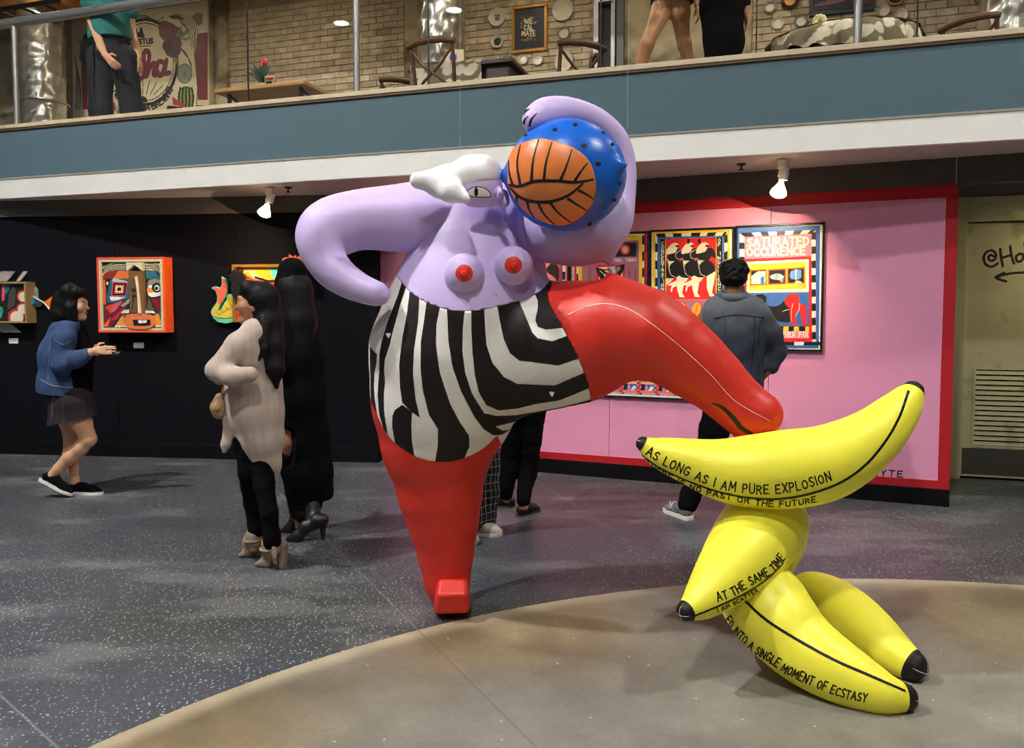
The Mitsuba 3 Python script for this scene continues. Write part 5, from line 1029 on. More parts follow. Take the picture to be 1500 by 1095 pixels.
hair = ell(hq(-.030, 0, .036), (.108, .096, .100)) + B.ch([(388, 440, 0, .085), (394, 470, -.01, .078), (399, 505, -.05, .066), (403, 540, -.08, .05), (405, 566, -.09, .014)]) + B.ch([(386, 470, -.09, .03), (381, 500, -.14, .018), (379, 528, -.16, .006)], .02) + B.ch([(390, 475, -.09, .03), (388, 510, -.14, .018), (390, 545, -.14, .006)], .02) + B.ch([(364, 424, -.03, .055), (357, 430, -.02, .03)], .02) + B.ch([(388, 470, .09, .05), (392, 520, .1, .05)], .02)
B.wear('hair', hair, 'bsdf_hair_black', .03, 'long black hair', cut=cones([(hq(.135, -.02, .0), .066), (hq(.125, -.03, -.1), .08)], .01) + cones([(hq(.07, -.10, .0), .05), (hq(.055, -.11, -.06), .062), (hq(.045, -.11, -.12), .062)], .012), bumps=folds(9, .004, (60, 60, 4)))
tp = B.ch([(369, 512, -.12, .075), (366, 526, -.12, .07)]) + B.ch([(372, 490, -.1, .075), (386, 490, .1, .08)]) + B.ch([(380, 492, 0, .115), (378, 530, 0, .13), (373, 570, 0, .15), (373, 603, 0, .16), (381, 642, 0, .13), (389, 680, .0, .085), (394, 704, 0, .045)], .04) + B.ch([(374, 488, -.08, .075), (352, 506, -.15, .075), (318, 542, -.2, .056), (340, 551, -.25, .05), (366, 548, -.24, .044)], .03) + B.ch([(378, 488, .1, .07), (330, 545, .12, .055), (345, 552, -.1, .05)], .03)
tp += B.ch([(342, 575, -.06, .06), (337, 610, -.07, .036), (331, 650, -.08, .024), (329, 660, -.08, .015)], .03)
kt, tm = B.wear('long_top', tp, 'bsdf_beige_knit', .03, 'beige knitted top with side slit and long tail', bumps=folds(10, .006, (11, 11, 4)))
B.wear('trousers', B.ch([(366, 612, -.03, .085), (361, 640, -.05, .070), (363, 690, -.05, .055), (369, 735, .04, .047), (374, 770, .06, .041), (374, 781, .06, .042)], .02) + B.ch([(380, 612, .04, .09), (383, 660, -.02, .072), (387, 710, -.08, .056), (394, 750, -.12, .049), (398, 784, -.12, .046), (398, 793, -.12, .048)], .02), 'bsdf_black_cloth', .02, 'slim black trousers', bumps=folds(11, .005, (16, 16, 16)))
def heel_boot(P, toe, heel, ankle, m, sole_m, heel_h, slim=False, w=.085, shaft=None):
    """a heeled ankle boot: sole, heel block, upper"""
    toe, heel, ankle = (np.asarray(v, float) for v in (toe, heel, ankle)); hz = heel + np.array([0, 0, heel_h]); d = (toe - heel) * [1, 1, 0]; L = np.linalg.norm(d); d /= L; z = np.array([0, 0, 1.0])
    pr = cones([(hz + z * .03, w * .42), (heel + d * L * .45 + z * (heel_h * .62 + .03), w * .40), (toe - d * .07 + z * .03, w * .38), (toe - d * .015 + z * .016, w * .17)], .025) + cones([(hz + d * .035 + z * .03, w * .42), (ankle, w * .5)], .03)
    if shaft is not None: pr += cones([(ankle, w * .5), (np.asarray(shaft, float), w * .56)], .02)
    kk = put('boot', blob(pr, .006, .02, relax=2), m, P.k, smooth=True)
    r0, r1 = (.034, .03) if not slim else (.024, .007)
    put('heel', tube([hz + z * .02, hz * .4 + heel * .6, heel + z * .0], [r0, (r0 + r1) / 2, r1], 18), m if not slim else sole_m, kk, smooth=50); return kk
g0 = lambda p: np.array([p[0], p[1], 0.0])
k1 = heel_boot(B, g0(floor_at(349, 817)), g0(floor_at(378, 812)), B.p(372, 792, .06), 'bsdf_taupe_suede', 'bsdf_dark_sole', .085, shaft=B.p(372, 783, .06))
k2 = heel_boot(B, g0(floor_at(373, 830)), g0(floor_at(413, 829)), B.p(397, 806, -.1), 'bsdf_taupe_suede', 'bsdf_dark_sole', .09, shaft=B.p(395, 795, -.1))
for kk, x, y, dy in ((k1, 370, 790, .06), (k2, 395, 803, -.1)): put('strap', tube([B.p(x, y, dy) + np.array([.052 * math.cos(a), .052 * math.sin(a), 0]) for a in np.linspace(0, 6.2, 20)], .007, 8), 'bsdf_taupe_suede', kk)
for i in range(4): put('tassel', tube([B.p(399 + i * 1.5, 800, -.18), B.p(400 + i * 1.4, 815, -.2), B.p(402 + i, 826, -.19)], [.003, .004, .003], 6), 'bsdf_taupe_suede', k2)
kb = thing('handbag', 'small tan handbag with gold clasp at the side of the beige long top', 'handbag')
put('pouch', blob(B.ch([(322, 583, -.1, .03), (320, 596, -.1, .042), (321, 604, -.1, .036)]), .006, .02, bumps=folds(3, .004)), 'bsdf_tan_bag', kb, smooth=True); put('strap', tube([B.p(324, 580, -.1), B.p(328, 562, -.13), B.p(334, 545, -.14)], .006, 8), 'bsdf_gold', kb); put('clasp', move(trimesh.creation.icosphere(2, .011), B.p(319, 599, -.145)), 'bsdf_gold', kb)

# ---------------- woman in black behind her
K = Person('person all in black with long coat and heeled boots, behind the beige top', 5.12)
f = np.array([-.75, .66, 0]); hc = K.p(430, 425); hp, hq, hR = head_prims(hc, f, 1.0)
K.skin += hp + K.ch([(431, 440, 0, .052), (432, 466, 0, .06), (434, 490, 0, .085), (436, 560, 0, .095), (438, 610, 0, .10)]) + K.ch([(428, 610, -.03, .07), (422, 650, -.07, .052), (428, 690, -.03, .042), (440, 770, .05, .032)], .02) + K.ch([(446, 610, .06, .07), (447, 690, .05, .045), (452, 752, -.02, .03)], .02)
K.skin += K.ch([(421, 482, -.09, .042), (418, 540, -.11, .034), (426, 560, .16, .03)], .02) + hand_prims(K.p(426, 560, .17), (.2, .9, -.1), (-.5, .2, 0), .4) + K.ch([(452, 482, .1, .05), (460, 560, .12, .04), (455, 600, .1, .034)], .02) + hand_prims(K.p(455, 602, .1), (0, .1, -1), (-1, 0, 0), .4)
K.body('bsdf_skin_b'); face_parts(K, hq, 1.0, f)
K.wear('hair', ell(K.p(430, 420), (.118, .122, .114)) + K.ch([(434, 430, -.03, .105), (438, 470, -.04, .11), (442, 520, -.06, .09), (442, 560, -.07, .05)]), 'bsdf_hair_black', .03, 'long black hair', cut=cones([(hq(.15, .03, .0), .06), (hq(.15, .03, -.1), .065)], .01), bumps=folds(8, .004, (60, 60, 4)))
K.wear('hat', K.ch([(428, 398, 0, .092), (428, 412, 0, .104)], .01) + cones([(K.p(428, 416), .11), (K.p(428, 418), .112)], .01), 'bsdf_black_cloth', .015, 'black cap')
ct = K.ch([(435, 474, 0, .13), (437, 520, 0, .165), (439, 580, 0, .165), (443, 640, .02, .165), (448, 690, .03, .15), (449, 735, .03, .10)], .05) + K.ch([(462, 640, .05, .09), (470, 690, .05, .06), (477, 720, .05, .04), (480, 725, .05, .02)], .04) + K.ch([(452, 474, .08, .08), (459, 530, .12, .07), (455, 595, .1, .055)], .04) + K.ch([(420, 474, -.08, .08), (417, 540, -.12, .066), (424, 560, .1, .056)], .04)
K.wear('coat', ct, 'bsdf_black_cloth', .04, 'long black coat', cut=cones([(K.p(416, 640, -.17), .075), (K.p(414, 676, -.17), .075)], .01), bumps=folds(12, .010, (10, 10, 3)))
K.wear('trousers', K.ch([(421, 672, -.05, .066), (426, 690, -.04, .062), (432, 720, -.02, .06), (436, 750, .02, .05)], .02) + K.ch([(446, 680, .05, .085), (449, 740, .02, .075), (448, 752, .0, .07)], .02) + K.ch([(436, 690, .0, .075), (440, 740, .02, .07)], .02), 'bsdf_black_cloth', .02)
heel_boot(K, g0(floor_at(410, 780)), g0(floor_at(452, 778)), K.p(446, 752, .05), 'bsdf_black_leather', 'bsdf_black_leather', .10, True, shaft=K.p(446, 738, .05)); heel_boot(K, g0(floor_at(419, 793)), g0(floor_at(473, 790)), K.p(460, 758, -.05), 'bsdf_black_leather', 'bsdf_black_leather', .10, True, w=.095, shaft=K.p(456, 740, -.02))

# ---------------- man in a dark denim jacket, seen from behind
M_ = Person('person in a dark denim jacket seen from behind at the framed prints', 5.55)
f = np.array([.12, 1, -.05]); hc = M_.p(1075, 405); hp, hq, hR = head_prims(hc, f, 1.03)
M_.skin += hp + M_.ch([(1074, 418, 0, .058), (1073, 438, 0, .062)]) + M_.ch([(1075, 468, 0, .12), (1078, 530, 0, .13), (1074, 580, 0, .12)], None, ((0, 1, 0), 1.6)) + M_.ch([(1074, 438, 0, .06), (1075, 468, 0, .07)])
M_.skin += M_.ch([(1058, 600, 0, .085), (1044, 640, .01, .06), (1026, 690, .04, .052), (1010, 728, .03, .04), (1006, 748, .01, .038)], .02) + M_.ch([(1091, 600, 0, .085), (1097, 660, .08, .058), (1099, 735, .2, .042)], .02)
M_.skin += M_.ch([(1120, 465, 0, .062), (1136, 516, .02, .05), (1128, 538, -.01, .034), (1125, 543, -.01, .03)], .02) + hand_prims(M_.p(1125, 542, -.03), (-.5, .5, -.6), (-.6, -.6, 0), .6) + M_.ch([(1036, 465, 0, .062), (1026, 520, .02, .05), (1042, 545, .2, .036)], .02) + hand_prims(M_.p(1043, 546, .22), (.6, .6, -.2), (.5, -.5, 0), .6)
M_.body('bsdf_skin_c'); face_parts(M_, hq, 1.0, f)
M_.wear('hair', ell(M_.p(1075, 396), (.102, .11, .082)) + ell(M_.p(1074, 408, -.03), (.092, .085, .06)), 'bsdf_hair_black', .02, 'short dark curly hair', cut=cones([(hq(.15, -.05, .02), .07), (hq(.15, .05, .02), .07)], .01) + cones([(hq(-.10, -.1, -.075), .03), (hq(-.10, .1, -.075), .03)], .02), bumps=lambda X: .010 * (2 * meshkit.noise(X * 55, 3) - 1))
jk = M_.ch([(1077, 460, 0, .15), (1078, 500, 0, .19), (1077, 560, 0, .182), (1077, 566, 0, .18)], .06, ((0, 1, 0), 1.35)) + M_.ch([(1050, 452, 0, .09), (1102, 452, 0, .09)], .05) + M_.ch([(1112, 464, 0, .088), (1128, 490, .01, .08), (1137, 516, .02, .068), (1129, 536, -.01, .056)], .04) + M_.ch([(1044, 464, 0, .088), (1034, 500, .01, .076), (1030, 522, .03, .066), (1040, 538, .14, .055)], .04)
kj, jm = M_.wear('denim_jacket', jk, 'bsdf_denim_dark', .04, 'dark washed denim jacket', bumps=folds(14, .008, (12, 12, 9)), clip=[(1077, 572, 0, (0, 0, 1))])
ax = np.linspace(0, 2 * np.pi, 28); col = [M_.p(1073, 433) + np.array([.088 * math.cos(a), .078 * math.sin(a) - .0, .016 * math.sin(a)]) for a in ax]
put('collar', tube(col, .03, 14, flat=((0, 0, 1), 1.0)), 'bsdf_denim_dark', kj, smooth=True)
fj = Frame(M_.p(1078, 510)); js = man(puff(jm, .003))
for q_, w_ in (([(1046, 466), (1078, 461), (1118, 464)], 1.1), ([(1062, 466), (1064, 510), (1070, 556)], 1), ([(1106, 464), (1104, 510), (1098, 556)], 1), ([(1044, 557), (1078, 560), (1114, 557)], 1.2), ([(1120, 462), (1113, 480), (1112, 510)], 1), ([(1128, 523), (1134, 526), (1141, 524)], 1.2)):
    try: decal('seam', fj, js, px_line(q_, w_), 'bsdf_dark_seam', kj, .15, 0)
    except Exception: pass
M_.wear('trousers', M_.ch([(1060, 575, 0, .125), (1046, 630, 0, .1), (1030, 680, .04, .082), (1012, 725, .03, .07), (1007, 738, .02, .07)], .03) + M_.ch([(1092, 575, 0, .125), (1098, 660, .08, .09), (1099, 735, .2, .07)], .03), 'bsdf_black_cloth', .03, 'black trousers', bumps=folds(15, .006, (12, 12, 12)))
ks, q_, (d_, sd_, u_v) = sneaker(M_, g0(floor_at(1011, 762)), g0(floor_at(974, 747)), M_.p(1006, 746), .105, 'bsdf_grey_mesh', 'bsdf_white_rubber', 'running_shoe', sole_h=.026)
for a0, a1, s_ in ((.35, .62, 1), (.45, .72, 1), (.62, .36, 1), (.7, .5, 1)): put('stripe', tube([q_(a0, .045, 0)[0] - sd_ * .043 * -1, q_((a0 + a1) / 2, .07, 0)[0] + sd_ * .036, q_(a1, .088, 0)[0] + sd_ * .015], .0045, 8), 'bsdf_white_leather', ks); put('stripe', tube([q_(a0, .045, 0)[0] - sd_ * .043, q_((a0 + a1) / 2, .07, 0)[0] - sd_ * .036, q_(a1, .088, 0)[0] - sd_ * .015], .0045, 8), 'bsdf_white_leather', ks)
sneaker(M_, g0(M_.p(1100, 745, .22)), g0(M_.p(1092, 735, .48)), M_.p(1098, 738, .2), .105, 'bsdf_grey_mesh', 'bsdf_white_rubber', 'running_shoe', sole_h=.026)

# ---------------- two people mostly hidden behind the figure
def simple_person(label, x, Y, h, f, top_m, hair_m, skin_m, legs):
    P_ = Person(label, Y); f = np.asarray(f, float); b = g0(at(x, 700, Y)); z = np.array([0, 0, 1.0]); sd = np.array([1.0, 0, 0]); hp, hq, hR = head_prims(b + z * (h - .115), f, 1.0)
    P_.skin += hp + cones([(b + z * (h - .17), .05), (b + z * (h - .27), .055), (b + z * (h - .36), .1), (b + z * h * .6, .1), (b + z * h * .52, .11)], .03)
    for e in (-1, 1):
        sh = b + sd * e * .16 + z * (h - .33); el = sh + sd * e * .05 + np.array([0, 0, -.28]); wr = el + f * .2 + np.array([-e * .08, 0, .04]); P_.skin += cones([(sh, .048), (el, .038), (wr, .028)], .02) + hand_prims(wr, (f + np.array([-e * .4, 0, .3])), np.array([-e, 0, .2]), .4, .95, -e)
    for leg in legs: P_.skin += cones(leg, .02)
    P_.body(skin_m); face_parts(P_, hq, 1.0, f)
    P_.wear('hair', ell(b + z * (h - .09) - f * .02, (.105, .11, .105)) + cones([(b + z * (h - .13) - f * .05, .09), (b + z * (h - .3) - f * .08, .07)], .03), hair_m, cut=cones([(hq(.14, 0, .0), .07), (hq(.14, 0, -.1), .08)], .01), res=.009)
    P_.wear('jacket', cones([(b + z * (h - .36), .13), (b + z * h * .6, .14), (b + z * h * .5, .15)], .04) + sum([cones([(b + sd * e * .15 + z * (h - .33), .075), (b + sd * e * .21 + z * (h - .61), .06), (b + sd * e * .15 + z * (h - .58) + f * .14, .045)], .04) for e in (-1, 1)], []), top_m, res=.009, bumps=folds(20, .006))
    return P_
fA = np.array([-.35, .94, 0]); YA = 5.72
A = simple_person('person in slim black trousers and black flat shoes behind the zebra swimsuit', 764, YA, 1.62, fA, 'bsdf_black_cloth', 'bsdf_hair_black', 'bsdf_skin_a', [[(at(752, 610, YA), .085), (at(750, 680, YA), .055), (at(742, 722, YA - .02), .032), (at(742, 730, YA - .02), .03)], [(at(776, 610, YA), .085), (at(773, 690, YA), .055), (at(768, 732, YA - .1), .032), (at(768, 741, YA - .1), .03)]])
A.wear('trousers', A.ch([(756, 590, 0, .12), (751, 640, 0, .088), (748, 680, 0, .074), (741, 712, -.03, .055), (741, 722, -.03, .052)], .02) + A.ch([(778, 590, 0, .12), (776, 640, 0, .088), (773, 690, 0, .072), (768, 722, -.08, .052), (767, 732, -.1, .05)], .02), 'bsdf_black_cloth', .02, 'slim black trousers', bumps=folds(16, .006, (14, 14, 20)))
def flat_shoe(P, heel, toe, nm='flat_shoe'):
    ks, q, fr = sneaker(P, heel, toe, np.asarray(heel) + (np.asarray(toe) - heel) * .15 + np.array([0, 0, .04]), .088, 'bsdf_black_leather', 'bsdf_dark_sole', nm, .04, sole_h=.012); return ks
flat_shoe(A, g0(floor_at(753, 742)), g0(floor_at(718, 738))); flat_shoe(A, g0(floor_at(759, 756)), g0(floor_at(790, 746)))
fC = np.array([.5, .86, 0]); YC = 5.2
C = simple_person('person in black and white check trousers and white sneakers behind the standing red leg', 702, YC, 1.62, fC, 'bsdf_black_cloth', 'bsdf_hair_black', 'bsdf_skin_b', [[(at(708, 650, YC), .085), (at(711, 720, YC), .055), (at(704, 772, YC), .036), (at(704, 776, YC), .036)], [(at(694, 650, YC), .085), (at(690, 720, YC), .055), (at(686, 778, YC), .036), (at(686, 782, YC - .1), .036)]])
C.wear('trousers', C.ch([(706, 630, 0, .12), (712, 680, 0, .088), (712, 720, 0, .085), (706, 756, 0, .09), (705, 762, 0, .09)], .03) + C.ch([(694, 630, 0, .12), (690, 700, -.05, .09), (688, 762, -.08, .09)], .03), 'bsdf_check_cloth', .03, 'loose black trousers with a white check', bumps=folds(17, .008, (12, 12, 8)))
sneaker(C, g0(floor_at(693, 783)), g0(floor_at(736, 784)), C.p(702, 768), .095, 'bsdf_white_leather', 'bsdf_white_rubber', 'sneaker', .08, sole_h=.02); sneaker(C, g0(floor_at(680, 797)), g0(floor_at(697, 796)), C.p(686, 776, -.1), .095, 'bsdf_white_leather', 'bsdf_white_rubber', 'sneaker', .08, sole_h=.02)
# ================================================================ the gallery above
mat('table_dark', fn=lambda p, n, uv: mi.Color3f(lin((54, 38, 30))) * (.7 + .6 * fl.fbm(p.x * 6, p.y * 30, p.z * 30, 3)), rough=.45)
mat('table_oak', fn=lambda p, n, uv: mi.Color3f(lin((184, 138, 78))) * (.75 + .5 * fl.fbm(p.x * 4, p.y * 30, p.z * 30, 3)), rough=.5); mat('chair_wood', fn=lambda p, n, uv: mi.Color3f(lin((96, 66, 44))) * (.7 + .6 * fl.fbm(p.x * 20, p.y * 20, p.z * 6, 3)), rough=.5)
def lace_fn(p, n, uv):
    d, d2, r = fl.voronoi((p.x + p.y * .5) * 9, p.z * 9 + p.y * 6); return fl.mix(lin((214, 206, 176)), lin((120, 110, 84)), fl.smoothstep(.36, .52, d + .22 * (fl.fbm(p.x * 40, p.y * 40, p.z * 40, 2) - .5)))
mat('lace', fn=lace_fn, rough=.9)
mat('foil', fn=lambda p, n, uv: mi.Color3f(lin((206, 202, 188))) * (.8 + .3 * fl.noise(p.x * 8, p.y * 8, p.z * 8)), rough=.24, metallic=.9)
mat('plate_white', (214, 206, 186), .3); mat('plate_green', (24, 66, 54), .3); mat('plate_dark', (66, 34, 28), .3); mat('plant_green', (40, 66, 40), .5); mat('flower_pink', (226, 76, 84), .5); mat('flower_cream', (236, 226, 170), .6); mat('vase', (196, 190, 170), .3); mat('board_cream', (214, 202, 164), .6); mat('wood_ceiling', (150, 98, 56), .6)
GW = lambda u, z, w: FA.world(u, z, w)
def gpt(x, y, w): h = FA.hit(x, y, w); return FA.world(h[0], h[1], w)
gu = lambda x, w: FA.at_u(x, 0, w)
ux = np.array(FA.u); nn = np.array(FA.n); zz = np.array([0, 0, 1.0])
def GM(o, deg=0.0):
    a = math.radians(deg); M = np.eye(4); M[:3, 0] = ux * math.cos(a) + nn * math.sin(a); M[:3, 1] = np.cross([0, 0, 1], M[:3, 0]); M[:3, 2] = zz; M[:3, 3] = o; return M
def placed(m, M): m = m.copy(); m.apply_transform(M); return m
# crossback chairs: local x across, y towards the front, z up from the floor
chair_parts = [('leg', rod((.18, -.02, 0), (.17, -.02, .45), .018)), ('leg', rod((-.18, -.02, 0), (-.17, -.02, .45), .018)), ('leg', rod((.19, .38, 0), (.18, .36, .45), .018)), ('leg', rod((-.19, .38, 0), (-.18, .36, .45), .018)),
    ('seat', box(-.21, .21, -.03, .40, .44, .475, .012)), ('post', tube([(.19, -.02, .46), (.2, -.06, .7), (.205, -.1, .87)], [.017] * 3, 10)), ('post', tube([(-.19, -.02, .46), (-.2, -.06, .7), (-.205, -.1, .87)], [.017] * 3, 10)),
    ('top_rail', tube([(-.235, -.10, .88), (-.12, -.135, .895), (0, -.145, .90), (.12, -.135, .895), (.235, -.10, .88)], [.026, .03, .03, .03, .026], 14)),
    ('crossbar', tube([(-.2, -.09, .84), (-.08, -.10, .70), (.1, -.08, .57), (.18, -.03, .48)], [.013] * 4, 8)), ('crossbar', tube([(.2, -.09, .84), (.08, -.085, .70), (-.1, -.065, .57), (-.18, -.03, .48)], [.013] * 4, 8)), ('stretcher', rod((.18, 0, .2), (.185, .36, .2), .01)), ('stretcher', rod((-.18, 0, .2), (-.185, .36, .2), .01))]
chair_ply = [(n_, mikit.ply(m_, 'bsdf_chair_wood', smooth=45)) for n_, m_ in chair_parts]
def chair(x, w, deg, label):
    t = thing('crossback_chair', label, 'chair', 'crossback chairs on the gallery'); M = GM(GW(gu(x, w), UZ, w), deg)
    for n_, p_ in chair_ply: scene[key_of(n_, t)] = {**p_, 'to_world': T(M)}
chair(642, -.55, 6, 'brown crossback chair at the railing in front of the flowered tablecloth'); chair(843, -1.0, -40, 'brown crossback chair turned sideways, right of the gold framed picture'); chair(584, -1.5, -50, 'brown crossback chair left of the flowered tablecloth'); chair(1412, -1.4, 35, 'brown crossback chair at the far right beside the silver pillar')
# tables
def table(x0, x1, w0, w1, m, label, top=.75):
    t = thing('table', label, 'table'); u0, u1 = gu(x0, w0), gu(x1, w0); M = GM(GW(0, UZ, 0)); f_ = lambda a, b, c, d, e, g, bv=.004: placed(box(a, b, -d, -c, e, g, bv), GM(GW(0, UZ, 0)))
    P_ = lambda a, b, c, d, e, g: pbox(FA, a, b, UZ + e, UZ + g, c, d, .004)
    put('table_top', P_(u0, u1, w1, w0, top - .04, top), m, t, smooth=False); put('apron', P_(u0 + .05, u1 - .05, w1 + .05, w0 - .05, top - .13 if top < .8 else top - .5, top - .04), m, t, smooth=False)
    for a in (u0 + .08, u1 - .14):
        for b in (w0 - .12, w1 + .06): put('leg', P_(a, a + .06, b, b + .06, 0, top - .13), m, t, smooth=False)
    return t
table(600, 750, -1.05, -2.15, 'bsdf_table_dark', 'dark wooden table with a flowered cloth over its left end', .90)
u0, u1 = gu(603, -1.04), gu(706, -1.04)
put('tablecloth', join([pbox(FA, u0, u1, UZ + .50, UZ + .907, -1.046, -1.04, .001), pbox(FA, u0, u1, UZ + .902, UZ + .907, -2.16, -1.04, .001)]), 'bsdf_lace', None, 'flowered lace cloth hanging over the dark table', 'tablecloth', smooth=False)
table(578, 606, -2.0, -2.6, 'bsdf_table_dark', 'small dark table end between the left chair and the flowered cloth', .86)
tk = thing('table', 'light oak table with dark folding legs behind the glass on the left', 'table'); u0, u1 = gu(334, -.75), gu(436, -.75)
zt = FA.hit(380, 130, -.75)[1] - UZ
put('table_top', placed(box(u0, u1 + .2, .62, 1.35, zt - .04, zt, .006), GM(GW(0, UZ, 0))), 'bsdf_table_oak', tk, smooth=False)
for a in (u0 + .1, u1 + .1): put('leg', pbox(FA, a, a + .03, UZ, UZ + zt - .04, -1.2, -1.17), 'bsdf_dark_metal', tk, smooth=False); put('leg', pbox(FA, a, a + .03, UZ, UZ + zt - .04, -.72, -.69), 'bsdf_dark_metal', tk, smooth=False); put('brace', rod(GW(a + .015, UZ + zt - .05, -.7), GW(a + .2, UZ + .45, -1.0), .012), 'bsdf_dark_metal', tk)
# plant and small sign on it
t = thing('potted_plant', 'small dark green plant with red flowers on the oak table', 'plant'); o = GW(gu(392, -.95), UZ + zt, -.95)
put('pot', move(lathe([(0, 0), (.05, 0), (.065, .1), (.06, .105), (0, .095)]), o), 'bsdf_vase', t)
rs = np.random.RandomState(5)
for i in range(26):
    a = rs.uniform(0, 6.28); r = rs.uniform(.06, .17); h = rs.uniform(.1, .26); e = o + ux * (r * math.cos(a) - .03) + nn * r * math.sin(a) * .6 + zz * (h + .08)
    put('leaf', tube([o + zz * .09, (o + zz * .1) * .4 + e * .6 + zz * .03, e], [.004, .016, .002], 6, flat=(nn, .35)), 'bsdf_plant_green', t)
for dx, dz, c in ((.0, .30, 'flower_pink'), (.03, .33, 'flower_pink'), (.12, .13, 'flower_pink'), (.09, .16, 'flower_pink'), (.17, .06, 'flower_cream')):
    c0 = o + ux * dx + zz * dz
    put('flower', join([move(trimesh.creation.icosphere(1, .018), c0 + ux * .02 * math.cos(k) + zz * .016 * math.sin(k)) for k in np.linspace(0, 5.2, 5)]), 'bsdf_' + c, t)
t = thing('table_sign', 'small coloured menu card standing on the oak table by the plant', 'sign'); o = GW(gu(401, -.80), UZ + zt, -.80)
put('card', placed(box(-.055, .055, -.006, .006, 0, .14, .002), GM(o) @ trimesh.transformations.rotation_matrix(-.12, [1, 0, 0])), 'bsdf_board_cream', t, smooth=False)
for i, c in enumerate(('flower_pink', 'plate_green', 'flower_cream')): put('print_block', placed(box(-.045 + i * .012, .04 - i * .012, -.0075, -.0055, .09 - i * .035, .115 - i * .035), GM(o) @ trimesh.transformations.rotation_matrix(-.12, [1, 0, 0])), 'bsdf_' + c, t, smooth=False)
# round table on the right with lace cloth, edge turned to the viewer
cx_, w_ = gu(1222, -1.25), -1.25; zt = .78; o = GW(cx_, UZ, w_)
t = thing('table', 'round dark pedestal table under a lace cloth on the right', 'table'); R_ = .62
put('table_top', move(lathe([(0, zt - .05), (R_, zt - .05), (R_ + .012, zt - .03), (R_, zt), (0, zt)], 48), o), 'bsdf_table_dark', t); put('rim', move(lathe([(R_ - .05, zt - .16), (R_ - .015, zt - .16), (R_ - .015, zt - .05), (R_ - .05, zt - .05)], 48), o), 'bsdf_table_dark', t)
put('pedestal', move(lathe([(0, 0), (.25, 0), (.25, .04), (.08, .08), (.06, .4), (.09, zt - .1), (.2, zt - .05), (0, zt - .05)], 28), o), 'bsdf_table_dark', t)
V, Fc = [], []
for i in range(33):
    a = math.radians(-150 + 120 * i / 32); d = ux * math.cos(a) - nn * math.sin(a); L = .13 + .07 * abs(math.sin(a * 1.5 + .3)) + .01 * math.sin(i * 1.7)
    for rr, z in ((.2, zt + .006), (R_ + .018 + .006 * math.sin(i * 1.3), zt + .004), (R_ + .03 + .02 * math.sin(i * 1.3), zt - L * .5), (R_ + .035 + .03 * math.sin(i * 1.3), zt - L)): V.append(o + d * rr + zz * z)
for i in range(32):
    for j in range(3): a_, b_ = i * 4 + j, (i + 1) * 4 + j; Fc += [(a_, b_, b_ + 1), (a_, b_ + 1, a_ + 1)]
put('tablecloth', trimesh.Trimesh(V, Fc, process=False), 'bsdf_lace', None, 'yellowish lace cloth draped over the round table on the right', 'tablecloth', smooth=True)
t = thing('flower_bunch', 'small cream flower on the edge of the round lace covered table', 'flower'); c0 = o - ux * .20 + nn * .45 + zz * (zt + .05)
put('stem', rod(c0 - zz * .045, c0, .006), 'bsdf_plant_green', t)
for k in range(9): put('petal', move(trimesh.creation.icosphere(1, .022), c0 + ux * .035 * math.cos(k * .7) + zz * (.03 * math.sin(k * .7) + .02)), 'bsdf_flower_cream', t)
# agave-like plant and candle lantern on the dark table
t = thing('small_plant', 'small spiky plant on the dark table under the gold framed picture', 'plant'); o = GW(gu(742, -1.4), UZ + .90, -1.4)
put('pot', move(lathe([(0, 0), (.04, 0), (.05, .05), (0, .045)]), o), 'bsdf_table_dark', t)
for i in range(13):
    a = math.radians(12 + 156 * i / 12); e = o + ux * .11 * math.cos(a) + zz * (.05 + .12 * math.sin(a)) + nn * .02 * math.sin(i * 3); put('leaf', tube([o + zz * .04, (o + zz * .04) * .5 + e * .5, e], [.005, .009, .001], 6), 'bsdf_plant_green', t)
t = thing('vase', 'small dark ring shaped ornament beside the steel frame', 'ornament'); o = gpt(873, 93, -1.6)
put('ring', tube([o + (ux * math.cos(a) * .045 + zz * math.sin(a) * .075) for a in np.linspace(0, 6.28, 22)], .026, 10), 'bsdf_plate_dark', t, smooth=True); put('foot', rod(o - zz * .16, o - zz * .07, .03), 'bsdf_plate_dark', t)
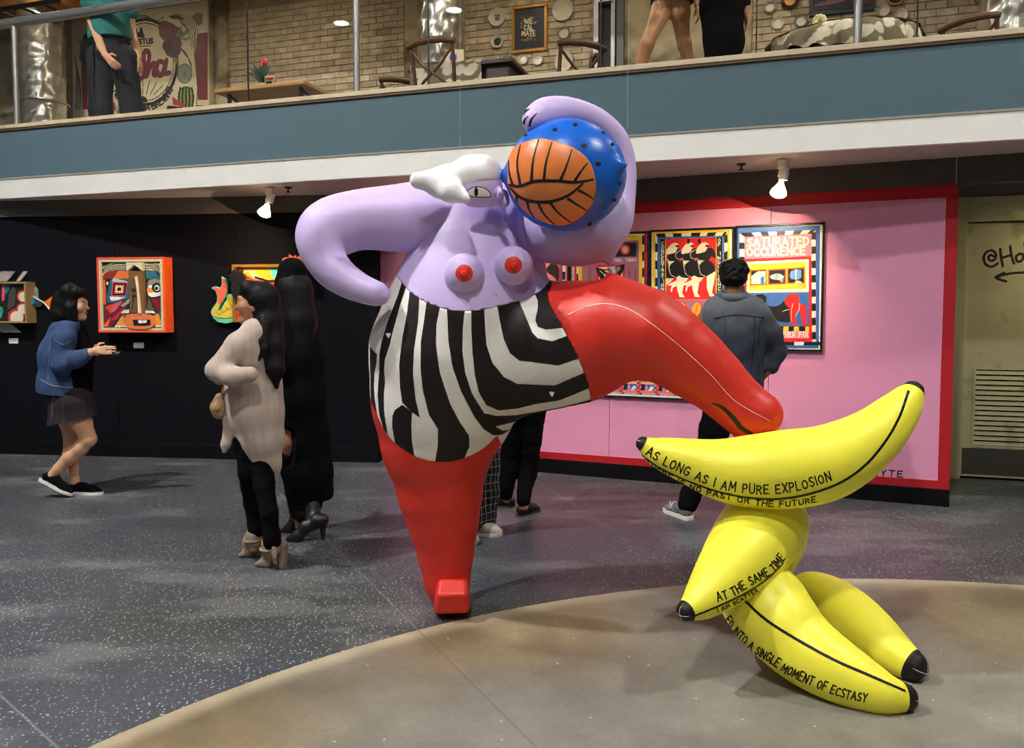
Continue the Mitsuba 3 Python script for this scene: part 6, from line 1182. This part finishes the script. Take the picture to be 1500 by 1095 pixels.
# ---- plates and pictures on the brick wall
PWo = .012
def plate(x, y, r_px, label, m, rim=None, scallop=0, words=None, center=None, oval=1.0):
    h = BP.hit(x, y, .03); r = r_px * BP.world(*h)[1] / F * .98
    a = np.linspace(0, 2 * np.pi, 48, endpoint=False); rr = r * (1 + (.05 * np.abs(np.cos(a * scallop / 2)) if scallop else 0))
    rings = [(.0, .012), (.6, .012), (.68, .02), (1.0, .034), (1.0, .030), (.66, .010), (0, .006)]; V = []
    for s_, z in rings: V.append(np.c_[rr * s_ * np.cos(a) * oval, rr * s_ * np.sin(a), np.full(48, z)])
    V = np.vstack(V); Fc = []
    for i in range(len(rings) - 1):
        for j in range(48): k = (j + 1) % 48; A_, B_, C_, D_ = i * 48 + j, i * 48 + k, (i + 1) * 48 + k, (i + 1) * 48 + j; Fc += [(A_, C_, B_), (A_, D_, C_)]
    m_ = trimesh.Trimesh(V, Fc, process=False); M = BP.matrix(); M[:3, 3] = BP.world(h[0], h[1], PWo + .004); m_.apply_transform(M); t = thing('wall_plate', label, 'plate', 'plates on the brick wall'); put('dish', m_, m, t, smooth=50)
    if rim:
        ring = sg.Point(0, 0).buffer(r * .98, 24).difference(sg.Point(0, 0).buffer(r * .80, 24)); q = ext(affinity.scale(ring, oval, 1, origin=(0, 0)), .003, .033); q.apply_transform(M); put('rim_band', q, rim, t)
    if center: q = ext(sg.Point(0, 0).buffer(r * .58, 24), .002, .0125); q.apply_transform(M); put('center_print', q, center, t)
    if words:
        for j, wd in enumerate(words):
            for g in letter_on([(-.28 * r, (.16 - .24 * j) * r), (.28 * r, (.16 - .24 * j) * r)], wd, r * .15, r * .04, gap=.3): q = ext(g, .002, .0135); q.apply_transform(M); put('letter', q, 'bsdf_ink', t)
    return t
plate(728.5, 25.5, 12.5, 'cream scalloped plate with small words, upper left of the gold framed picture', 'bsdf_plate_white', scallop=8, words=('IDEAL', 'HOME', 'SWEET')); plate(728.5, 61, 9.5, 'dark green plate with pale rim, lower left of the gold framed picture', 'bsdf_plate_white', center='bsdf_plate_green'); plate(824.5, 15, 15.5, 'large cream plate with ring pattern, right of the gold framed picture', 'bsdf_plate_white', center='bsdf_board_cream'); plate(826.5, 49, 9.5, 'white plate with dark patterned rim above the sideways chair', 'bsdf_plate_white', rim='bsdf_plate_dark', words=('HI',))
plate(767, 87, 7, 'small flowered plate under the gold framed picture, half behind the table', 'bsdf_plate_white'); plate(788, 87.5, 8, 'small white plate under the right corner of the gold framed picture', 'bsdf_plate_white', words=('OK',)); plate(826, 90, 15, 'large cream plate behind the sideways chair', 'bsdf_plate_white', oval=.9, center='bsdf_board_cream')
plate(1128, 11, 8.5, 'plate with dark red rim left of the dark picture', 'bsdf_plate_white', rim='bsdf_plate_dark', center='bsdf_plate_white'); plate(1157, 0, 13, 'bronze toned plate at the top edge left of the dark picture', 'bsdf_plate_dark', center='bsdf_frame_gold'); plate(1173, 31, 9.5, 'dark rimmed plate half hidden by the round table', 'bsdf_plate_white', rim='bsdf_plate_dark'); plate(1139, 34, 8.5, 'flowered plate above the left end of the round table', 'bsdf_plate_white', scallop=6)
plate(1294, 16, 8, 'pale plate half behind the round table right of the dark picture', 'bsdf_plate_white'); plate(1319.5, 22, 9, 'white plate with small flower, rightmost above the round table', 'bsdf_plate_white', center='bsdf_board_cream'); plate(1312, -5, 13, 'dark patterned plate cut by the top edge on the right', 'bsdf_plate_dark', rim='bsdf_frame_gold')
t, _ = framed(BP, [(749, 9.5), (800.5, 4), (801.5, 73.5), (750, 77.5)], .05, .035, 'bsdf_frame_gold', 'framed_picture', 'gold framed picture of pale lettering on black, on the gallery brick wall', 'picture', back='bsdf_frame_black')
S = Sheet(BP, .03, lambda p: CR(700, 0, 7.5, p)); S.poly([(385, 95), (720, 60), (725, 545), (395, 565)], (20, 32, 32)); S.poly([(455, 155), (650, 140), (655, 465), (462, 480)], (14, 14, 16))
rs = np.random.RandomState(11)
for i in range(46):
    x, y = rs.uniform(470, 640), rs.uniform(165, 450); S.line([(x, y), (x + rs.uniform(-14, 14), y + rs.uniform(-14, 14)), (x + rs.uniform(-20, 20), y + rs.uniform(-18, 18))], .008, ((196, 120, 70), (150, 140, 120), (90, 110, 100), (200, 160, 110))[i % 4])
for wd, x0, x1, y, h in (('WE', 515, 600, 262, 7), ('CAL', 510, 605, 330, 7), ('MATE', 485, 632, 395, 7)): S.text([(x0, y), (x1, y - 4)], wd, h, 1.5, (226, 204, 176), gap=.25)
put_print('print', BP, S.L, .03, t)
t, _ = framed(BP, [(1186, -60), (1282, -60), (1282, 15), (1186, 23)], .05, .04, 'bsdf_frame_black', 'framed_picture', 'black framed dark picture above the round table, cut by the top edge', 'picture', back='bsdf_frame_black')
S = Sheet(BP, .03, lambda p: CR(1050, 0, 5, p)); S.poly([(690, -280), (1150, -280), (1150, 45), (690, 80)], (26, 20, 24)); S.poly([(700, 45), (760, 20), (860, -10), (940, -20), (930, 10), (800, 40)], (120, 84, 84), 2); S.poly([(1000, 30), (1060, -5), (1150, -10), (1150, 20)], (90, 40, 48)); S.poly([(700, 60), (840, 48), (830, 62), (700, 74)], (80, 26, 34))
put_print('print', BP, S.L, .03, t)
t = put('name_card', pbox(BP, *(lambda a, b: (a[0], b[0], b[1], a[1]))(BP.hit(1331, 34, .012), BP.hit(1342, 39, .012)), .01, .016), 'bsdf_card', None, 'small white card on the brick wall right of the plates', 'card', smooth=False)
# ---- the painted board at the left
UB = .16
mb = thing('painted_board', 'large cream board with woodcut fruit and a round lettered sign, behind the person in teal', 'sign')
S7 = lambda pts: CR(0, 0, 3.75, pts)
q = [(398, 110), (1138, 35), (1150, 700), (402, 700)]
h = np.array(BP.pts(S7(q), UB)); put('board', pbox(BP, h[[0, 3], 0].mean(), h[[1, 2], 0].mean(), 3.3, h[:2, 1].max(), UB - .04, UB - .001), 'bsdf_board_cream', mb, smooth=False)
S = Sheet(BP, UB, S7); INK = (34, 28, 26); CB = (216, 204, 166); S.poly(q, CB)
rs = np.random.RandomState(2)
for i in range(13): S.line([(700 + i * 6, 105 + i * 4), (790 + i * 5, 85 + i * 9), (850 + i * 3, 110 + i * 5), (900, 85 + i * 10)][:3 + i % 2], .012, INK) if i < 4 else None
for i in range(9): S.line([(960 + i * 14, 75 + i * 2), (990 + i * 12, 120 + i * 9), (1020 + i * 4, 140 + i * 16)], .010, INK)
for i in range(8): S.line([(985 + i * 7, 260 + i * 9), (1020 + i * 4, 290 + i * 8), (1040 + i * 2, 340 + i * 5)], .010, INK); S.line([(925 + i * 6, 90 - i * 1), (955 + i * 8, 105)], .008, INK)
for i in range(6): S.line([(412 + i * 6, 300 + i * 30), (420 + i * 5, 420 + i * 20), (410 + i * 7, 600)], .012, INK); S.line([(430 + i * 8, 230 - i * 10), (470 + i * 4, 250 - i * 12)], .012, INK)
S.oval(800, 340, 182, 242, INK, 0); S.oval(797, 340, 168, 226, CB, 0); S.oval(797, 340, 160, 217, INK); S.oval(797, 340, 156, 212, CB)
S.poly([(440, 235), (480, 235), (482, 600), (455, 600)], (122, 40, 44)); S.poly([(1085, 185), (1140, 178), (1142, 550), (1088, 548), (1070, 300)], (116, 40, 44)); S.line([(1070, 180), (1068, 300), (1086, 460), (1080, 580), (1145, 582)], .012, INK, 0)
S.poly([(742, 160), (752, 156), (756, 176), (766, 178), (770, 152), (782, 150), (784, 172), (796, 200), (790, 208), (748, 204), (740, 190)], INK)
for g in px_text(S7([(738, 244), (840, 238)]), 'FISTUS', 7.5, 2.2, gap=.25): S.L.append((on_plane(BP, g, UB).buffer(0), INK))
S.line([(748, 256), (828, 252)], .012, INK, 0)
for q_ in ([(690, 400), (720, 340), (760, 330), (740, 420), (770, 440)], [(790, 410), (820, 320), (810, 280), (790, 300), (800, 420), (830, 360), (850, 350), (845, 410), (870, 400)], [(905, 345), (870, 340), (860, 400), (890, 410), (915, 330), (905, 400), (930, 400)], [(700, 440), (770, 430), (790, 420)], [(640, 420), (600, 340), (650, 330), (650, 450), (700, 430)]): S.line(q_, .07, (124, 50, 66))
for a in range(7): S.line([(785 + a * 20 - 60, 520), (760 + a * 38 - 90, 430 + abs(a - 3) * 12)], .012, INK, 0)
S.poly([(755, 560), (765, 538), (790, 528), (808, 545), (808, 562)], INK, 2)
for c_, r_, col in (((925, 175), 52, (110, 62, 44)), ((965, 185), 40, (96, 52, 40)), ((905, 150), 36, (124, 72, 52)), ((950, 270), 46, (84, 28, 34)), ((925, 250), 34, (70, 22, 30)), ((970, 240), 30, (96, 36, 40))): S.oval(c_[0], c_[1], r_, r_, col)
for q_ in ([(960, 205), (1000, 130), (990, 200)], [(980, 205), (1040, 145), (1035, 180), (1000, 210)], [(985, 215), (1045, 200), (1030, 225)], [(975, 225), (1030, 240), (1000, 235)], [(945, 320), (985, 315), (970, 355)]): S.poly(q_, (122, 124, 66))
S.poly([(1058, 90), (1075, 70), (1115, 75), (1112, 130), (1095, 140)], (140, 132, 70)); S.line([(1058, 90), (1095, 140)], .01, INK, 0)
S.oval(1014, 404, 42, 56, INK); S.oval(1014, 404, 39, 53, (124, 146, 120)); S.oval(1014, 404, 30, 42, (150, 166, 134))
for a in range(6): S.line([(1014 - 30 * math.cos(a * .52), 404 - 42 * math.sin(a * .52)), (1014 + 30 * math.cos(a * .52), 404 + 42 * math.sin(a * .52))], .008, (104, 124, 104), 0)
S.oval(1022, 538, 46, 64, INK); S.oval(1022, 538, 42, 60, (138, 148, 74))
for a in range(-2, 3): S.line([(1022 + a * 16, 482), (1022 + a * 20, 538), (1022 + a * 16, 594)], .028, (36, 48, 28))
S.poly([(945, 530), (1020, 575), (1010, 590), (950, 575)], (178, 62, 60)); S.poly([(905, 620), (920, 580), (950, 580), (1020, 595), (1015, 605), (960, 612)], INK); S.poly([(590, 590), (630, 560), (640, 600), (610, 630)], (150, 60, 50)); 
for i in range(5): S.line([(640 + i * 4, 620), (650 + i * 6, 580 + i * 4)], .012, (90, 96, 50), 0)
for wd, pth in (('NEW BELGI', [(622, 505), (650, 550), (685, 580), (720, 600), (768, 612)]), ('UM BREWING', [(775, 615), (830, 606), (880, 580), (920, 545), (950, 492)])):
    for g in px_text(catmull(S7(pth), 6), wd, 9, 2.2, gap=.25, space=.4): S.L.append((on_plane(BP, g, UB).buffer(0), INK))
put_print('print', BP, S.L, UB, mb)
# ---- foil wrapped pillars, steel frame, pipes
def foil_pillar(x0, x1, w, label, seed):
    u0, u1 = gu(x0, w), gu(x1, w); r = (u1 - u0) / 2; c = GW((u0 + u1) / 2, 0, w - r); n_, k = 90, 40; V = []
    th, zs = np.meshgrid(np.linspace(0, 2 * np.pi, k, endpoint=False), np.linspace(UZ, 6.0, n_)); P3 = np.stack([np.cos(th) * r, np.sin(th) * r, zs], -1)
    d = .05 * (meshkit.fbm(P3 * [9, 9, 6], 3, seed) - .5) + .035 * np.abs(meshkit.noise(P3 * [14, 14, 9], seed + 5) - .5); P3[..., 0] += np.cos(th) * d; P3[..., 1] += np.sin(th) * d
    V = P3.reshape(-1, 3) + [c[0], c[1], 0]; Fc = []
    for i in range(n_ - 1):
        for j in range(k): q2 = (j + 1) % k; Fc += [(i * k + j, i * k + q2, (i + 1) * k + q2), (i * k + j, (i + 1) * k + q2, (i + 1) * k + j)]
    t = thing('wrapped_pillar', label, 'pillar'); put('foil', trimesh.Trimesh(V, Fc, process=False), 'bsdf_foil', t, smooth=25); put('tape', tube([np.array([c[0], c[1], 4.32]) + (r + .035) * np.array([math.cos(a), math.sin(a), 0]) for a in np.linspace(0, 6.28, 40)], .012, 6), 'bsdf_steel', t)
foil_pillar(24, 72, -2.2, 'pillar wrapped in crinkled silver foil at the far left of the gallery', 1); foil_pillar(604, 668, -2.5, 'pillar wrapped in silver foil behind the crossback chair', 2); foil_pillar(1428, 1520, -2.0, 'pillar wrapped in crinkled silver foil at the far right of the gallery', 3)
t = thing('steel_frame', 'galvanised steel door frame with a dark gap, right of the plates', 'door frame')
for a, b, m_, d in ((870, 877, 'bsdf_steel', .14), (894, 900, 'bsdf_steel', .12), (902, 912, 'bsdf_kick', .10), (877, 894, 'bsdf_ink', .04)): put('upright' if m_ != 'bsdf_ink' else 'dark_gap', pbox(BP, uu(a), uu(b), UZ, 6.0, .031, d, .002), m_, t, smooth=False)
put('crossbar', pbox(BP, uu(876), uu(896), *sorted((BP.hit(885, 10)[1], BP.hit(885, 5)[1])), .1, .15, .002), 'bsdf_steel', t, smooth=False)
t = thing('book', 'upright menu booklet with red and blue print behind the crossback chair', 'booklet'); o = GW(gu(668, -1.3), UZ + .907, -1.3)
put('cover', placed(box(-.09, .09, -.01, .01, 0, .2, .003), GM(o, -12)), 'bsdf_board_cream', t, smooth=False); put('red_print', placed(box(-.05, .02, -.0115, -.0095, .02, .09), GM(o, -12)), 'bsdf_flower_pink', t, smooth=False); put('blue_print', placed(box(-.05, .02, -.0115, -.0095, .10, .15), GM(o, -12)), 'bsdf_vinyl_blue', t, smooth=False)
t = thing('cable_tray', 'black steel cable tray under the wooden gallery ceiling, top left', 'cable tray')
ue, zt = gu(118, -1.75), FA.hit(60, 16, -1.75)[1]
for dw in (-1.6, -1.9): put('side_rail', pbox(FA, -4, ue, zt, zt + .05, dw - .02, dw), 'bsdf_dark_metal', t, smooth=False)
for i in range(14): put('rung', pbox(FA, ue - .3 - i * .34, ue - .27 - i * .34, zt, zt + .02, -1.9, -1.6), 'bsdf_dark_metal', t, smooth=False)
for i in range(2): put('hanger', rod(GW(ue - .4 - i * 1.6, zt, -1.75), GW(ue - .4 - i * 1.6, 6.0, -1.75), .008), 'bsdf_dark_metal', t)
t = put('timber_beam', pbox(FA, -6, gu(100, -2.2), FA.hit(30, 10, -2.2)[1], 5.99, -2.6, -2.2, .005), 'bsdf_wood_ceiling', None, 'orange brown timber ceiling beam above the cable tray, top left', 'beam', smooth=False)
# ---- people on the gallery
PT = Person('person in a teal shirt and black jeans standing behind the glass at the left', 7.85)
fz = lambda x, y, dy=0.0: PT.p(x, y, dy)
zf = lambda P_, x, dy: np.array([P_.p(x, 100, dy)[0], P_.p(x, 100, dy)[1], UZ])
hp, hq, hR = head_prims(PT.p(150, -62), np.array([.6, -.75, -.2]), 1.0)
PT.skin += hp + PT.ch([(152, -50, 0, .055), (154, -22, 0, .06), (156, 0, 0, .10), (162, 40, 0, .10), (165, 75, 0, .11)]) + PT.ch([(128, -5, -.05, .06), (134, 28, -.1, .046), (148, 68, -.2, .036), (154, 80, -.22, .03)], .02) + hand_prims(PT.p(155, 81, -.22), (.55, -.1, -.6), (.3, .9, .2), .4, 1.1, 1)
PT.skin += PT.ch([(188, -2, .05, .06), (191, 40, .1, .046), (201, 78, .05, .036), (203, 84, .04, .03)], .02) + hand_prims(PT.p(203, 85, .04), (.2, -.1, -1), (-.9, .2, 0), .4, 1.05, -1)
for x, dy in ((146, -.05), (192, .05)): PT.skin += cones([(PT.p(160 + (x - 165) * .4, 80), .09), (zf(PT, x, dy) + zz * .5, .06), (zf(PT, x, dy) + zz * .09, .04)], .02)
PT.body('bsdf_skin_a'); face_parts(PT, hq, 1.0, None)
PT.wear('hair', ell(hq(-.02, 0, .04), (.098, .098, .09)), 'bsdf_hair_black', cut=cones([(hq(.14, 0, -.02), .08), (hq(.12, 0, -.1), .09)], .01))
PT.wear('shirt', PT.ch([(156, -4, 0, .15), (160, 30, 0, .175), (162, 52, 0, .185), (162, 66, 0, .185)], .05) + PT.ch([(134, -12, -.05, .1), (132, 6, -.08, .085)], .04) + PT.ch([(184, -10, .04, .1), (190, 16, .07, .085)], .04), 'bsdf_teal_cloth', bumps=folds(21, .012, (9, 9, 6)), clip=[(162, 60, 0, (-.12, 0, 1))])
PT.wear('jeans', PT.ch([(163, 62, 0, .15), (163, 78, 0, .165)], .03) + sum([cones([(PT.p(161 + (x - 165) * .75, 85), .125), (zf(PT, x, dy) + zz * .5, .105), (zf(PT, x, dy) + zz * .1, .09)], .02) for x, dy in ((146, -.05), (192, .05))], []), 'bsdf_jeans_black', bumps=folds(22, .008))
for x, dy in ((146, -.05), (192, .05)): h0 = zf(PT, x, dy); sneaker(PT, h0 + [-.02, .1, 0], h0 + [.05, -.17, 0], h0 + zz * .09, .1, 'bsdf_black_leather', 'bsdf_dark_sole')
t = thing('shoulder_bag', 'black shoulder bag at the hip of the person in teal', 'bag'); put('pouch', blob(PT.ch([(133, 58, .1, .07), (131, 84, .1, .09)]) , .008, .02, bumps=folds(3, .01)), 'bsdf_black_cloth', t, smooth=True); put('strap', tube([PT.p(133, 54, .1), PT.p(137, 20, .17), PT.p(146, -8, .15)], .012, 8), 'bsdf_black_leather', t)
def upper_person(label, Y, hx, hy, f, skin_m, top_m, chest, legs, arms, hair=True):
    P_ = Person(label, Y); hp, hq, hR = head_prims(P_.p(hx, hy), np.asarray(f, float), 1.0); P_.skin += hp + P_.ch([(hx, hy + 14, 0, .055), (hx, hy + 40, 0, .06)] + [(x, y, 0, .1) for x, y in chest])
    for lg in legs: P_.skin += cones(lg, .02)
    for ar, hd_, hn in arms: P_.skin += P_.ch(ar, .02) + hand_prims(P_.p(*ar[-1][:3]), hd_, hn, .4, 1.05)
    P_.body(skin_m); face_parts(P_, hq, 1.0, None); P_.wear('hair', ell(hq(-.02, 0, .035), (.102, .102, .1)) + cones([(hq(-.05, 0, -.03), .09), (hq(-.07, 0, -.2), .07)], .03), 'bsdf_hair_black', cut=cones([(hq(.14, 0, -.0), .075), (hq(.13, 0, -.1), .08)], .01)); return P_, hq
Q_ = lambda x, y, dy=0.0: at(x, y, 6.75 + dy)
g1 = lambda x, dy: np.array([*Q_(x, 90, dy)[:2], UZ])
P2, _ = upper_person('person with bare legs in a short dark skirt walking past the steel frame', 6.75, 985, -152, (-.9, .4, 0), 'bsdf_skin_d', None, [(984, -90), (984, -40), (983, -14)], [[(Q_(977, -8), .105), (Q_(968, 18), .085), (Q_(953, 52, -.1), .056), (Q_(948, 64, -.1), .058), (Q_(940, 90, -.05), .05), (g1(934, 0) + zz * .09, .036)], [(Q_(992, -8), .105), (Q_(996, 18), .085), (Q_(1000, 52, .1), .057), (Q_(1003, 66, .1), .058), (Q_(1009, 90, .1), .05), (g1(1014, .1) + zz * .08, .036)]],
    [([(1006, -92, -.05, .05), (1018, -50, -.05, .04), (1022, 6, -.08, .032)], (.1, -.1, -1), (-1, 0, 0))])
P2.wear('dress', P2.ch([(985, -95, 0, .12), (984, -50, 0, .13), (984, -20, 0, .165), (985, -2, 0, .18)], .03), 'bsdf_black_cloth', clip=[(985, 3, 0, (0, 0, 1))], bumps=folds(24, .008))
for x, dy in ((934, 0), (1014, .1)): h0 = g1(x, dy); sneaker(P2, h0 + [.05, 0, 0], h0 + [-.18, .06, 0], h0 + zz * .09, .085, 'bsdf_white_leather', 'bsdf_white_rubber')
Q3 = lambda x, y, dy=0.0: at(x, y, 6.55 + dy)
g3 = lambda x, dy: np.array([*Q3(x, 90, dy)[:2], UZ])
P3_, _ = upper_person('person dressed in black at the railing, right hand hanging open', 6.55, 1056, -172, (.3, .9, 0), 'bsdf_skin_b', None, [(1056, -110), (1056, -50), (1057, 0)], [[(Q3(1048, 10), .1), (Q3(1048, 60), .06), (g3(1048, 0) + zz * .09, .04)], [(Q3(1066, 10), .1), (Q3(1068, 60), .06), (g3(1068, 0.1) + zz * .09, .04)]],
    [([(1082, -108, 0, .055), (1086, -45, -.03, .043), (1091, 12, -.06, .033), (1092, 18, -.06, .03)], (.15, -.1, -1), (-1, 0, 0))])
P3_.wear('coat', P3_.ch([(1056, -112, 0, .15), (1056, -50, 0, .16), (1058, 10, 0, .175), (1060, 62, 0, .155), (1058, 78, 0, .14)], .04) + P3_.ch([(1078, -112, 0, .09), (1086, -45, -.03, .07), (1090, 4, -.06, .05)], .03), 'bsdf_black_cloth', bumps=folds(25, .01))
for x, dy in ((1048, 0), (1068, .1)): h0 = g3(x, dy); sneaker(P3_, h0 + [0, -.08, 0], h0 + [.04, .18, 0], h0 + zz * .09, .09, 'bsdf_black_leather', 'bsdf_dark_sole')
